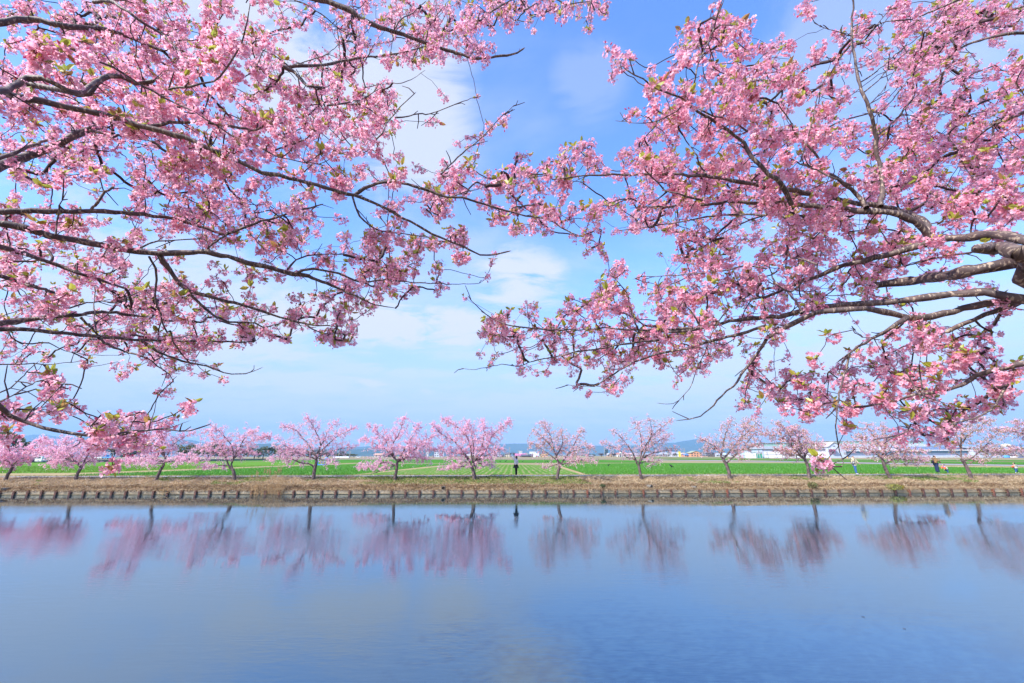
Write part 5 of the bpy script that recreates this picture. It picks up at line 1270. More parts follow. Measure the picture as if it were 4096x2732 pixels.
# ================================================================== BUILDINGS
_mc = {}
def plain(col, rough=.75, spec=.25, name='paint'):
    k = (tuple(round(c, 3) for c in col), rough, name)
    if k not in _mc: _mc[k] = mat(name, col, rough, spec, noise=1.2, col2=tuple(c * .86 for c in col), detail=4)
    return _mc[k]
M_glass = mat('window_glass', (0.03, 0.04, 0.05), .08, .6)
M_frame = plain((.55, .55, .53), name='window_frame')
VG = 'houses of the village across the fields'
def house(name, u0, u1, vt, vb, D, wall_c, roof_c, label, roof='gable_x', eave=.55, rows=1, cols_=2, depth=9, cat='house', extra=None):
    a = on_y(u0, vb, D); b = on_y(u1, vb, D); t_ = on_y((u0 + u1) / 2, vt, D)
    w = b.x - a.x; z0 = min(a.z, 0); h = t_.z; root = empty(name, ((a.x + b.x) / 2, D, 0), 0, label, cat, VG)
    he = h * eave if roof != 'flat' else h
    z0 = -.1
    wm = plain(wall_c, .85, .2, 'wall_paint'); rm = plain(roof_c, .6, .35, 'roof_tile')
    x = w / 2; o_ = w * .05 + .15
    MB().box(-x, x, 0, depth, z0, he).build('wall', wm, root)
    if roof == 'gable_x':       # ridge across the view
        m = MB(); y0, y1, ym = -.6, depth + .6, depth / 2
        vs = [(-x - o_, y0, he - .15), (x + o_, y0, he - .15), (x + o_, ym, h), (-x - o_, ym, h), (-x - o_, y1, he - .15), (x + o_, y1, he - .15)]
        vs2 = [(p[0], p[1], p[2] - .22) for p in vs]
        m.add(vs + vs2, [(0, 1, 2, 3), (3, 2, 5, 4), (6, 9, 8, 7), (9, 10, 11, 8), (0, 6, 7, 1), (4, 5, 11, 10), (0, 3, 9, 6), (3, 4, 10, 9), (1, 7, 8, 2), (2, 8, 11, 5)])
        m.build('roof', rm, root)
        MB().add([(-x, .02, he - .05), (-x, depth - .02, he - .05), (-x, ym, h - .3), (x, .02, he - .05), (x, depth - .02, he - .05), (x, ym, h - .3)], [(0, 2, 1), (3, 4, 5), (0, 3, 5, 2), (1, 2, 5, 4)]).build('gable', wm, root)
    elif roof == 'gable_y':     # gable end faces the camera
        m = MB(); m.prism([(-x - o_, he - .1), (0, h), (x + o_, he - .1), (x + o_, he - .35), (0, h - .28), (-x - o_, he - .35)], -.6, depth + .6); m.build('roof', rm, root)
        MB().prism([(-x, he), (x, he), (0, h - .3)], .01, depth - .01).build('gable', wm, root)
    elif roof == 'hip':
        m = MB(); i_ = min(x * .55, depth * .5); vs = [(-x - o_, -.5, he), (x + o_, -.5, he), (x + o_, depth + .5, he), (-x - o_, depth + .5, he), (-x + i_, depth / 2, h), (x - i_, depth / 2, h)]
        m.add(vs + [(p[0], p[1], he - .2) for p in vs[:4]], [(0, 1, 5, 4), (1, 2, 5), (2, 3, 4, 5), (3, 0, 4), (6, 9, 8, 7), (0, 6, 7, 1), (1, 7, 8, 2), (2, 8, 9, 3), (3, 9, 6, 0)]); m.build('roof', rm, root)
    elif roof == 'flat':
        MB().box(-x - .2, x + .2, -.2, depth + .2, h + .003, h + .35).build('roof', rm, root)
    elif roof == 'barrel':
        n = 12; poly = [(-x - .1, he)] + [(-x * math.cos(math.pi * k / n) * 1.01, he + (h - he) * math.sin(math.pi * k / n)) for k in range(n + 1)] + [(x + .1, he)]
        MB().prism(poly, -.1, depth + .1).build('roof', rm, root)
    fh = (he - .3) / max(rows, 1)
    for r_ in range(rows):
        for c in range(cols_):
            cx = -x + w * (c + .5) / cols_ + random.uniform(-.05, .05) * w / cols_; ww = min(1.9, w / cols_ * .55); wh = min(1.25, fh * .5)
            zc = .35 + fh * (r_ + .5)
            if r_ == 0 and c == cols_ // 2:
                MB().box(cx - .5, cx + .5, -.06, -.004, 0, min(2.0, he * .8)).build('door', plain((.12, .09, .07), name='door_wood'), root); continue
            f = MB().box(cx - ww / 2 - .08, cx + ww / 2 + .08, -.07, -.004, zc - wh / 2 - .08, zc + wh / 2 + .08).build('window', M_frame, root)
            MB().box(cx - ww / 2, cx + ww / 2, -.10, -.073, zc - wh / 2, zc + wh / 2).build('pane', M_glass, f)
    return root, x, h, he
DK = (.075, .08, .09); GY = (.26, .28, .31); BE = (.52, .46, .36); WH = (.72, .72, .70); BRN = (.16, .11, .08); SL = (.15, .17, .20)
H = house
H('house', 1496, 1530, 1813, 1829, 580, (.55, .50, .42), (.50, .30, .22), 'low beige house with a reddish roof at the left end of the village', eave=.6)
H('house', 1598, 1626, 1816, 1829.5, 560, (.66, .42, .22), (.68, .38, .22), 'low orange flat building seen left of the fullest pink tree', roof='flat', cols_=4)
H('house', 1630, 1690, 1820, 1829, 585, BE, GY, 'long low grey-roofed house behind the broad cherry crown', eave=.5, cols_=5)
H('tower_block', 1704, 1712, 1804, 1829, 640, WH, GY, 'narrow white tower behind the gap between two full pink trees', roof='flat', rows=3, cols_=1, cat='building')
H('apartment_block', 1736, 1775, 1808, 1829, 650, (.55, .60, .68), GY, 'pale blue-grey block behind the left of the fullest pink tree', roof='flat', rows=2, cols_=4, cat='building')
H('house', 1800, 1850, 1818, 1829, 600, BE, SL, 'slate-roofed low house behind the trunk of the fullest pink tree', eave=.5, cols_=3)
H('house', 1966, 1984, 1814, 1828, 560, BE, BRN, 'small beige house with a brown hip roof, first one right of the fullest pink tree', roof='hip')
H('house', 1983, 2003, 1812.5, 1828, 570, (.55, .66, .76), (.62, .72, .8), 'pale blue two-storey house left of the raised arm', roof='flat', rows=2, cols_=3)
H('house', 1998, 2014, 1816.5, 1828, 540, BRN, DK, 'small dark brown house with black roof in front of the pale blue house', eave=.5)
H('house', 2018, 2040, 1810, 1828, 545, (.66, .60, .46), (.16, .15, .17), 'two-storey cream house with a dark roof at the tip of the raised hand', roof='hip', eave=.70, rows=2, cols_=3)
H('house', 2062, 2103, 1814, 1828, 560, (.50, .42, .38), (.52, .17, .30), 'long house with a pink-red roof just right of the woman', eave=.45, cols_=5)
H('house', 2086, 2112, 1817.5, 1828, 535, BRN, (.10, .10, .12), 'old low wooden house with black roof in front of the pink-roofed one', eave=.5, cols_=3)
H('apartment_block', 2077, 2089, 1805, 1827, 660, WH, WH, 'small white tower block rising behind the pink-red roof', roof='flat', rows=3, cols_=2, cat='building')
H('house', 2093, 2117, 1809.5, 1827, 600, (.5, .5, .5), (.44, .47, .52), 'grey house with broad pale grey gable roof right of the white tower block', roof='gable_y', eave=.6)
H('factory', 2119, 2144, 1807, 1827, 640, (.66, .70, .74), (.75, .78, .8), 'large white flat-roofed hall behind the dark wooden houses', roof='flat', cols_=4, cat='building')
H('house', 2113, 2134, 1817, 1828, 540, (.20, .15, .12), DK, 'dark wooden house with black tiled roof left of the white barn', eave=.5, cols_=3)
H('barn', 2134, 2157, 1812, 1828, 530, (.74, .77, .80), (.78, .80, .82), 'white barn with rounded roof beside the red tractor', roof='barrel', eave=.62, cols_=1, cat='barn')
H('house', 2158, 2168, 1814, 1828, 550, BE, BRN, 'narrow beige house right of the white barn', roof='gable_y')
H('house', 2168, 2191, 1815, 1828, 545, (.66, .40, .24), (.62, .38, .25), 'orange low building left of the slender cherry trunk', roof='flat', cols_=3)
H('house', 2252, 2296, 1818, 1828, 560, (.60, .44, .30), GY, 'orange-beige low house behind the slender cherry tree', eave=.55, cols_=4)
H('house', 2303, 2332, 1815, 1828, 575, (.55, .56, .40), SL, 'yellowish house with slate roof right of the slender cherry trunk', eave=.55, cols_=3)
H('house', 2431, 2450, 1812, 1827, 540, (.52, .36, .26), (.42, .46, .50), 'small gabled house with grey roof beside the tall dark evergreen', roof='gable_y', eave=.5)
H('house', 2479, 2500, 1808, 1827, 520, (.76, .74, .66), (.72, .70, .64), 'white two-storey house joined to the red-capped tower', roof='gable_y', eave=.72, rows=2, cols_=3)
r_, x_, h_, he_ = H('house', 2469, 2478.5, 1811, 1827, 515, (.74, .70, .62), (.62, .20, .14), 'little cream tower house with a red pyramid roof', roof='hip', eave=.80, cols_=1, depth=3.2)
H('shop', 2500, 2530, 1812, 1827, 530, (.72, .70, .66), (.56, .36, .34), 'low white shop with a pinkish roof strip right of the white house', eave=.7, cols_=5, cat='building')
H('house', 2534, 2561, 1811, 1826, 560, (.30, .28, .27), (.24, .26, .30), 'grey-roofed farmhouse behind the trunk of the fan-shaped tree', roof='hip', eave=.45, cols_=3)
H('house', 2563, 2600, 1813, 1826, 555, (.33, .30, .29), (.28, .31, .35), 'long grey farmhouse just right of the fan-shaped tree', eave=.45, cols_=4)
H('house', 2604, 2634, 1814, 1826, 560, (.62, .50, .30), (.22, .23, .26), 'farmhouse with yellowish wall and dark roof left of the white car', eave=.5, cols_=3)
H('house', 2640, 2680, 1808, 1826, 600, (.36, .34, .33), (.33, .35, .38), 'wide grey house behind the bare lower branches of the fan-shaped tree', roof='hip', eave=.5, cols_=4)
H('house', 2694, 2721, 1808, 1825, 540, (.70, .73, .76), (.40, .44, .50), 'white house with blue-grey roof behind the round bush', eave=.55, rows=2, cols_=3)
H('billboard', 2714, 2722, 1806.5, 1812, 530, (.80, .62, .05), (.8, .62, .05), 'small yellow sign board above the white house roof', roof='flat', rows=0, cols_=0, depth=.4, cat='sign')
H('house', 2728, 2745, 1811, 1825, 570, BE, (.55, .42, .30), 'beige house with light brown roof left of the blue-roofed one', eave=.55)
H('house', 2738, 2763, 1814.5, 1825, 500, (.56, .27, .17), (.10, .22, .50), 'low red-brown house with a bright blue roof', eave=.6, cols_=3)
H('house', 2764, 2807, 1803, 1825, 495, (.70, .34, .18), (.34, .37, .24), 'big orange house with olive green gable roof, the brightest of the village', roof='gable_y', eave=.66, rows=2, cols_=4, depth=12)
H('house', 2808, 2832, 1816, 1824.5, 520, (.60, .38, .28), SL, 'low orange shed right of the big orange house', eave=.6, cols_=3)
H('house', 2833, 2860, 1805, 1824, 520, (.13, .10, .09), (.09, .095, .11), 'dark traditional two-storey house with black tile roof', roof='hip', eave=.62, rows=2, cols_=3)
H('house', 2866, 2908, 1812, 1824, 560, (.50, .52, .55), (.45, .50, .56), 'pale grey shed behind the V-limbed cherry trunk', eave=.55, cols_=4)
H('house', 2925, 2962, 1813, 1823, 540, (.55, .53, .52), (.33, .36, .42), 'grey-roofed row house right of the V-limbed cherry trunk', eave=.5, cols_=4)
H('house', 2990, 3012, 1808, 1822, 500, (.30, .26, .22), (.12, .14, .18), 'dark gabled house peeping out left of the warehouse', eave=.5, cols_=2)
H('house', 2962, 2992, 1816, 1823, 480, (.48, .50, .46), (.40, .43, .47), 'very low grey shed left of the dark gabled house by the warehouse', eave=.6, cols_=3)
H('house', 1868, 1900, 1817, 1828.5, 590, (.60, .48, .34), (.45, .40, .36), 'beige shed behind the right side of the fullest pink tree', eave=.55, cols_=3)
H('house', 2345, 2374, 1819, 1828, 560, (.50, .45, .40), GY, 'low grey house behind the gap right of the slender cherry tree', eave=.5, cols_=3)

# ---- the long farm hall and sheds on the right (about 250 m away)
HD = 250.0
M_sheet = mat('corrugated_sheet', (.47, .53, .62), .55, .4, noise=.8, col2=(.40, .46, .55), stretch=(6, 1, .3))
M_curt = mat('white_curtain', (.80, .80, .80), .8, .2, noise=.6, col2=(.70, .72, .72), stretch=(.4, 1, 2))
M_groof = mat('green_sheet', (.20, .36, .30), .7, .3, noise=1, col2=(.28, .42, .37))
M_rsheet = mat('grey_roof_sheet', (.33, .35, .36), .6, .4, noise=1.4, col2=(.25, .27, .28), stretch=(4, 1, 1))
M_solar = mat('solar_panel', (.015, .045, .16), .15, .6)
M_beam = mat('grey_timber', (.40, .34, .30), .85, .2, noise=3, col2=(.28, .23, .2))
M_conc = mat('foundation_concrete', (.52, .51, .50), .9, .2, noise=.7, col2=(.40, .39, .38))
def X(u, D=HD, v=1830): return on_y(u, v, D).x
def Z(v, u=3400, D=HD): return on_y(u, v, D).z
hl = empty('farm_hall', (X(3180), HD, 0), 0, 'long white-curtained farm hall with a green raised roof ridge behind the fields', 'farm building')
ox = X(3180)
x0, x1 = X(3052) - ox, X(3310) - ox; zt = Z(1796, 3100)
MB().box(x0, x1, 0, 24, -.1, zt).build('wall', M_sheet, hl)
zr = Z(1783, 3100); zg = Z(1771, 3100)
xa = X(3076) - ox
MB().add([(x0 - .6, -.8, zt), (x1, -.8, zt), (x1, 9, zr), (xa, 9, zr), (x0 - .6, 25, zt), (x1, 25, zt)], [(0, 1, 2, 3), (0, 3, 4), (3, 2, 5, 4)]).build('roof', M_rsheet, hl)
MB().box(xa, x1, 9.1, 15, zr - 1, zg).build('clerestory', M_groof, hl)
MB().box(xa - .6, x1, 8.6, 15.5, zg + .003, zg + .25).build('ridge_roof', M_rsheet, hl)
c0, c1 = X(3060) - ox, X(3306) - ox
MB().box(c0, c1, -.14, -.02, Z(1817), Z(1804)).build('curtain', M_curt, hl)
MB().box(c0, c1, -.16, -.02, Z(1830), Z(1819)).build('curtain', M_curt, hl)
for u in (3050, 3085, 3115, 3300):
    a = Vector((X(u) - ox, -3.4, 0)); b = Vector((X(u + 20) - ox, -.2, Z(1806))); MB().bar(a, b, .22).build('brace', M_beam, hl)
for v in (1806, 1818): MB().bar((c0, -.22, Z(v)), (c1, -.22, Z(v)), .08).build('rail', M_beam, hl)
sg = empty('garden_shed', (X(3030), HD - 4, 0), 0, 'small white shed with an open green side left of the farm hall', 'shed'); ox = X(3030)
MB().box(X(3006, HD - 4) - ox, X(3026, HD - 4) - ox, 0, 6, -.1, Z(1809)).build('wall', M_curt, sg)
MB().box(X(3026, HD - 4) - ox + .05, X(3052, HD - 4) - ox, .3, 6, 0, Z(1813)).build('netting', plain((.05, .34, .24), name='green_net'), sg)
MB().box(X(3005, HD - 4) - ox, X(3054, HD - 4) - ox, -.3, 6.3, Z(1808), Z(1807)).build('roof', M_rsheet, sg)
for u in (3030, 3040, 3050): MB().box(X(u, HD - 4) - ox, X(u + 1.5, HD - 4) - ox, -.1, .1, 0, Z(1810)).build('post', M_frame, sg)
gb = empty('gabled_barn', (X(3340), HD - 3, 0), 0, 'grey gabled barn with a small high window between the two long halls', 'farm building'); ox = X(3340)
x0, x1 = X(3305) - ox, X(3372) - ox; xm = X(3330) - ox; ze = Z(1788, 3340); zt = Z(1771, 3340)
MB().prism([(x0, -.1), (x1, -.1), (x1, ze), (xm, zt), (x0, ze)], 0, 26).build('wall', M_sheet, gb)
MB().prism([(x0 - .5, ze - .1), (xm, zt + .15), (x1 + .5, ze - .1), (x1 + .5, ze + .2), (xm, zt + .45), (x0 - .5, ze + .2)], -.5, 26.5).build('roof', plain((.52, .48, .42), name='roof_sheet'), gb)
f = MB().box(xm - 1.0, xm + .6, -.08, -.01, Z(1786), Z(1783)).build('window', M_frame, gb); MB().box(xm - .9, xm + .5, -.12, -.083, Z(1785.6), Z(1783.4)).build('pane', M_glass, f)
MB().box(x0 - .4, X(3330) - ox, -2.5, -.02, Z(1798), Z(1796.5)).build('canopy', plain((.52, .48, .42), name='roof_sheet'), gb)
MB().box(X(3362) - ox, X(3370) - ox, -.1, -.01, Z(1818), Z(1809)).build('shutter', plain((.32, .29, .29), name='grey_shutter'), gb)
lh = empty('long_hall', (X(3600), HD, 0), 0, 'long pale blue-grey hall with a solar roof behind the walkers', 'farm building'); ox = X(3600)
D2 = HD + 1
x0, x1 = X(3332) - ox, X(4030) - ox; zt = Z(1800, 3700)
MB().box(x0, x1, 1, 30, Z(1826.5, 3700), zt - .6).build('wall', M_sheet, lh)
MB().box(x0, x1, .5, .97, zt - 1.5, zt - .65).build('fascia', plain((.16, .30, .42), name='blue_fascia'), lh)
MB().add([(x0 - .5, -.6, zt), (x1, -.6, zt), (x1, 15, Z(1786, 3700) + .2), (x0 - .5, 15, Z(1786, 3700) + .2), (x0, 31, zt), (x1, 31, zt)], [(0, 1, 2, 3), (3, 2, 5, 4)]).build('roof', plain((.50, .52, .55), name='roof_sheet'), lh)
MB().box(x0 - .5, x1, -.75, -.62, zt - .45, zt + .12).build('gutter', M_frame, lh)
MB().box(x0 - 1, x1, -1.2, 30, -.15, Z(1827, 3700)).build('foundation', M_conc, lh)
def slope_z(y): return zt + (Z(1786, 3700) + .2 - zt) * (y + .6) / 15.6
n = 0
for u in np.arange(3400, 3440, 13.0).tolist() + np.arange(3636, 3880, 13.0).tolist():
    for yy in (1.0, 7.8):
        a = X(u) - ox; b = X(u + 12.3) - ox
        MB().add([(a, yy, slope_z(yy) + .14), (b, yy, slope_z(yy) + .14), (b, yy + 6.4, slope_z(yy + 6.4) + .14), (a, yy + 6.4, slope_z(yy + 6.4) + .14), (a, yy, slope_z(yy) + .03), (b, yy, slope_z(yy) + .03), (b, yy + 6.4, slope_z(yy + 6.4) + .03), (a, yy + 6.4, slope_z(yy + 6.4) + .03)],
                 [(0, 1, 2, 3), (0, 4, 5, 1), (1, 5, 6, 2), (2, 6, 7, 3), (3, 7, 4, 0)]).build('solar_panel', M_solar, lh)
for u in range(3345, 4030, 18): MB().bar((X(u) - ox, .9, Z(1827, 3700)), (X(u) - ox, .9, Z(1819, 3700)), .09).build('post', M_frame, lh)
for u, w in ((3366, 9), (3392, 6), (3470, 6)): MB().box(X(u) - ox, X(u + w) - ox, .9, .99, Z(1819, 3700), Z(1808, 3700)).build('shutter', plain((.34, .36, .40), name='grey_shutter'), lh)
gh = empty('green_hall', (X(3560), HD + 40, 0), 0, 'green-roofed hall ridge rising behind the long blue-grey hall', 'farm building'); ox = X(3560)
Dg = HD + 40; xa, xb = X(3270, Dg) - ox, X(3720, Dg) - ox
MB().box(xa, xb, 0, 16, 0, on_y(3400, 1776, Dg).z).build('wall', M_sheet, gh)
MB().box(xa, xb, 2, 12, on_y(3400, 1776, Dg).z + .003, on_y(3400, 1765, Dg).z).build('clerestory', M_groof, gh)
MB().box(xa - .5, xb + .5, 1.5, 12.5, on_y(3400, 1765, Dg).z + .003, on_y(3400, 1763, Dg).z).build('roof', plain((.42, .40, .37), name='roof_sheet'), gh)
fr = empty('frame_shed', (X(4010), HD - 6, 0), 0, 'grey sheet shed braced with dark timber posts and rails at the right edge', 'shed'); ox = X(4010); Df = HD - 6
x0, x1 = X(3925, Df) - ox, X(4400, Df) - ox
MB().box(x0, x1, .5, 14, -.1, Z(1798, 4000)).build('wall', M_sheet, fr)
MB().add([(x0, .2, Z(1798, 4000)), (x1, .2, Z(1798, 4000)), (x1, 14, Z(1786, 4000)), (x0, 14, Z(1786, 4000))], [(0, 1, 2, 3)]).build('roof', M_rsheet, fr)
for u in range(4015, 4400, 24): MB().bar((X(u, Df) - ox + 1.2, -.8, 0), (X(u - 10, Df) - ox, .35, Z(1797, 4000)), .42).build('post', M_beam, fr)
for v in (1799, 1806, 1812, 1819, 1825): MB().bar((X(4008, Df) - ox, .38, Z(v, 4000)), (x1, .38, Z(v, 4000)), .28).build('rail', plain((.20, .15, .15), name='dark_rail'), fr)
for u in (3935, 3960, 3985): MB().bar((X(u, Df) - ox, .1, 0), (X(u + 18, Df) - ox, .35, Z(1814, 4000)), .25).build('brace', M_beam, fr)
MB().bar((x0, .3, Z(1815, 4000)), (X(4008, Df) - ox, .3, Z(1815, 4000)), .25).build('rail', plain((.20, .15, .15), name='dark_rail'), fr)
dm = empty('cream_tank', (X(4038, 300), 300, 0), 0, 'cream domed tank top showing above the shed at the right edge', 'tank')
m = MB(); zt = on_y(4038, 1775, 300).z; m.tube([(0, 0, 0), (0, 0, zt - 1.2)], [2.6, 2.6], 16).build('tank_body', plain((.66, .56, .42), name='tank_paint'), dm)
MB().ell((0, 0, zt - 1.25), (2.55, 2.55, 1.3), 16, 8).build('dome', plain((.72, .62, .46), name='tank_paint'), dm, smooth=True)
for (u, v, l, c) in ((3318, 1826, 'orange construction cone pile by the barn door', (.75, .35, .05)), (3389, 1824, 'small orange marker beside the long hall', (.8, .42, .06))):
    e = empty('orange_marker', on_y(u, v + 3, HD - 8), 0, l, 'marker'); e.location.z = 0
    MB().tube([(0, 0, 0), (0, 0, .9)], [.34, .08], 10).build('cone', plain(c, name='orange_plastic'), e); MB().box(-.42, .42, -.42, .42, 0, .05).build('base', plain((.2, .2, .2), name='rubber'), e)
tp = empty('tarpaulin', (X(4025, 240), 240, 0), 0, 'blue and white tarpaulin heap on the ground at the right edge', 'tarpaulin')
MB().ell((0, 0, .3), (2.2, 1, .9), 14, 8).build('blue_sheet', plain((.10, .35, .70), name='blue_tarp'), tp, smooth=True); MB().ell((3.4, 0, .2), (3.0, 1, .55), 14, 8).build('white_sheet', plain((.8, .76, .74), name='white_tarp'), tp, smooth=True)
MB().ell((10, .5, -.05), (9.5, 1.4, .5), 16, 8).build('dark_blue_sheet', plain((.06, .10, .22), name='dark_tarp'), tp, smooth=True)
# low white plastic tunnel on the left
pt_ = empty('plastic_tunnel', on_y(1365, 1829, 300), 0, 'long low white plastic growing tunnel in the tan field left of the middle', 'greenhouse'); pt_.location.z = .35
n = 10; w = (X(1396, 300) - X(1334, 300)) / 2
MB().add([(sx * w, -1 * math.cos(math.pi * k / n), .75 * math.sin(math.pi * k / n) + .2) for sx in (-1, 1) for k in range(n + 1)], [(k, k + 1, k + n + 2, k + n + 1) for k in range(n)] + [tuple(range(n, -1, -1)), tuple(range(n + 1, 2 * n + 2))]).build('plastic_cover', plain((.80, .84, .88), .4, .5, 'plastic'), pt_, smooth=False)
# dark embankment strip, far left
ew = empty('low_dark_wall', (X(450, 138), 138, 0), 0, 'low dark retaining wall in front of the parked cars on the left', 'wall')
w0, w1 = X(-300, 138) - X(450, 138), X(640, 138) - X(450, 138)
MB().box(w0, w1, 0, .4, -.1, .72).build('wall_body', plain((.035, .04, .045), name='dark_wall'), ew); MB().box(w0, w1, -.06, .46, .723, .82).build('coping', plain((.20, .19, .17), name='coping'), ew)
MB().box(w0, w1, .4, 60, -.1, .68).build('raised_ground', plain((.25, .22, .17), name='gravel'), ew)

# ================================================================== VEHICLES
M_tyre = plain((.02, .02, .022), name='tyre_rubber'); M_rim = plain((.5, .5, .5), .35, .5, 'rim')
def car(u, vb, D, L, prof, glass, col, label, z=None, Wd=1.6, wheels=(.2, .8), flip=1, cat='car', name='parked_car', wr=.31):
    p = on_y(u, vb, D); p.z = p.z if z is None else z
    e = empty(name, p, 0, label, cat)
    S_ = lambda P: [((x - .5) * L * flip, z_) for x, z_ in P]
    def pr(P, y0, y1, nm, m, bv=0):
        P = S_(P); P = P if flip > 0 else P[::-1]
        return MB().prism(P, y0, y1).build(nm, m, e, bevel=bv)
    pr(prof, -Wd / 2, Wd / 2, 'body', plain(col, .3, .5, 'car_paint'), .05)
    for g_ in glass: pr(g_, -Wd / 2 - .012, Wd / 2 + .012, 'window', M_glass)
    for wx in wheels:
        for sy in (-1, 1):
            c = ((wx - .5) * L * flip, sy * (Wd / 2 - .10), wr)
            w = MB().tube([(c[0], c[1] - .11, c[2]), (c[0], c[1] + .11, c[2])], [wr, wr], 16).build('wheel', M_tyre, e)
            MB().tube([(c[0], c[1] + sy * .115, c[2]), (c[0], c[1] + sy * .125, c[2])], [wr * .6, wr * .55], 12).build('rim', M_rim, w)
    return e
hatch = [(0, .25), (0, .72), (.04, .85), (.22, .98), (.38, 1.40), (.52, 1.50), (.78, 1.48), (.93, 1.20), (1, .95), (1, .3)]
hg = [[(.255, 1.0), (.40, 1.37), (.56, 1.42), (.56, 1.0)], [(.585, 1.0), (.585, 1.42), (.77, 1.40), (.88, 1.16), (.88, 1.02)]]
van = [(0, .3), (0, .95), (.06, 1.15), (.17, 1.70), (.25, 1.86), (.97, 1.86), (1, 1.6), (1, .3)]
vg = [[(.10, 1.15), (.19, 1.66), (.30, 1.70), (.30, 1.15)], [(.33, 1.15), (.33, 1.70), (.62, 1.70), (.62, 1.15)], [(.65, 1.15), (.65, 1.70), (.93, 1.70), (.93, 1.15)]]
car(393, 1837, 196, 4.1, hatch, hg, (.78, .78, .78), 'white hatchback parked above the dark wall on the left', z=.68)
car(146, 1848, 134, 4.6, van, vg, (.74, .76, .78), 'white van behind the wide forked cherry tree on the left', z=0, Wd=1.8)
car(97, 1850, 128, 4.0, hatch, hg, (.03, .035, .06), 'dark blue car in front of the white van at the left', z=0)
car(62, 1838, 150, 4.6, van, vg, (.72, .74, .75), 'second white van higher up at the far left', z=.68)
tk = car(437, 1837, 190, 4.6, [(0, .35), (0, 1.0), (.05, 1.65), (.10, 1.78), (.26, 1.78), (.27, .85), (1, .85), (1, .5), (.3, .35)], [[(.06, 1.1), (.09, 1.62), (.23, 1.62), (.23, 1.1)]], (.10, .38, .72), 'blue pickup truck with a white ladder rack beside the white hatchback', z=.68, name='pickup_truck', cat='truck')
r_ = MB()
for y in (-.7, .7):
    r_.bar((-1.9, y, 1.75), (-1.2, y, 2.75), .07).bar((-1.2, y, 2.75), (1.6, y, 2.75), .07).bar((1.6, y, 2.75), (2.1, y, .85), .07).bar((-1.2, y, 2.75), (-1.0, y, .9), .07)
r_.bar((-1.2, -.7, 2.75), (-1.2, .7, 2.75), .07).bar((1.6, -.7, 2.75), (1.6, .7, 2.75), .07).build('ladder_rack', plain((.8, .8, .8), name='white_rack'), tk)
car(1433, 1829, 420, 4.3, hatch, hg, (.80, .80, .80), 'tiny white car on the field road right of the plastic tunnel', z=0)
car(2687, 1826, 470, 4.0, hatch, hg, (.80, .80, .82), 'tiny white car left of the round olive bush', z=0)
car(2545, 1826, 490, 3.6, van, vg, (.76, .78, .80), 'tiny white van behind the trunk of the fan-shaped tree', z=0)
tr_ = empty('tractor', on_y(2150, 1829, 480), 0, 'small red tractor in front of the white barn', 'tractor'); tr_.location.z = 0
MB().prism([(-1.6, .6), (-1.6, 1.2), (-.1, 1.35), (.3, 1.35), (.3, .6)], -.45, .45).build('bonnet', plain((.62, .05, .05), .4, .5, 'red_paint'), tr_); MB().prism([(0, .6), (0, 1.1), (1.5, 1.1), (1.5, .6)], -.6, .6).build('chassis', plain((.5, .05, .05), .4, .5, 'red_paint'), tr_)
MB().box(-.1, 1.4, -.65, .65, 2.2, 2.3).build('cab_roof', plain((.6, .06, .06), .4, .5, 'red_paint'), tr_)
for x, y in ((0, -.6), (0, .6), (1.35, -.6), (1.35, .6)): MB().bar((x, y, 1.1), (x, y, 2.2), .08).build('cab_post', M_tyre, tr_)
for x, r0 in ((-1.2, .45), (.9, .75)):
    for s in (-1, 1):
        w = MB().tube([(x, s * .75 - .15, r0), (x, s * .75 + .15, r0)], [r0, r0], 16).build('wheel', M_tyre, tr_); MB().tube([(x, s * .75 + s * .155, r0), (x, s * .75 + s * .17, r0)], [r0 * .5, r0 * .5], 10).build('rim', M_rim, w)

# ================================================================== POSTS, POLES, FRAME, BIRDS
M_pole = plain((.36, .33, .31), name='pole_concrete')
PG = 'utility poles across the fields'
for (u, vt, vb, D, l) in ((160, 1738, 1838, 170, 'tallest utility pole, behind the forked cherry tree at the left'), (1101, 1784, 1838, 215, 'utility pole in front of the wood right of the reeds'), (1398, 1801, 1829, 330, 'utility pole left of the tiny white car'),
                          (1354, 1801, 1828, 300, 'utility pole beside the plastic tunnel'), (1757, 1765, 1829, 300, 'tall pole between the two fullest cherry trees'), (2038, 1787, 1829, 420, 'tall pole rising over the raised hand of the woman'), (2073, 1800, 1829, 520, 'short pole above the long pink-red roof'),
                          (2419, 1787, 1832, 330, 'tall pole left of the tall narrow evergreen'), (2683, 1782, 1828, 460, 'pole above the wide grey house right of the fan-shaped tree'), (2739, 1792, 1826, 430, 'pole above the blue-roofed house'),
                          (2822, 1784, 1826, 430, 'pole between the big orange house and the dark traditional house'), (3035, 1796, 1822, 400, 'thin pole just left of the farm hall')):
    b = on_y(u, vb, D); t_ = on_y(u, vt, D); e = empty('utility_pole', (b.x, D, 0), 0, l, 'pole', PG); h = t_.z; r0 = max(.13, D * .0005)
    MB().tube([(0, 0, -.2), (0, 0, h)], [r0 * 1.2, r0 * .8], 8).build('pole', M_pole, e)
    MB().box(-1.0, 1.0, -.06, .06, h - .9, h - .75).build('crossarm', M_pole, e)
    MB().tube([(.5, -.2, h - 2.4), (.5, -.2, h - 1.6)], [.25, .25], 8).build('transformer', M_pole, e)
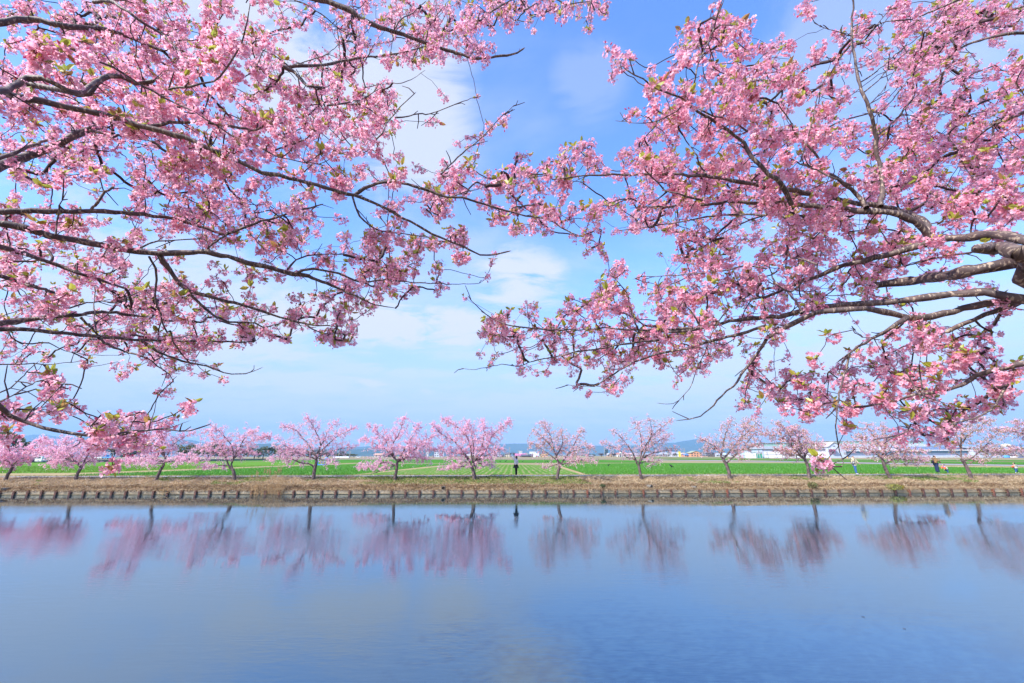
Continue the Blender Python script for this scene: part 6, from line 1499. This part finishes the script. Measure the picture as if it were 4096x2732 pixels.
for k, (u, l) in enumerate(((819, 'first orange-topped white road post from the left'), (838, 'second road post, shorter and white, left of the pair'), (850, 'third white road post, in the middle of the five'), (857, 'fourth white road post, left of the thickest'), (862, 'thick white road post at the right end of the five'))):
    b = on_y(u, 1842, 170); e = empty('road_post', (b.x, 170, 0), 0, l, 'post', 'white road posts at the field edge'); h = (.85, .75, .6, .6, .95)[k]
    MB().tube([(0, 0, 0), (0, 0, h)], [.07 + .05 * (k == 4)] * 2, 8).build('post', plain((.8, .8, .78), name='white_post'), e)
    if k < 2: MB().tube([(0, 0, h), (0, 0, h + .3)], [.09, .09], 8).build('reflector', plain((.80, .30, .05), name='orange_plastic'), e)
# blue pipe frame standing in the wheat
M_blue = plain((.02, .28, .72), .4, .5, 'blue_paint')
FD = 84.0
fb = empty('blue_frame', (on_y(1284, 1858, FD).x, FD, 0), 0, 'bright blue rectangular pipe frame standing in the green field behind the open-crowned cherry', 'frame')
fx = lambda u: on_y(u, 1858, FD).x - fb.location.x
h = on_y(1284, 1833, FD).z
for u, y, hh in ((1271, 0, h), (1297, 0, h), (1303.5, 1.2, h * .97), (1275, 1.2, h * .97)): MB().bar((fx(u), y, 0), (fx(u) + .04, y, hh), .10).build('post', M_blue, fb)
MB().bar((fx(1269), 0, .06), (fx(1298), 0, .06), .13).build('bottom_rail', M_blue, fb); MB().bar((fx(1298), 0, .08), (fx(1304), 1.2, .08), .13).build('side_rail', M_blue, fb)
MB().bar((fx(1275), 1.2, .08), (fx(1304), 1.2, .08), .10).build('back_rail', M_blue, fb)
MB().bar((fx(1282), .6, h * .48), (fx(1302), .6, h * .48), .06).build('white_rail', plain((.75, .8, .85), name='white_paint'), fb)
MB().ell((fx(1270.5), 0, h + .02), (.16, .14, .14), 12, 8).build('cap', M_blue, fb, smooth=True); MB().ell((fx(1301), .3, h + .02), (.30, .20, .16), 12, 8).build('cap', M_blue, fb, smooth=True)
M_crow = plain((.015, .015, .018), .5, .3, 'crow_feather')
BD = [(3621, 1857, 64, 'crow pecking in the wheat left of the woman in brown', .34, -1), (3931, 1853, 74, 'crow in the green strip right of the leaning trunk', .30, 1), (2434, 1859, 70, 'crow standing in the far wheat left of the fan-shaped tree', .26, 1), (2685, 1863, 60, 'upright crow in the dark green field right of the fan-shaped tree', .34, -1),
      (1979, 1845, 115, 'small crow left of the woman at the far field edge', .26, -1), (2001, 1843, 118, 'crow behind the raised arm at the far field edge', .30, 1), (2023, 1843.5, 118, 'crow close to the sleeve of the woman at the far field edge', .34, 1),
      (2091, 1842, 118, 'crow right of the woman at the far field edge', .25, 1), (2182, 1843, 112, 'leftmost of three crows near the slender cherry trunk', .25, 1), (2190, 1842, 116, 'middle of three crows near the slender cherry trunk', .30, -1), (2205, 1843.5, 112, 'rightmost of three crows near the slender cherry trunk', .34, 1)]
for (u, v, D, l, s, f) in BD:
    b = on_y(u, v, D); e = empty('crow', (b.x, D, -.02), random.uniform(-.6, .6), l, 'bird', 'crows in the fields'); s *= 1.25
    M_ = Matrix.Translation((0, 0, s * .62)) @ Matrix.Rotation(f * .9, 4, 'Y')
    m = MB(); m.ell((0, 0, 0), (s * .24, s * .22, s * .52), 12, 8, M_); m.ell((f * s * .42, 0, s * .98), (s * .17, s * .14, s * .15), 10, 6); m.tube([(f * s * .30, 0, s * .8), (f * s * .40, 0, s * .95)], [s * .14, s * .12], 8).build('body', M_crow, e, smooth=True)
    MB().tube([(f * s * .55, 0, s * .98), (f * s * .80, 0, s * .93)], [s * .06, s * .01], 6).build('beak', M_crow, e)
    MB().prism([(-f * s * .30, s * .55), (-f * s * .35, s * .42), (-f * s * .85, s * .18), (-f * s * .82, s * .28)], -s * .09, s * .09).build('tail', M_crow, e)
    for sy in (-1, 1): MB().tube([(0, sy * s * .1, s * .35), (f * s * .02, sy * s * .1, 0), (f * s * .14, sy * s * .1, 0)], [s * .035, s * .025, s * .02], 5).build('leg', M_crow, e)
# thin green garden stake by the path
e = empty('garden_stake', on_z(2208, 1897, 0), 0, 'thin green plant stake at the field edge left of the slender trunk', 'stake'); MB().tube([(0, 0, -.1), (0, 0, .42)], [.012, .012], 6).build('stake', plain((.05, .35, .22), name='green_plastic'), e)
# fallen petals and bits floating on the water
for (u, v, l, L) in ((1013 * .871, 1900 + 423 * .871, 'short curved twig floating on the water in the left half', .06), (2048 + 1612 * .871, 1900 + 652 * .871, 'thin floating twig in the right half of the water', .05), (2048 + 1801 * .871, 1900 + 706 * .871, 'floating twig further right near the bottom of the picture', .04)):
    p = on_z(u, v, WZ + .004); e = empty('floating_twig', p, .4, l, 'twig'); t_ = TubeBag(); a = np.linspace(0, 1, 6); t_.add(np.stack([.25 * L * np.sin(a * 3), L * (a - .5) * 1.0, .004 + 0 * a], 1), np.full(6, .003), 5); link('twig', t_.mesh('twig'), (M_twig,), e)

# ================================================================== PEOPLE
def skin(name, nodes, edges, m, parent, sub=2):
    names = list(nodes); me = bpy.data.meshes.new(name)
    me.from_pydata([nodes[k][:3] for k in names], [(names.index(a), names.index(b)) for a, b in edges], []); me.update()
    me.materials.append(m)
    o = bpy.data.objects.new(name, me); COL.objects.link(o); o.parent = parent
    md = o.modifiers.new('skin', 'SKIN'); md.use_smooth_shade = True
    sv = me.skin_vertices[0].data
    for i, k in enumerate(names):
        r_ = nodes[k][3]; r2 = nodes[k][4] if len(nodes[k]) > 4 else r_
        sv[i].radius = (r_, r2); sv[i].use_root = (i == 0)
    sd = o.modifiers.new('sub', 'SUBSURF'); sd.levels = sub; sd.render_levels = sub
    return o
M_skin = mat('skin', (.62, .40, .29), .5, .4); M_hair = mat('black_hair', (.025, .017, .014), .45, .4)
def cloth(name, c, sc=30): return mat(name, c, .9, .15, noise=sc, col2=tuple(x * .75 for x in c), bump=(sc * 2, .4, .01))
def hand(parent, w, d, side, s=1.0):
    """palm and five bent fingers grown from the wrist w along d"""
    w = Vector(w); d = Vector(d).normalized(); side = Vector(side).normalized(); n = d.cross(side).normalized()
    N = {'w': (*w, .024 * s), 'p': (*(w + d * .045 * s), .030 * s, .018 * s), 'k': (*(w + d * .085 * s), .030 * s, .014 * s)}
    E = [('w', 'p'), ('p', 'k')]
    skin('palm', N, E, M_skin, parent, 1)
    for i, (o_, L) in enumerate(((-.027, .060), (-.009, .072), (.009, .068), (.027, .052))):
        a = w + d * .085 * s + side * o_ * s; b = a + (d + n * .12) * L * .5 * s; c = b + (d + n * .55) * L * .5 * s
        t_ = TubeBag(); t_.add(np.array([list(a), list(b), list(c)]), [.0085 * s, .008 * s, .006 * s], 6); link('finger', t_.mesh('finger'), (M_skin,), parent)
    a = w + d * .03 * s - side * .024 * s; b = a + (d * .6 - side * .8) * .035 * s; c = b + (d + n * .3) * .03 * s
    t_ = TubeBag(); t_.add(np.array([list(a), list(b), list(c)]), [.011 * s, .010 * s, .007 * s], 6); link('thumb', t_.mesh('thumb'), (M_skin,), parent)
def head(parent, c, r, face, s=1.0):
    """features on the side the head looks towards"""
    c = Vector(c); f = Vector(face).normalized(); up = Vector((0, 0, 1)); sd = f.cross(up).normalized(); u = sd.cross(f)
    MB().ell(c + f * r * .98 - u * r * .15, (r * .14, r * .14, r * .18), 8, 6).build('nose', M_skin, parent, smooth=True)
    for q in (-1, 1):
        MB().ell(c + f * r * .86 + sd * q * r * .34 + u * r * .05, (r * .10,) * 3, 8, 6).build('eye', M_hair, parent, smooth=True)
        MB().ell(c + sd * q * r * .92 - u * r * .1, (r * .16, r * .16, r * .24), 8, 6).build('ear', M_skin, parent, smooth=True)
    MB().ell(c + f * r * .84 - u * r * .50, (r * .2, r * .2, r * .06), 8, 6).build('mouth', plain((.5, .18, .16), name='lips'), parent, smooth=True)
def shoe(parent, heel, toe, m, s=1.0):
    h = Vector(heel); t_ = Vector(toe)
    skin('shoe', {'h': (*(h + Vector((0, 0, .045 * s))), .042 * s, .045 * s), 'm': (*((h + t_) / 2 + Vector((0, 0, .042 * s))), .045 * s, .040 * s), 't': (*(t_ + Vector((0, 0, .03 * s))), .038 * s, .028 * s)}, [('h', 'm'), ('m', 't')], m, parent, 1)
def figure(root, J, hgt, rad=1.0):
    """one continuous body from named joints"""
    k = rad
    N = {'pel': (*J['pel'], .115 * k, .10 * k), 'wst': (*J['wst'], .10 * k, .085 * k), 'chs': (*J['chs'], .125 * k, .095 * k), 'nkb': (*J['nkb'], .055 * k), 'nck': (*J['nck'], .047 * k), 'hd0': (*J['hd0'], .075 * k, .085 * k), 'hd1': (*J['hd1'], .088 * k, .098 * k), 'hd2': (*J['hd2'], .06 * k, .065 * k)}
    E = [('pel', 'wst'), ('wst', 'chs'), ('chs', 'nkb'), ('nkb', 'nck'), ('nck', 'hd0'), ('hd0', 'hd1'), ('hd1', 'hd2')]
    for s in 'lr':
        N['sh' + s] = (*J['sh' + s], .052 * k); N['el' + s] = (*J['el' + s], .038 * k); N['wr' + s] = (*J['wr' + s], .026 * k)
        N['hp' + s] = (*J['hp' + s], .085 * k); N['kn' + s] = (*J['kn' + s], .056 * k); N['an' + s] = (*J['an' + s], .036 * k)
        E += [('chs', 'sh' + s), ('sh' + s, 'el' + s), ('el' + s, 'wr' + s), ('pel', 'hp' + s), ('hp' + s, 'kn' + s), ('kn' + s, 'an' + s)]
    return skin('body', N, E, M_skin, root)
def garment(root, name, J, keys, edges, m, sub=2): return skin(name, {k: (*(J[k] if k in J else v[2:]), *v[:2]) if False else (*J[k], *v) for k, v in keys.items()}, edges, m, root, sub)

# ---- woman raising her arm towards the blossom (faces left)
W1 = on_z(2064, 1905, 0); e = empty('person', (W1.x, W1.y, 0), 0, 'woman in pale grey jacket and black skirt raising one arm towards the blossom', 'person')
J = dict(pel=(.0, 0, .86), wst=(-.005, 0, 1.0), chs=(-.01, 0, 1.22), nkb=(-.02, 0, 1.37), nck=(-.03, 0, 1.42), hd0=(-.035, 0, 1.48), hd1=(-.03, 0, 1.545), hd2=(-.015, 0, 1.60),
         shl=(-.09, -.14, 1.33), ell=(-.29, -.17, 1.52), wrl=(-.47, -.18, 1.70), shr=(.06, .14, 1.33), elr=(.15, .2, 1.10), wrr=(.07, .17, .93),
         hpl=(-.03, -.085, .82), knl=(-.01, -.075, .46), anl=(-.015, -.07, .09), hpr=(.04, .085, .82), knr=(.055, .075, .46), anr=(.05, .07, .09))
figure(e, J, 1.6); head(e, J['hd1'], .095, (-.85, 0, .5))
hand(e, (-.47, -.18, 1.70), (-.7, -.05, .7), (0, 1, 0)); hand(e, (.07, .17, .93), (-.2, 0, -1), (1, 0, 0))
cj = cloth('pale_jacket', (.74, .69, .66)); garment(e, 'jacket', {**J, 'b': (.0, 0, .90)}, {'b': (.155, .16), 'wst': (.165, .155), 'chs': (.165, .15), 'nkb': (.10, .09), 'shl': (.085, .085), 'ell': (.075, .075), 'wrl': (.055, .055), 'shr': (.09, .09), 'elr': (.085, .085), 'wrr': (.06, .06)},
        [('b', 'wst'), ('wst', 'chs'), ('chs', 'nkb'), ('chs', 'shl'), ('shl', 'ell'), ('ell', 'wrl'), ('chs', 'shr'), ('shr', 'elr'), ('elr', 'wrr')], cj)
MB().ell((-.02, 0, 1.345), (.13, .15, .055), 14, 8).build('hood', cloth('blue_denim_hood', (.16, .26, .50)), e, smooth=True)
for s in (-1, 1): MB().bar((-.13, s * .05, 1.34), (-.17, s * .06, 1.20), .06, .02).build('scarf_end', cloth('blue_denim_hood', (.16, .26, .50)), e)
m = MB(); n = 28; top = [(.15 * math.cos(2 * math.pi * i / n), .13 * math.sin(2 * math.pi * i / n), .93) for i in range(n)]; bot = [((.235 + .02 * (i % 2)) * math.cos(2 * math.pi * i / n), (.19 + .02 * (i % 2)) * math.sin(2 * math.pi * i / n), .655) for i in range(n)]
m.add(top + bot, [(i, (i + 1) % n, (i + 1) % n + n, i + n) for i in range(n)] + [tuple(range(n - 1, -1, -1))]).build('skirt', cloth('black_skirt', (.03, .028, .035)), e)
blk = cloth('black_tights', (.016, .014, .018))
garment(e, 'tights', J, {'pel': (.11, .10), 'hpl': (.09, .09), 'knl': (.066, .066), 'anl': (.045, .045), 'hpr': (.09, .09), 'knr': (.066, .066), 'anr': (.045, .045)}, [('pel', 'hpl'), ('hpl', 'knl'), ('knl', 'anl'), ('pel', 'hpr'), ('hpr', 'knr'), ('knr', 'anr')], blk)
crm = plain((.66, .55, .38), name='cream_leather'); shoe(e, (.0, -.07, 0), (-.17, -.08, 0), crm); shoe(e, (.07, .07, 0), (-.06, .09, 0), crm)
skin('hair', {'a': (.0, 0, 1.585, .095, .10), 'b': (.045, 0, 1.52, .085, .10), 'c': (.065, 0, 1.43, .055, .09), 'd': (.06, 0, 1.37, .03, .07)}, [('a', 'b'), ('b', 'c'), ('c', 'd')], M_hair, e)

# ---- walker with patterned rucksack (seen from behind, facing right)
P2 = on_z(3425, 1897, 0); e = empty('person', (P2.x, P2.y, 0), 0, 'walker in beige coat, blue jeans and dark cap with one arm held out', 'person')
J = dict(pel=(.0, 0, .80), wst=(-.01, 0, .95), chs=(-.02, 0, 1.16), nkb=(-.01, 0, 1.30), nck=(.0, 0, 1.34), hd0=(.01, 0, 1.40), hd1=(.015, 0, 1.46), hd2=(.01, 0, 1.52),
         shl=(-.14, -.06, 1.26), ell=(-.15, -.02, 1.02), wrl=(-.08, .10, .88), shr=(.13, .06, 1.26), elr=(.27, .03, 1.06), wrr=(.42, .0, .88),
         hpl=(-.05, -.06, .78), knl=(-.02, -.06, .43), anl=(.0, -.07, .09), hpr=(.06, .06, .78), knr=(.06, .07, .43), anr=(.08, .08, .09))
figure(e, J, 1.55); head(e, J['hd1'], .095, (.7, .7, 0)); hand(e, (.42, 0, .88), (.8, 0, -.6), (0, 1, 0)); hand(e, (-.08, .10, .88), (.3, .3, -.8), (1, 0, 0))
bc = cloth('beige_coat', (.58, .53, .33)); garment(e, 'coat', {**J, 'b': (.01, 0, .66)}, {'b': (.20, .18), 'pel': (.20, .17), 'wst': (.20, .17), 'chs': (.19, .16), 'nkb': (.10, .09), 'shl': (.10, .10), 'ell': (.095, .095), 'wrl': (.07, .07), 'shr': (.105, .10), 'elr': (.10, .10), 'wrr': (.06, .06)},
        [('b', 'pel'), ('pel', 'wst'), ('wst', 'chs'), ('chs', 'nkb'), ('chs', 'shl'), ('shl', 'ell'), ('ell', 'wrl'), ('chs', 'shr'), ('shr', 'elr'), ('elr', 'wrr')], bc)
garment(e, 'jeans', J, {'pel': (.13, .12), 'hpl': (.11, .11), 'knl': (.088, .088), 'anl': (.075, .075), 'hpr': (.11, .11), 'knr': (.088, .088), 'anr': (.075, .075)}, [('pel', 'hpl'), ('hpl', 'knl'), ('knl', 'anl'), ('pel', 'hpr'), ('hpr', 'knr'), ('knr', 'anr')], cloth('blue_jeans', (.05, .13, .30)))
wht = plain((.72, .71, .76), name='white_trainer'); shoe(e, (-.03, -.07, 0), (.15, -.08, 0), wht); shoe(e, (.06, .08, 0), (.22, .10, 0), wht)
skin('cap', {'a': (-.005, 0, 1.47, .108, .108), 'b': (-.02, 0, 1.53, .095, .10)}, [('a', 'b')], cloth('charcoal_cap', (.07, .07, .085)), e); MB().ell((.045, -.10, 1.50), (.03, .012, .022), 8, 6).build('cap_patch', plain((.8, .8, .82), name='white_patch'), e)
bp_ = empty('rucksack', (P2.x - .17, P2.y - .17, .98), R(-25), 'black and white patterned rucksack on the back of the walker in beige', 'rucksack')
def pattern_mat():
    m = mat('patterned_cloth', (.80, .80, .80), .8, .2); t = m.node_tree; v = t.nodes.new('ShaderNodeTexVoronoi'); v.inputs['Scale'].default_value = 16; c = t.nodes.new('ShaderNodeTexCoord'); t.links.new(c.outputs['Object'], v.inputs[0])
    r = t.nodes.new('ShaderNodeValToRGB'); r.color_ramp.interpolation = 'CONSTANT'; r.color_ramp.elements[0].color = (.75, .76, .74, 1); r.color_ramp.elements[1].position = .42; r.color_ramp.elements[1].color = (.05, .04, .06, 1)
    t.links.new(v.outputs['Distance'], r.inputs[0]); t.links.new(r.outputs[0], t.nodes['Principled BSDF'].inputs['Base Color']); return m
skin('bag_body', {'a': (0, 0, -.12, .13, .10), 'b': (0, 0, .02, .135, .10), 'c': (0, 0, .13, .09, .07)}, [('a', 'b'), ('b', 'c')], pattern_mat(), bp_)
M_strap = plain((.10, .04, .07), name='dark_strap')
for s in (-1, 1): t_ = TubeBag(); t_.add(np.array([[s * .05, -.02, .12], [s * .09, -.03, .26], [s * .13, .06, .33], [s * .15, .2, .25], [s * .15, .17, .0], [s * .10, .04, -.14]]), np.full(6, .013), 6); link('strap', t_.mesh('strap'), (M_strap,), bp_)

# ---- woman in brown quilted jacket looking at a phone (faces right)
P3 = on_z(3752, 1893.5, 0); e = empty('person', (P3.x, P3.y, 0), 0, 'woman in brown quilted jacket and wide navy trousers looking at her phone', 'person')
J = dict(pel=(.0, 0, .84), wst=(.0, 0, .98), chs=(-.0, 0, 1.20), nkb=(.02, 0, 1.33), nck=(.035, 0, 1.37), hd0=(.06, 0, 1.43), hd1=(.065, 0, 1.495), hd2=(.055, 0, 1.55),
         shl=(.0, -.15, 1.28), ell=(.10, -.17, 1.07), wrl=(.30, -.08, 1.14), shr=(.02, .15, 1.28), elr=(.12, .17, 1.07), wrr=(.31, .08, 1.15),
         hpl=(-.01, -.08, .80), knl=(-.02, -.08, .45), anl=(-.02, -.08, .08), hpr=(.03, .08, .80), knr=(.05, .08, .45), anr=(.06, .08, .08))
figure(e, J, 1.58); head(e, J['hd1'], .095, (.93, 0, -.3)); hand(e, (.30, -.08, 1.14), (1, .3, .3), (0, 0, 1)); hand(e, (.31, .08, 1.15), (1, -.3, .3), (0, 0, 1))
M_qu = mat('brown_quilt', (.40, .24, .10), .7, .3, noise=12, col2=(.30, .17, .07)); t = M_qu.node_tree; w_ = t.nodes.new('ShaderNodeTexWave'); w_.bands_direction = 'Z'; w_.inputs['Scale'].default_value = 7; c_ = t.nodes.new('ShaderNodeTexCoord'); t.links.new(c_.outputs['Object'], w_.inputs[0]); b_ = t.nodes.new('ShaderNodeBump'); b_.inputs['Distance'].default_value = .03; t.links.new(w_.outputs[1], b_.inputs['Height']); t.links.new(b_.outputs[0], t.nodes['Principled BSDF'].inputs['Normal'])
garment(e, 'jacket', {**J, 'b': (.0, 0, .86)}, {'b': (.165, .17), 'wst': (.175, .17), 'chs': (.17, .165), 'nkb': (.10, .09), 'shl': (.10, .10), 'ell': (.09, .09), 'wrl': (.06, .06), 'shr': (.10, .10), 'elr': (.09, .09), 'wrr': (.06, .06)},
        [('b', 'wst'), ('wst', 'chs'), ('chs', 'nkb'), ('chs', 'shl'), ('shl', 'ell'), ('ell', 'wrl'), ('chs', 'shr'), ('shr', 'elr'), ('elr', 'wrr')], M_qu)
garment(e, 'trousers', J, {'pel': (.14, .13), 'hpl': (.125, .12), 'knl': (.12, .12), 'anl': (.125, .12), 'hpr': (.125, .12), 'knr': (.12, .12), 'anr': (.125, .12)}, [('pel', 'hpl'), ('hpl', 'knl'), ('knl', 'anl'), ('pel', 'hpr'), ('hpr', 'knr'), ('knr', 'anr')], cloth('navy_trousers', (.025, .040, .10)))
shoe(e, (-.02, -.08, 0), (.14, -.09, 0), wht); shoe(e, (.06, .08, 0), (.20, .09, 0), wht)
skin('hair', {'a': (.045, 0, 1.53, .10, .105), 'b': (.0, 0, 1.47, .08, .10), 'c': (-.01, 0, 1.40, .05, .07)}, [('a', 'b'), ('b', 'c')], M_hair, e); MB().ell((-.01, -.085, 1.52), (.025, .02, .02), 8, 6).build('hair_clip', plain((.75, .45, .5), name='pink_clip'), e)
MB().ell((.15, -.04, 1.36), (.035, .06, .05), 8, 6).build('face_mask', plain((.8, .84, .82), name='mask'), e, smooth=True)
ph = empty('phone', (P3.x + .42, P3.y, 1.21), 0, 'dark phone held up by the woman in brown', 'phone'); MB().box(-.006, .006, -.04, .04, -.07, .07).build('phone_body', plain((.02, .02, .025), .2, .5, 'black_glass'), ph, bevel=.004)
rk = empty('rucksack', (P3.x - .22, P3.y, 1.0), 0, 'plain black rucksack hanging low on the back of the woman in brown', 'rucksack'); skin('bag_body', {'a': (0, 0, -.13, .10, .14), 'b': (0, 0, .03, .10, .14), 'c': (.02, 0, .14, .06, .09)}, [('a', 'b'), ('b', 'c')], cloth('black_nylon', (.02, .02, .03)), rk)
for s in (-1, 1): t_ = TubeBag(); t_.add(np.array([[.04, s * .06, .12], [.12, s * .10, .34], [.24, s * .13, .40], [.34, s * .15, .28], [.22, s * .17, .02]]), np.full(5, .014), 6); link('strap', t_.mesh('strap'), (M_strap,), rk)
hb_ = empty('handbag', (P3.x + .30, P3.y - .12, .98), 0, 'dark brown handbag hanging in front of the woman in brown', 'handbag'); skin('bag_body', {'a': (.03, 0, -.10, .075, .05), 'b': (0, 0, .08, .055, .04)}, [('a', 'b')], cloth('brown_leather', (.14, .06, .05)), hb_); t_ = TubeBag(); t_.add(np.array([[-.03, 0, .12], [-.12, 0, .22], [-.10, .02, .30]]), np.full(3, .01), 5); link('strap', t_.mesh('strap'), (M_strap,), hb_)

# ---- two small children in the same patchwork coat
gry = cloth('grey_coat', (.42, .42, .36)); pur = cloth('purple_yoke', (.32, .20, .72)); org = cloth('orange_sleeve', (.85, .16, .07)); grn = cloth('green_sleeve', (.01, .24, .17)); jns = cloth('child_jeans', (.04, .10, .26))
def child(px_, J, label, coat_keys, gl, gr, face, toes):
    e = empty('person', (px_[0], px_[1], 0), 0, label, 'person'); figure(e, J, 1.0, .72); head(e, J['hd1'], .082, face)
    garment(e, 'trousers', J, {'pel': (.105, .10), 'hpl': (.08, .08), 'knl': (.062, .062), 'anl': (.05, .05), 'hpr': (.08, .08), 'knr': (.062, .062), 'anr': (.05, .05)}, [('pel', 'hpl'), ('hpl', 'knl'), ('knl', 'anl'), ('pel', 'hpr'), ('hpr', 'knr'), ('knr', 'anr')], jns)
    garment(e, 'coat', {**J, **coat_keys}, {'b': (.19, .165), 'wst': (.17, .15), 'chs': (.145, .13)}, [('b', 'wst'), ('wst', 'chs')], gry)
    garment(e, 'yoke', J, {'chs': (.152, .136), 'nkb': (.085, .08), 'shl': (.078, .078), 'shr': (.078, .078)}, [('chs', 'nkb'), ('chs', 'shl'), ('chs', 'shr')], pur)
    garment(e, 'sleeve', J, {'shl': (.074, .074), 'ell': (.086, .086), 'wrl': (.06, .06)}, [('shl', 'ell'), ('ell', 'wrl')], gl); garment(e, 'sleeve', J, {'shr': (.074, .074), 'elr': (.086, .086), 'wrr': (.06, .06)}, [('shr', 'elr'), ('elr', 'wrr')], gr)
    for s in 'lr': hand(e, J['wr' + s], Vector(J['wr' + s]) - Vector(J['el' + s]), (0, .3, 1), .62)
    c = Vector(J['hd1']); f = Vector(face).normalized()
    skin('hair', {'a': (*(c + Vector((0, 0, .035))), .084, .088), 'b': (*(c - f * .035), .082, .086), 'c': (*(c - f * .04 - Vector((0, 0, .055))), .05, .06)}, [('a', 'b'), ('b', 'c')], M_hair, e)
    for (h_, t_) in toes: shoe(e, h_, t_, wht, .75)
    return e
P4 = on_z(3770, 1894, 0)
J = dict(pel=(.02, 0, .36), wst=(-.0, 0, .44), chs=(-.08, 0, .56), nkb=(-.13, 0, .62), nck=(-.14, 0, .65), hd0=(-.15, 0, .69), hd1=(-.155, 0, .735), hd2=(-.155, 0, .775),
         shl=(-.14, -.11, .58), ell=(-.22, -.15, .47), wrl=(-.28, -.15, .38), shr=(-.12, .11, .58), elr=(-.22, .13, .50), wrr=(-.28, .08, .45),
         hpl=(.0, -.05, .34), knl=(.06, -.05, .19), anl=(.05, -.05, .05), hpr=(.06, .05, .34), knr=(.14, .05, .20), anr=(.20, .05, .05))
child((P4.x + .16, P4.y - .25), J, 'small child with orange sleeve leaning against the legs of the woman in brown', {'b': (.06, 0, .34)}, org, org, (-.8, .5, -.2), [((.06, -.05, 0), (-.04, -.06, 0)), ((.22, .05, 0), (.11, .05, 0))])
P5 = on_z(4068, 1893, 0)
J = dict(pel=(.0, 0, .40), wst=(-.0, 0, .50), chs=(-.01, 0, .64), nkb=(-.02, 0, .71), nck=(-.03, 0, .74), hd0=(-.04, 0, .80), hd1=(-.045, 0, .85), hd2=(-.045, 0, .90),
         shl=(-.12, -.03, .66), ell=(-.22, -.03, .58), wrl=(-.19, .09, .50), shr=(.11, .03, .67), elr=(.22, .03, .60), wrr=(.20, .14, .54),
         hpl=(-.04, -.04, .38), knl=(-.06, -.04, .21), anl=(-.14, -.04, .07), hpr=(.04, .04, .38), knr=(.09, .04, .22), anr=(.17, .04, .07))
e = child((P5.x, P5.y), J, 'running child in grey coat with red and green sleeves at the right edge', {'b': (.01, 0, .37)}, org, grn, (-.5, .85, 0), [((-.18, -.04, .03), (-.08, -.04, 0)), ((.15, .04, .0), (.27, .04, .0))])
MB().ell((-.02, -.12, .68), (.10, .05, .07), 12, 8).build('hood', gry, e, smooth=True)
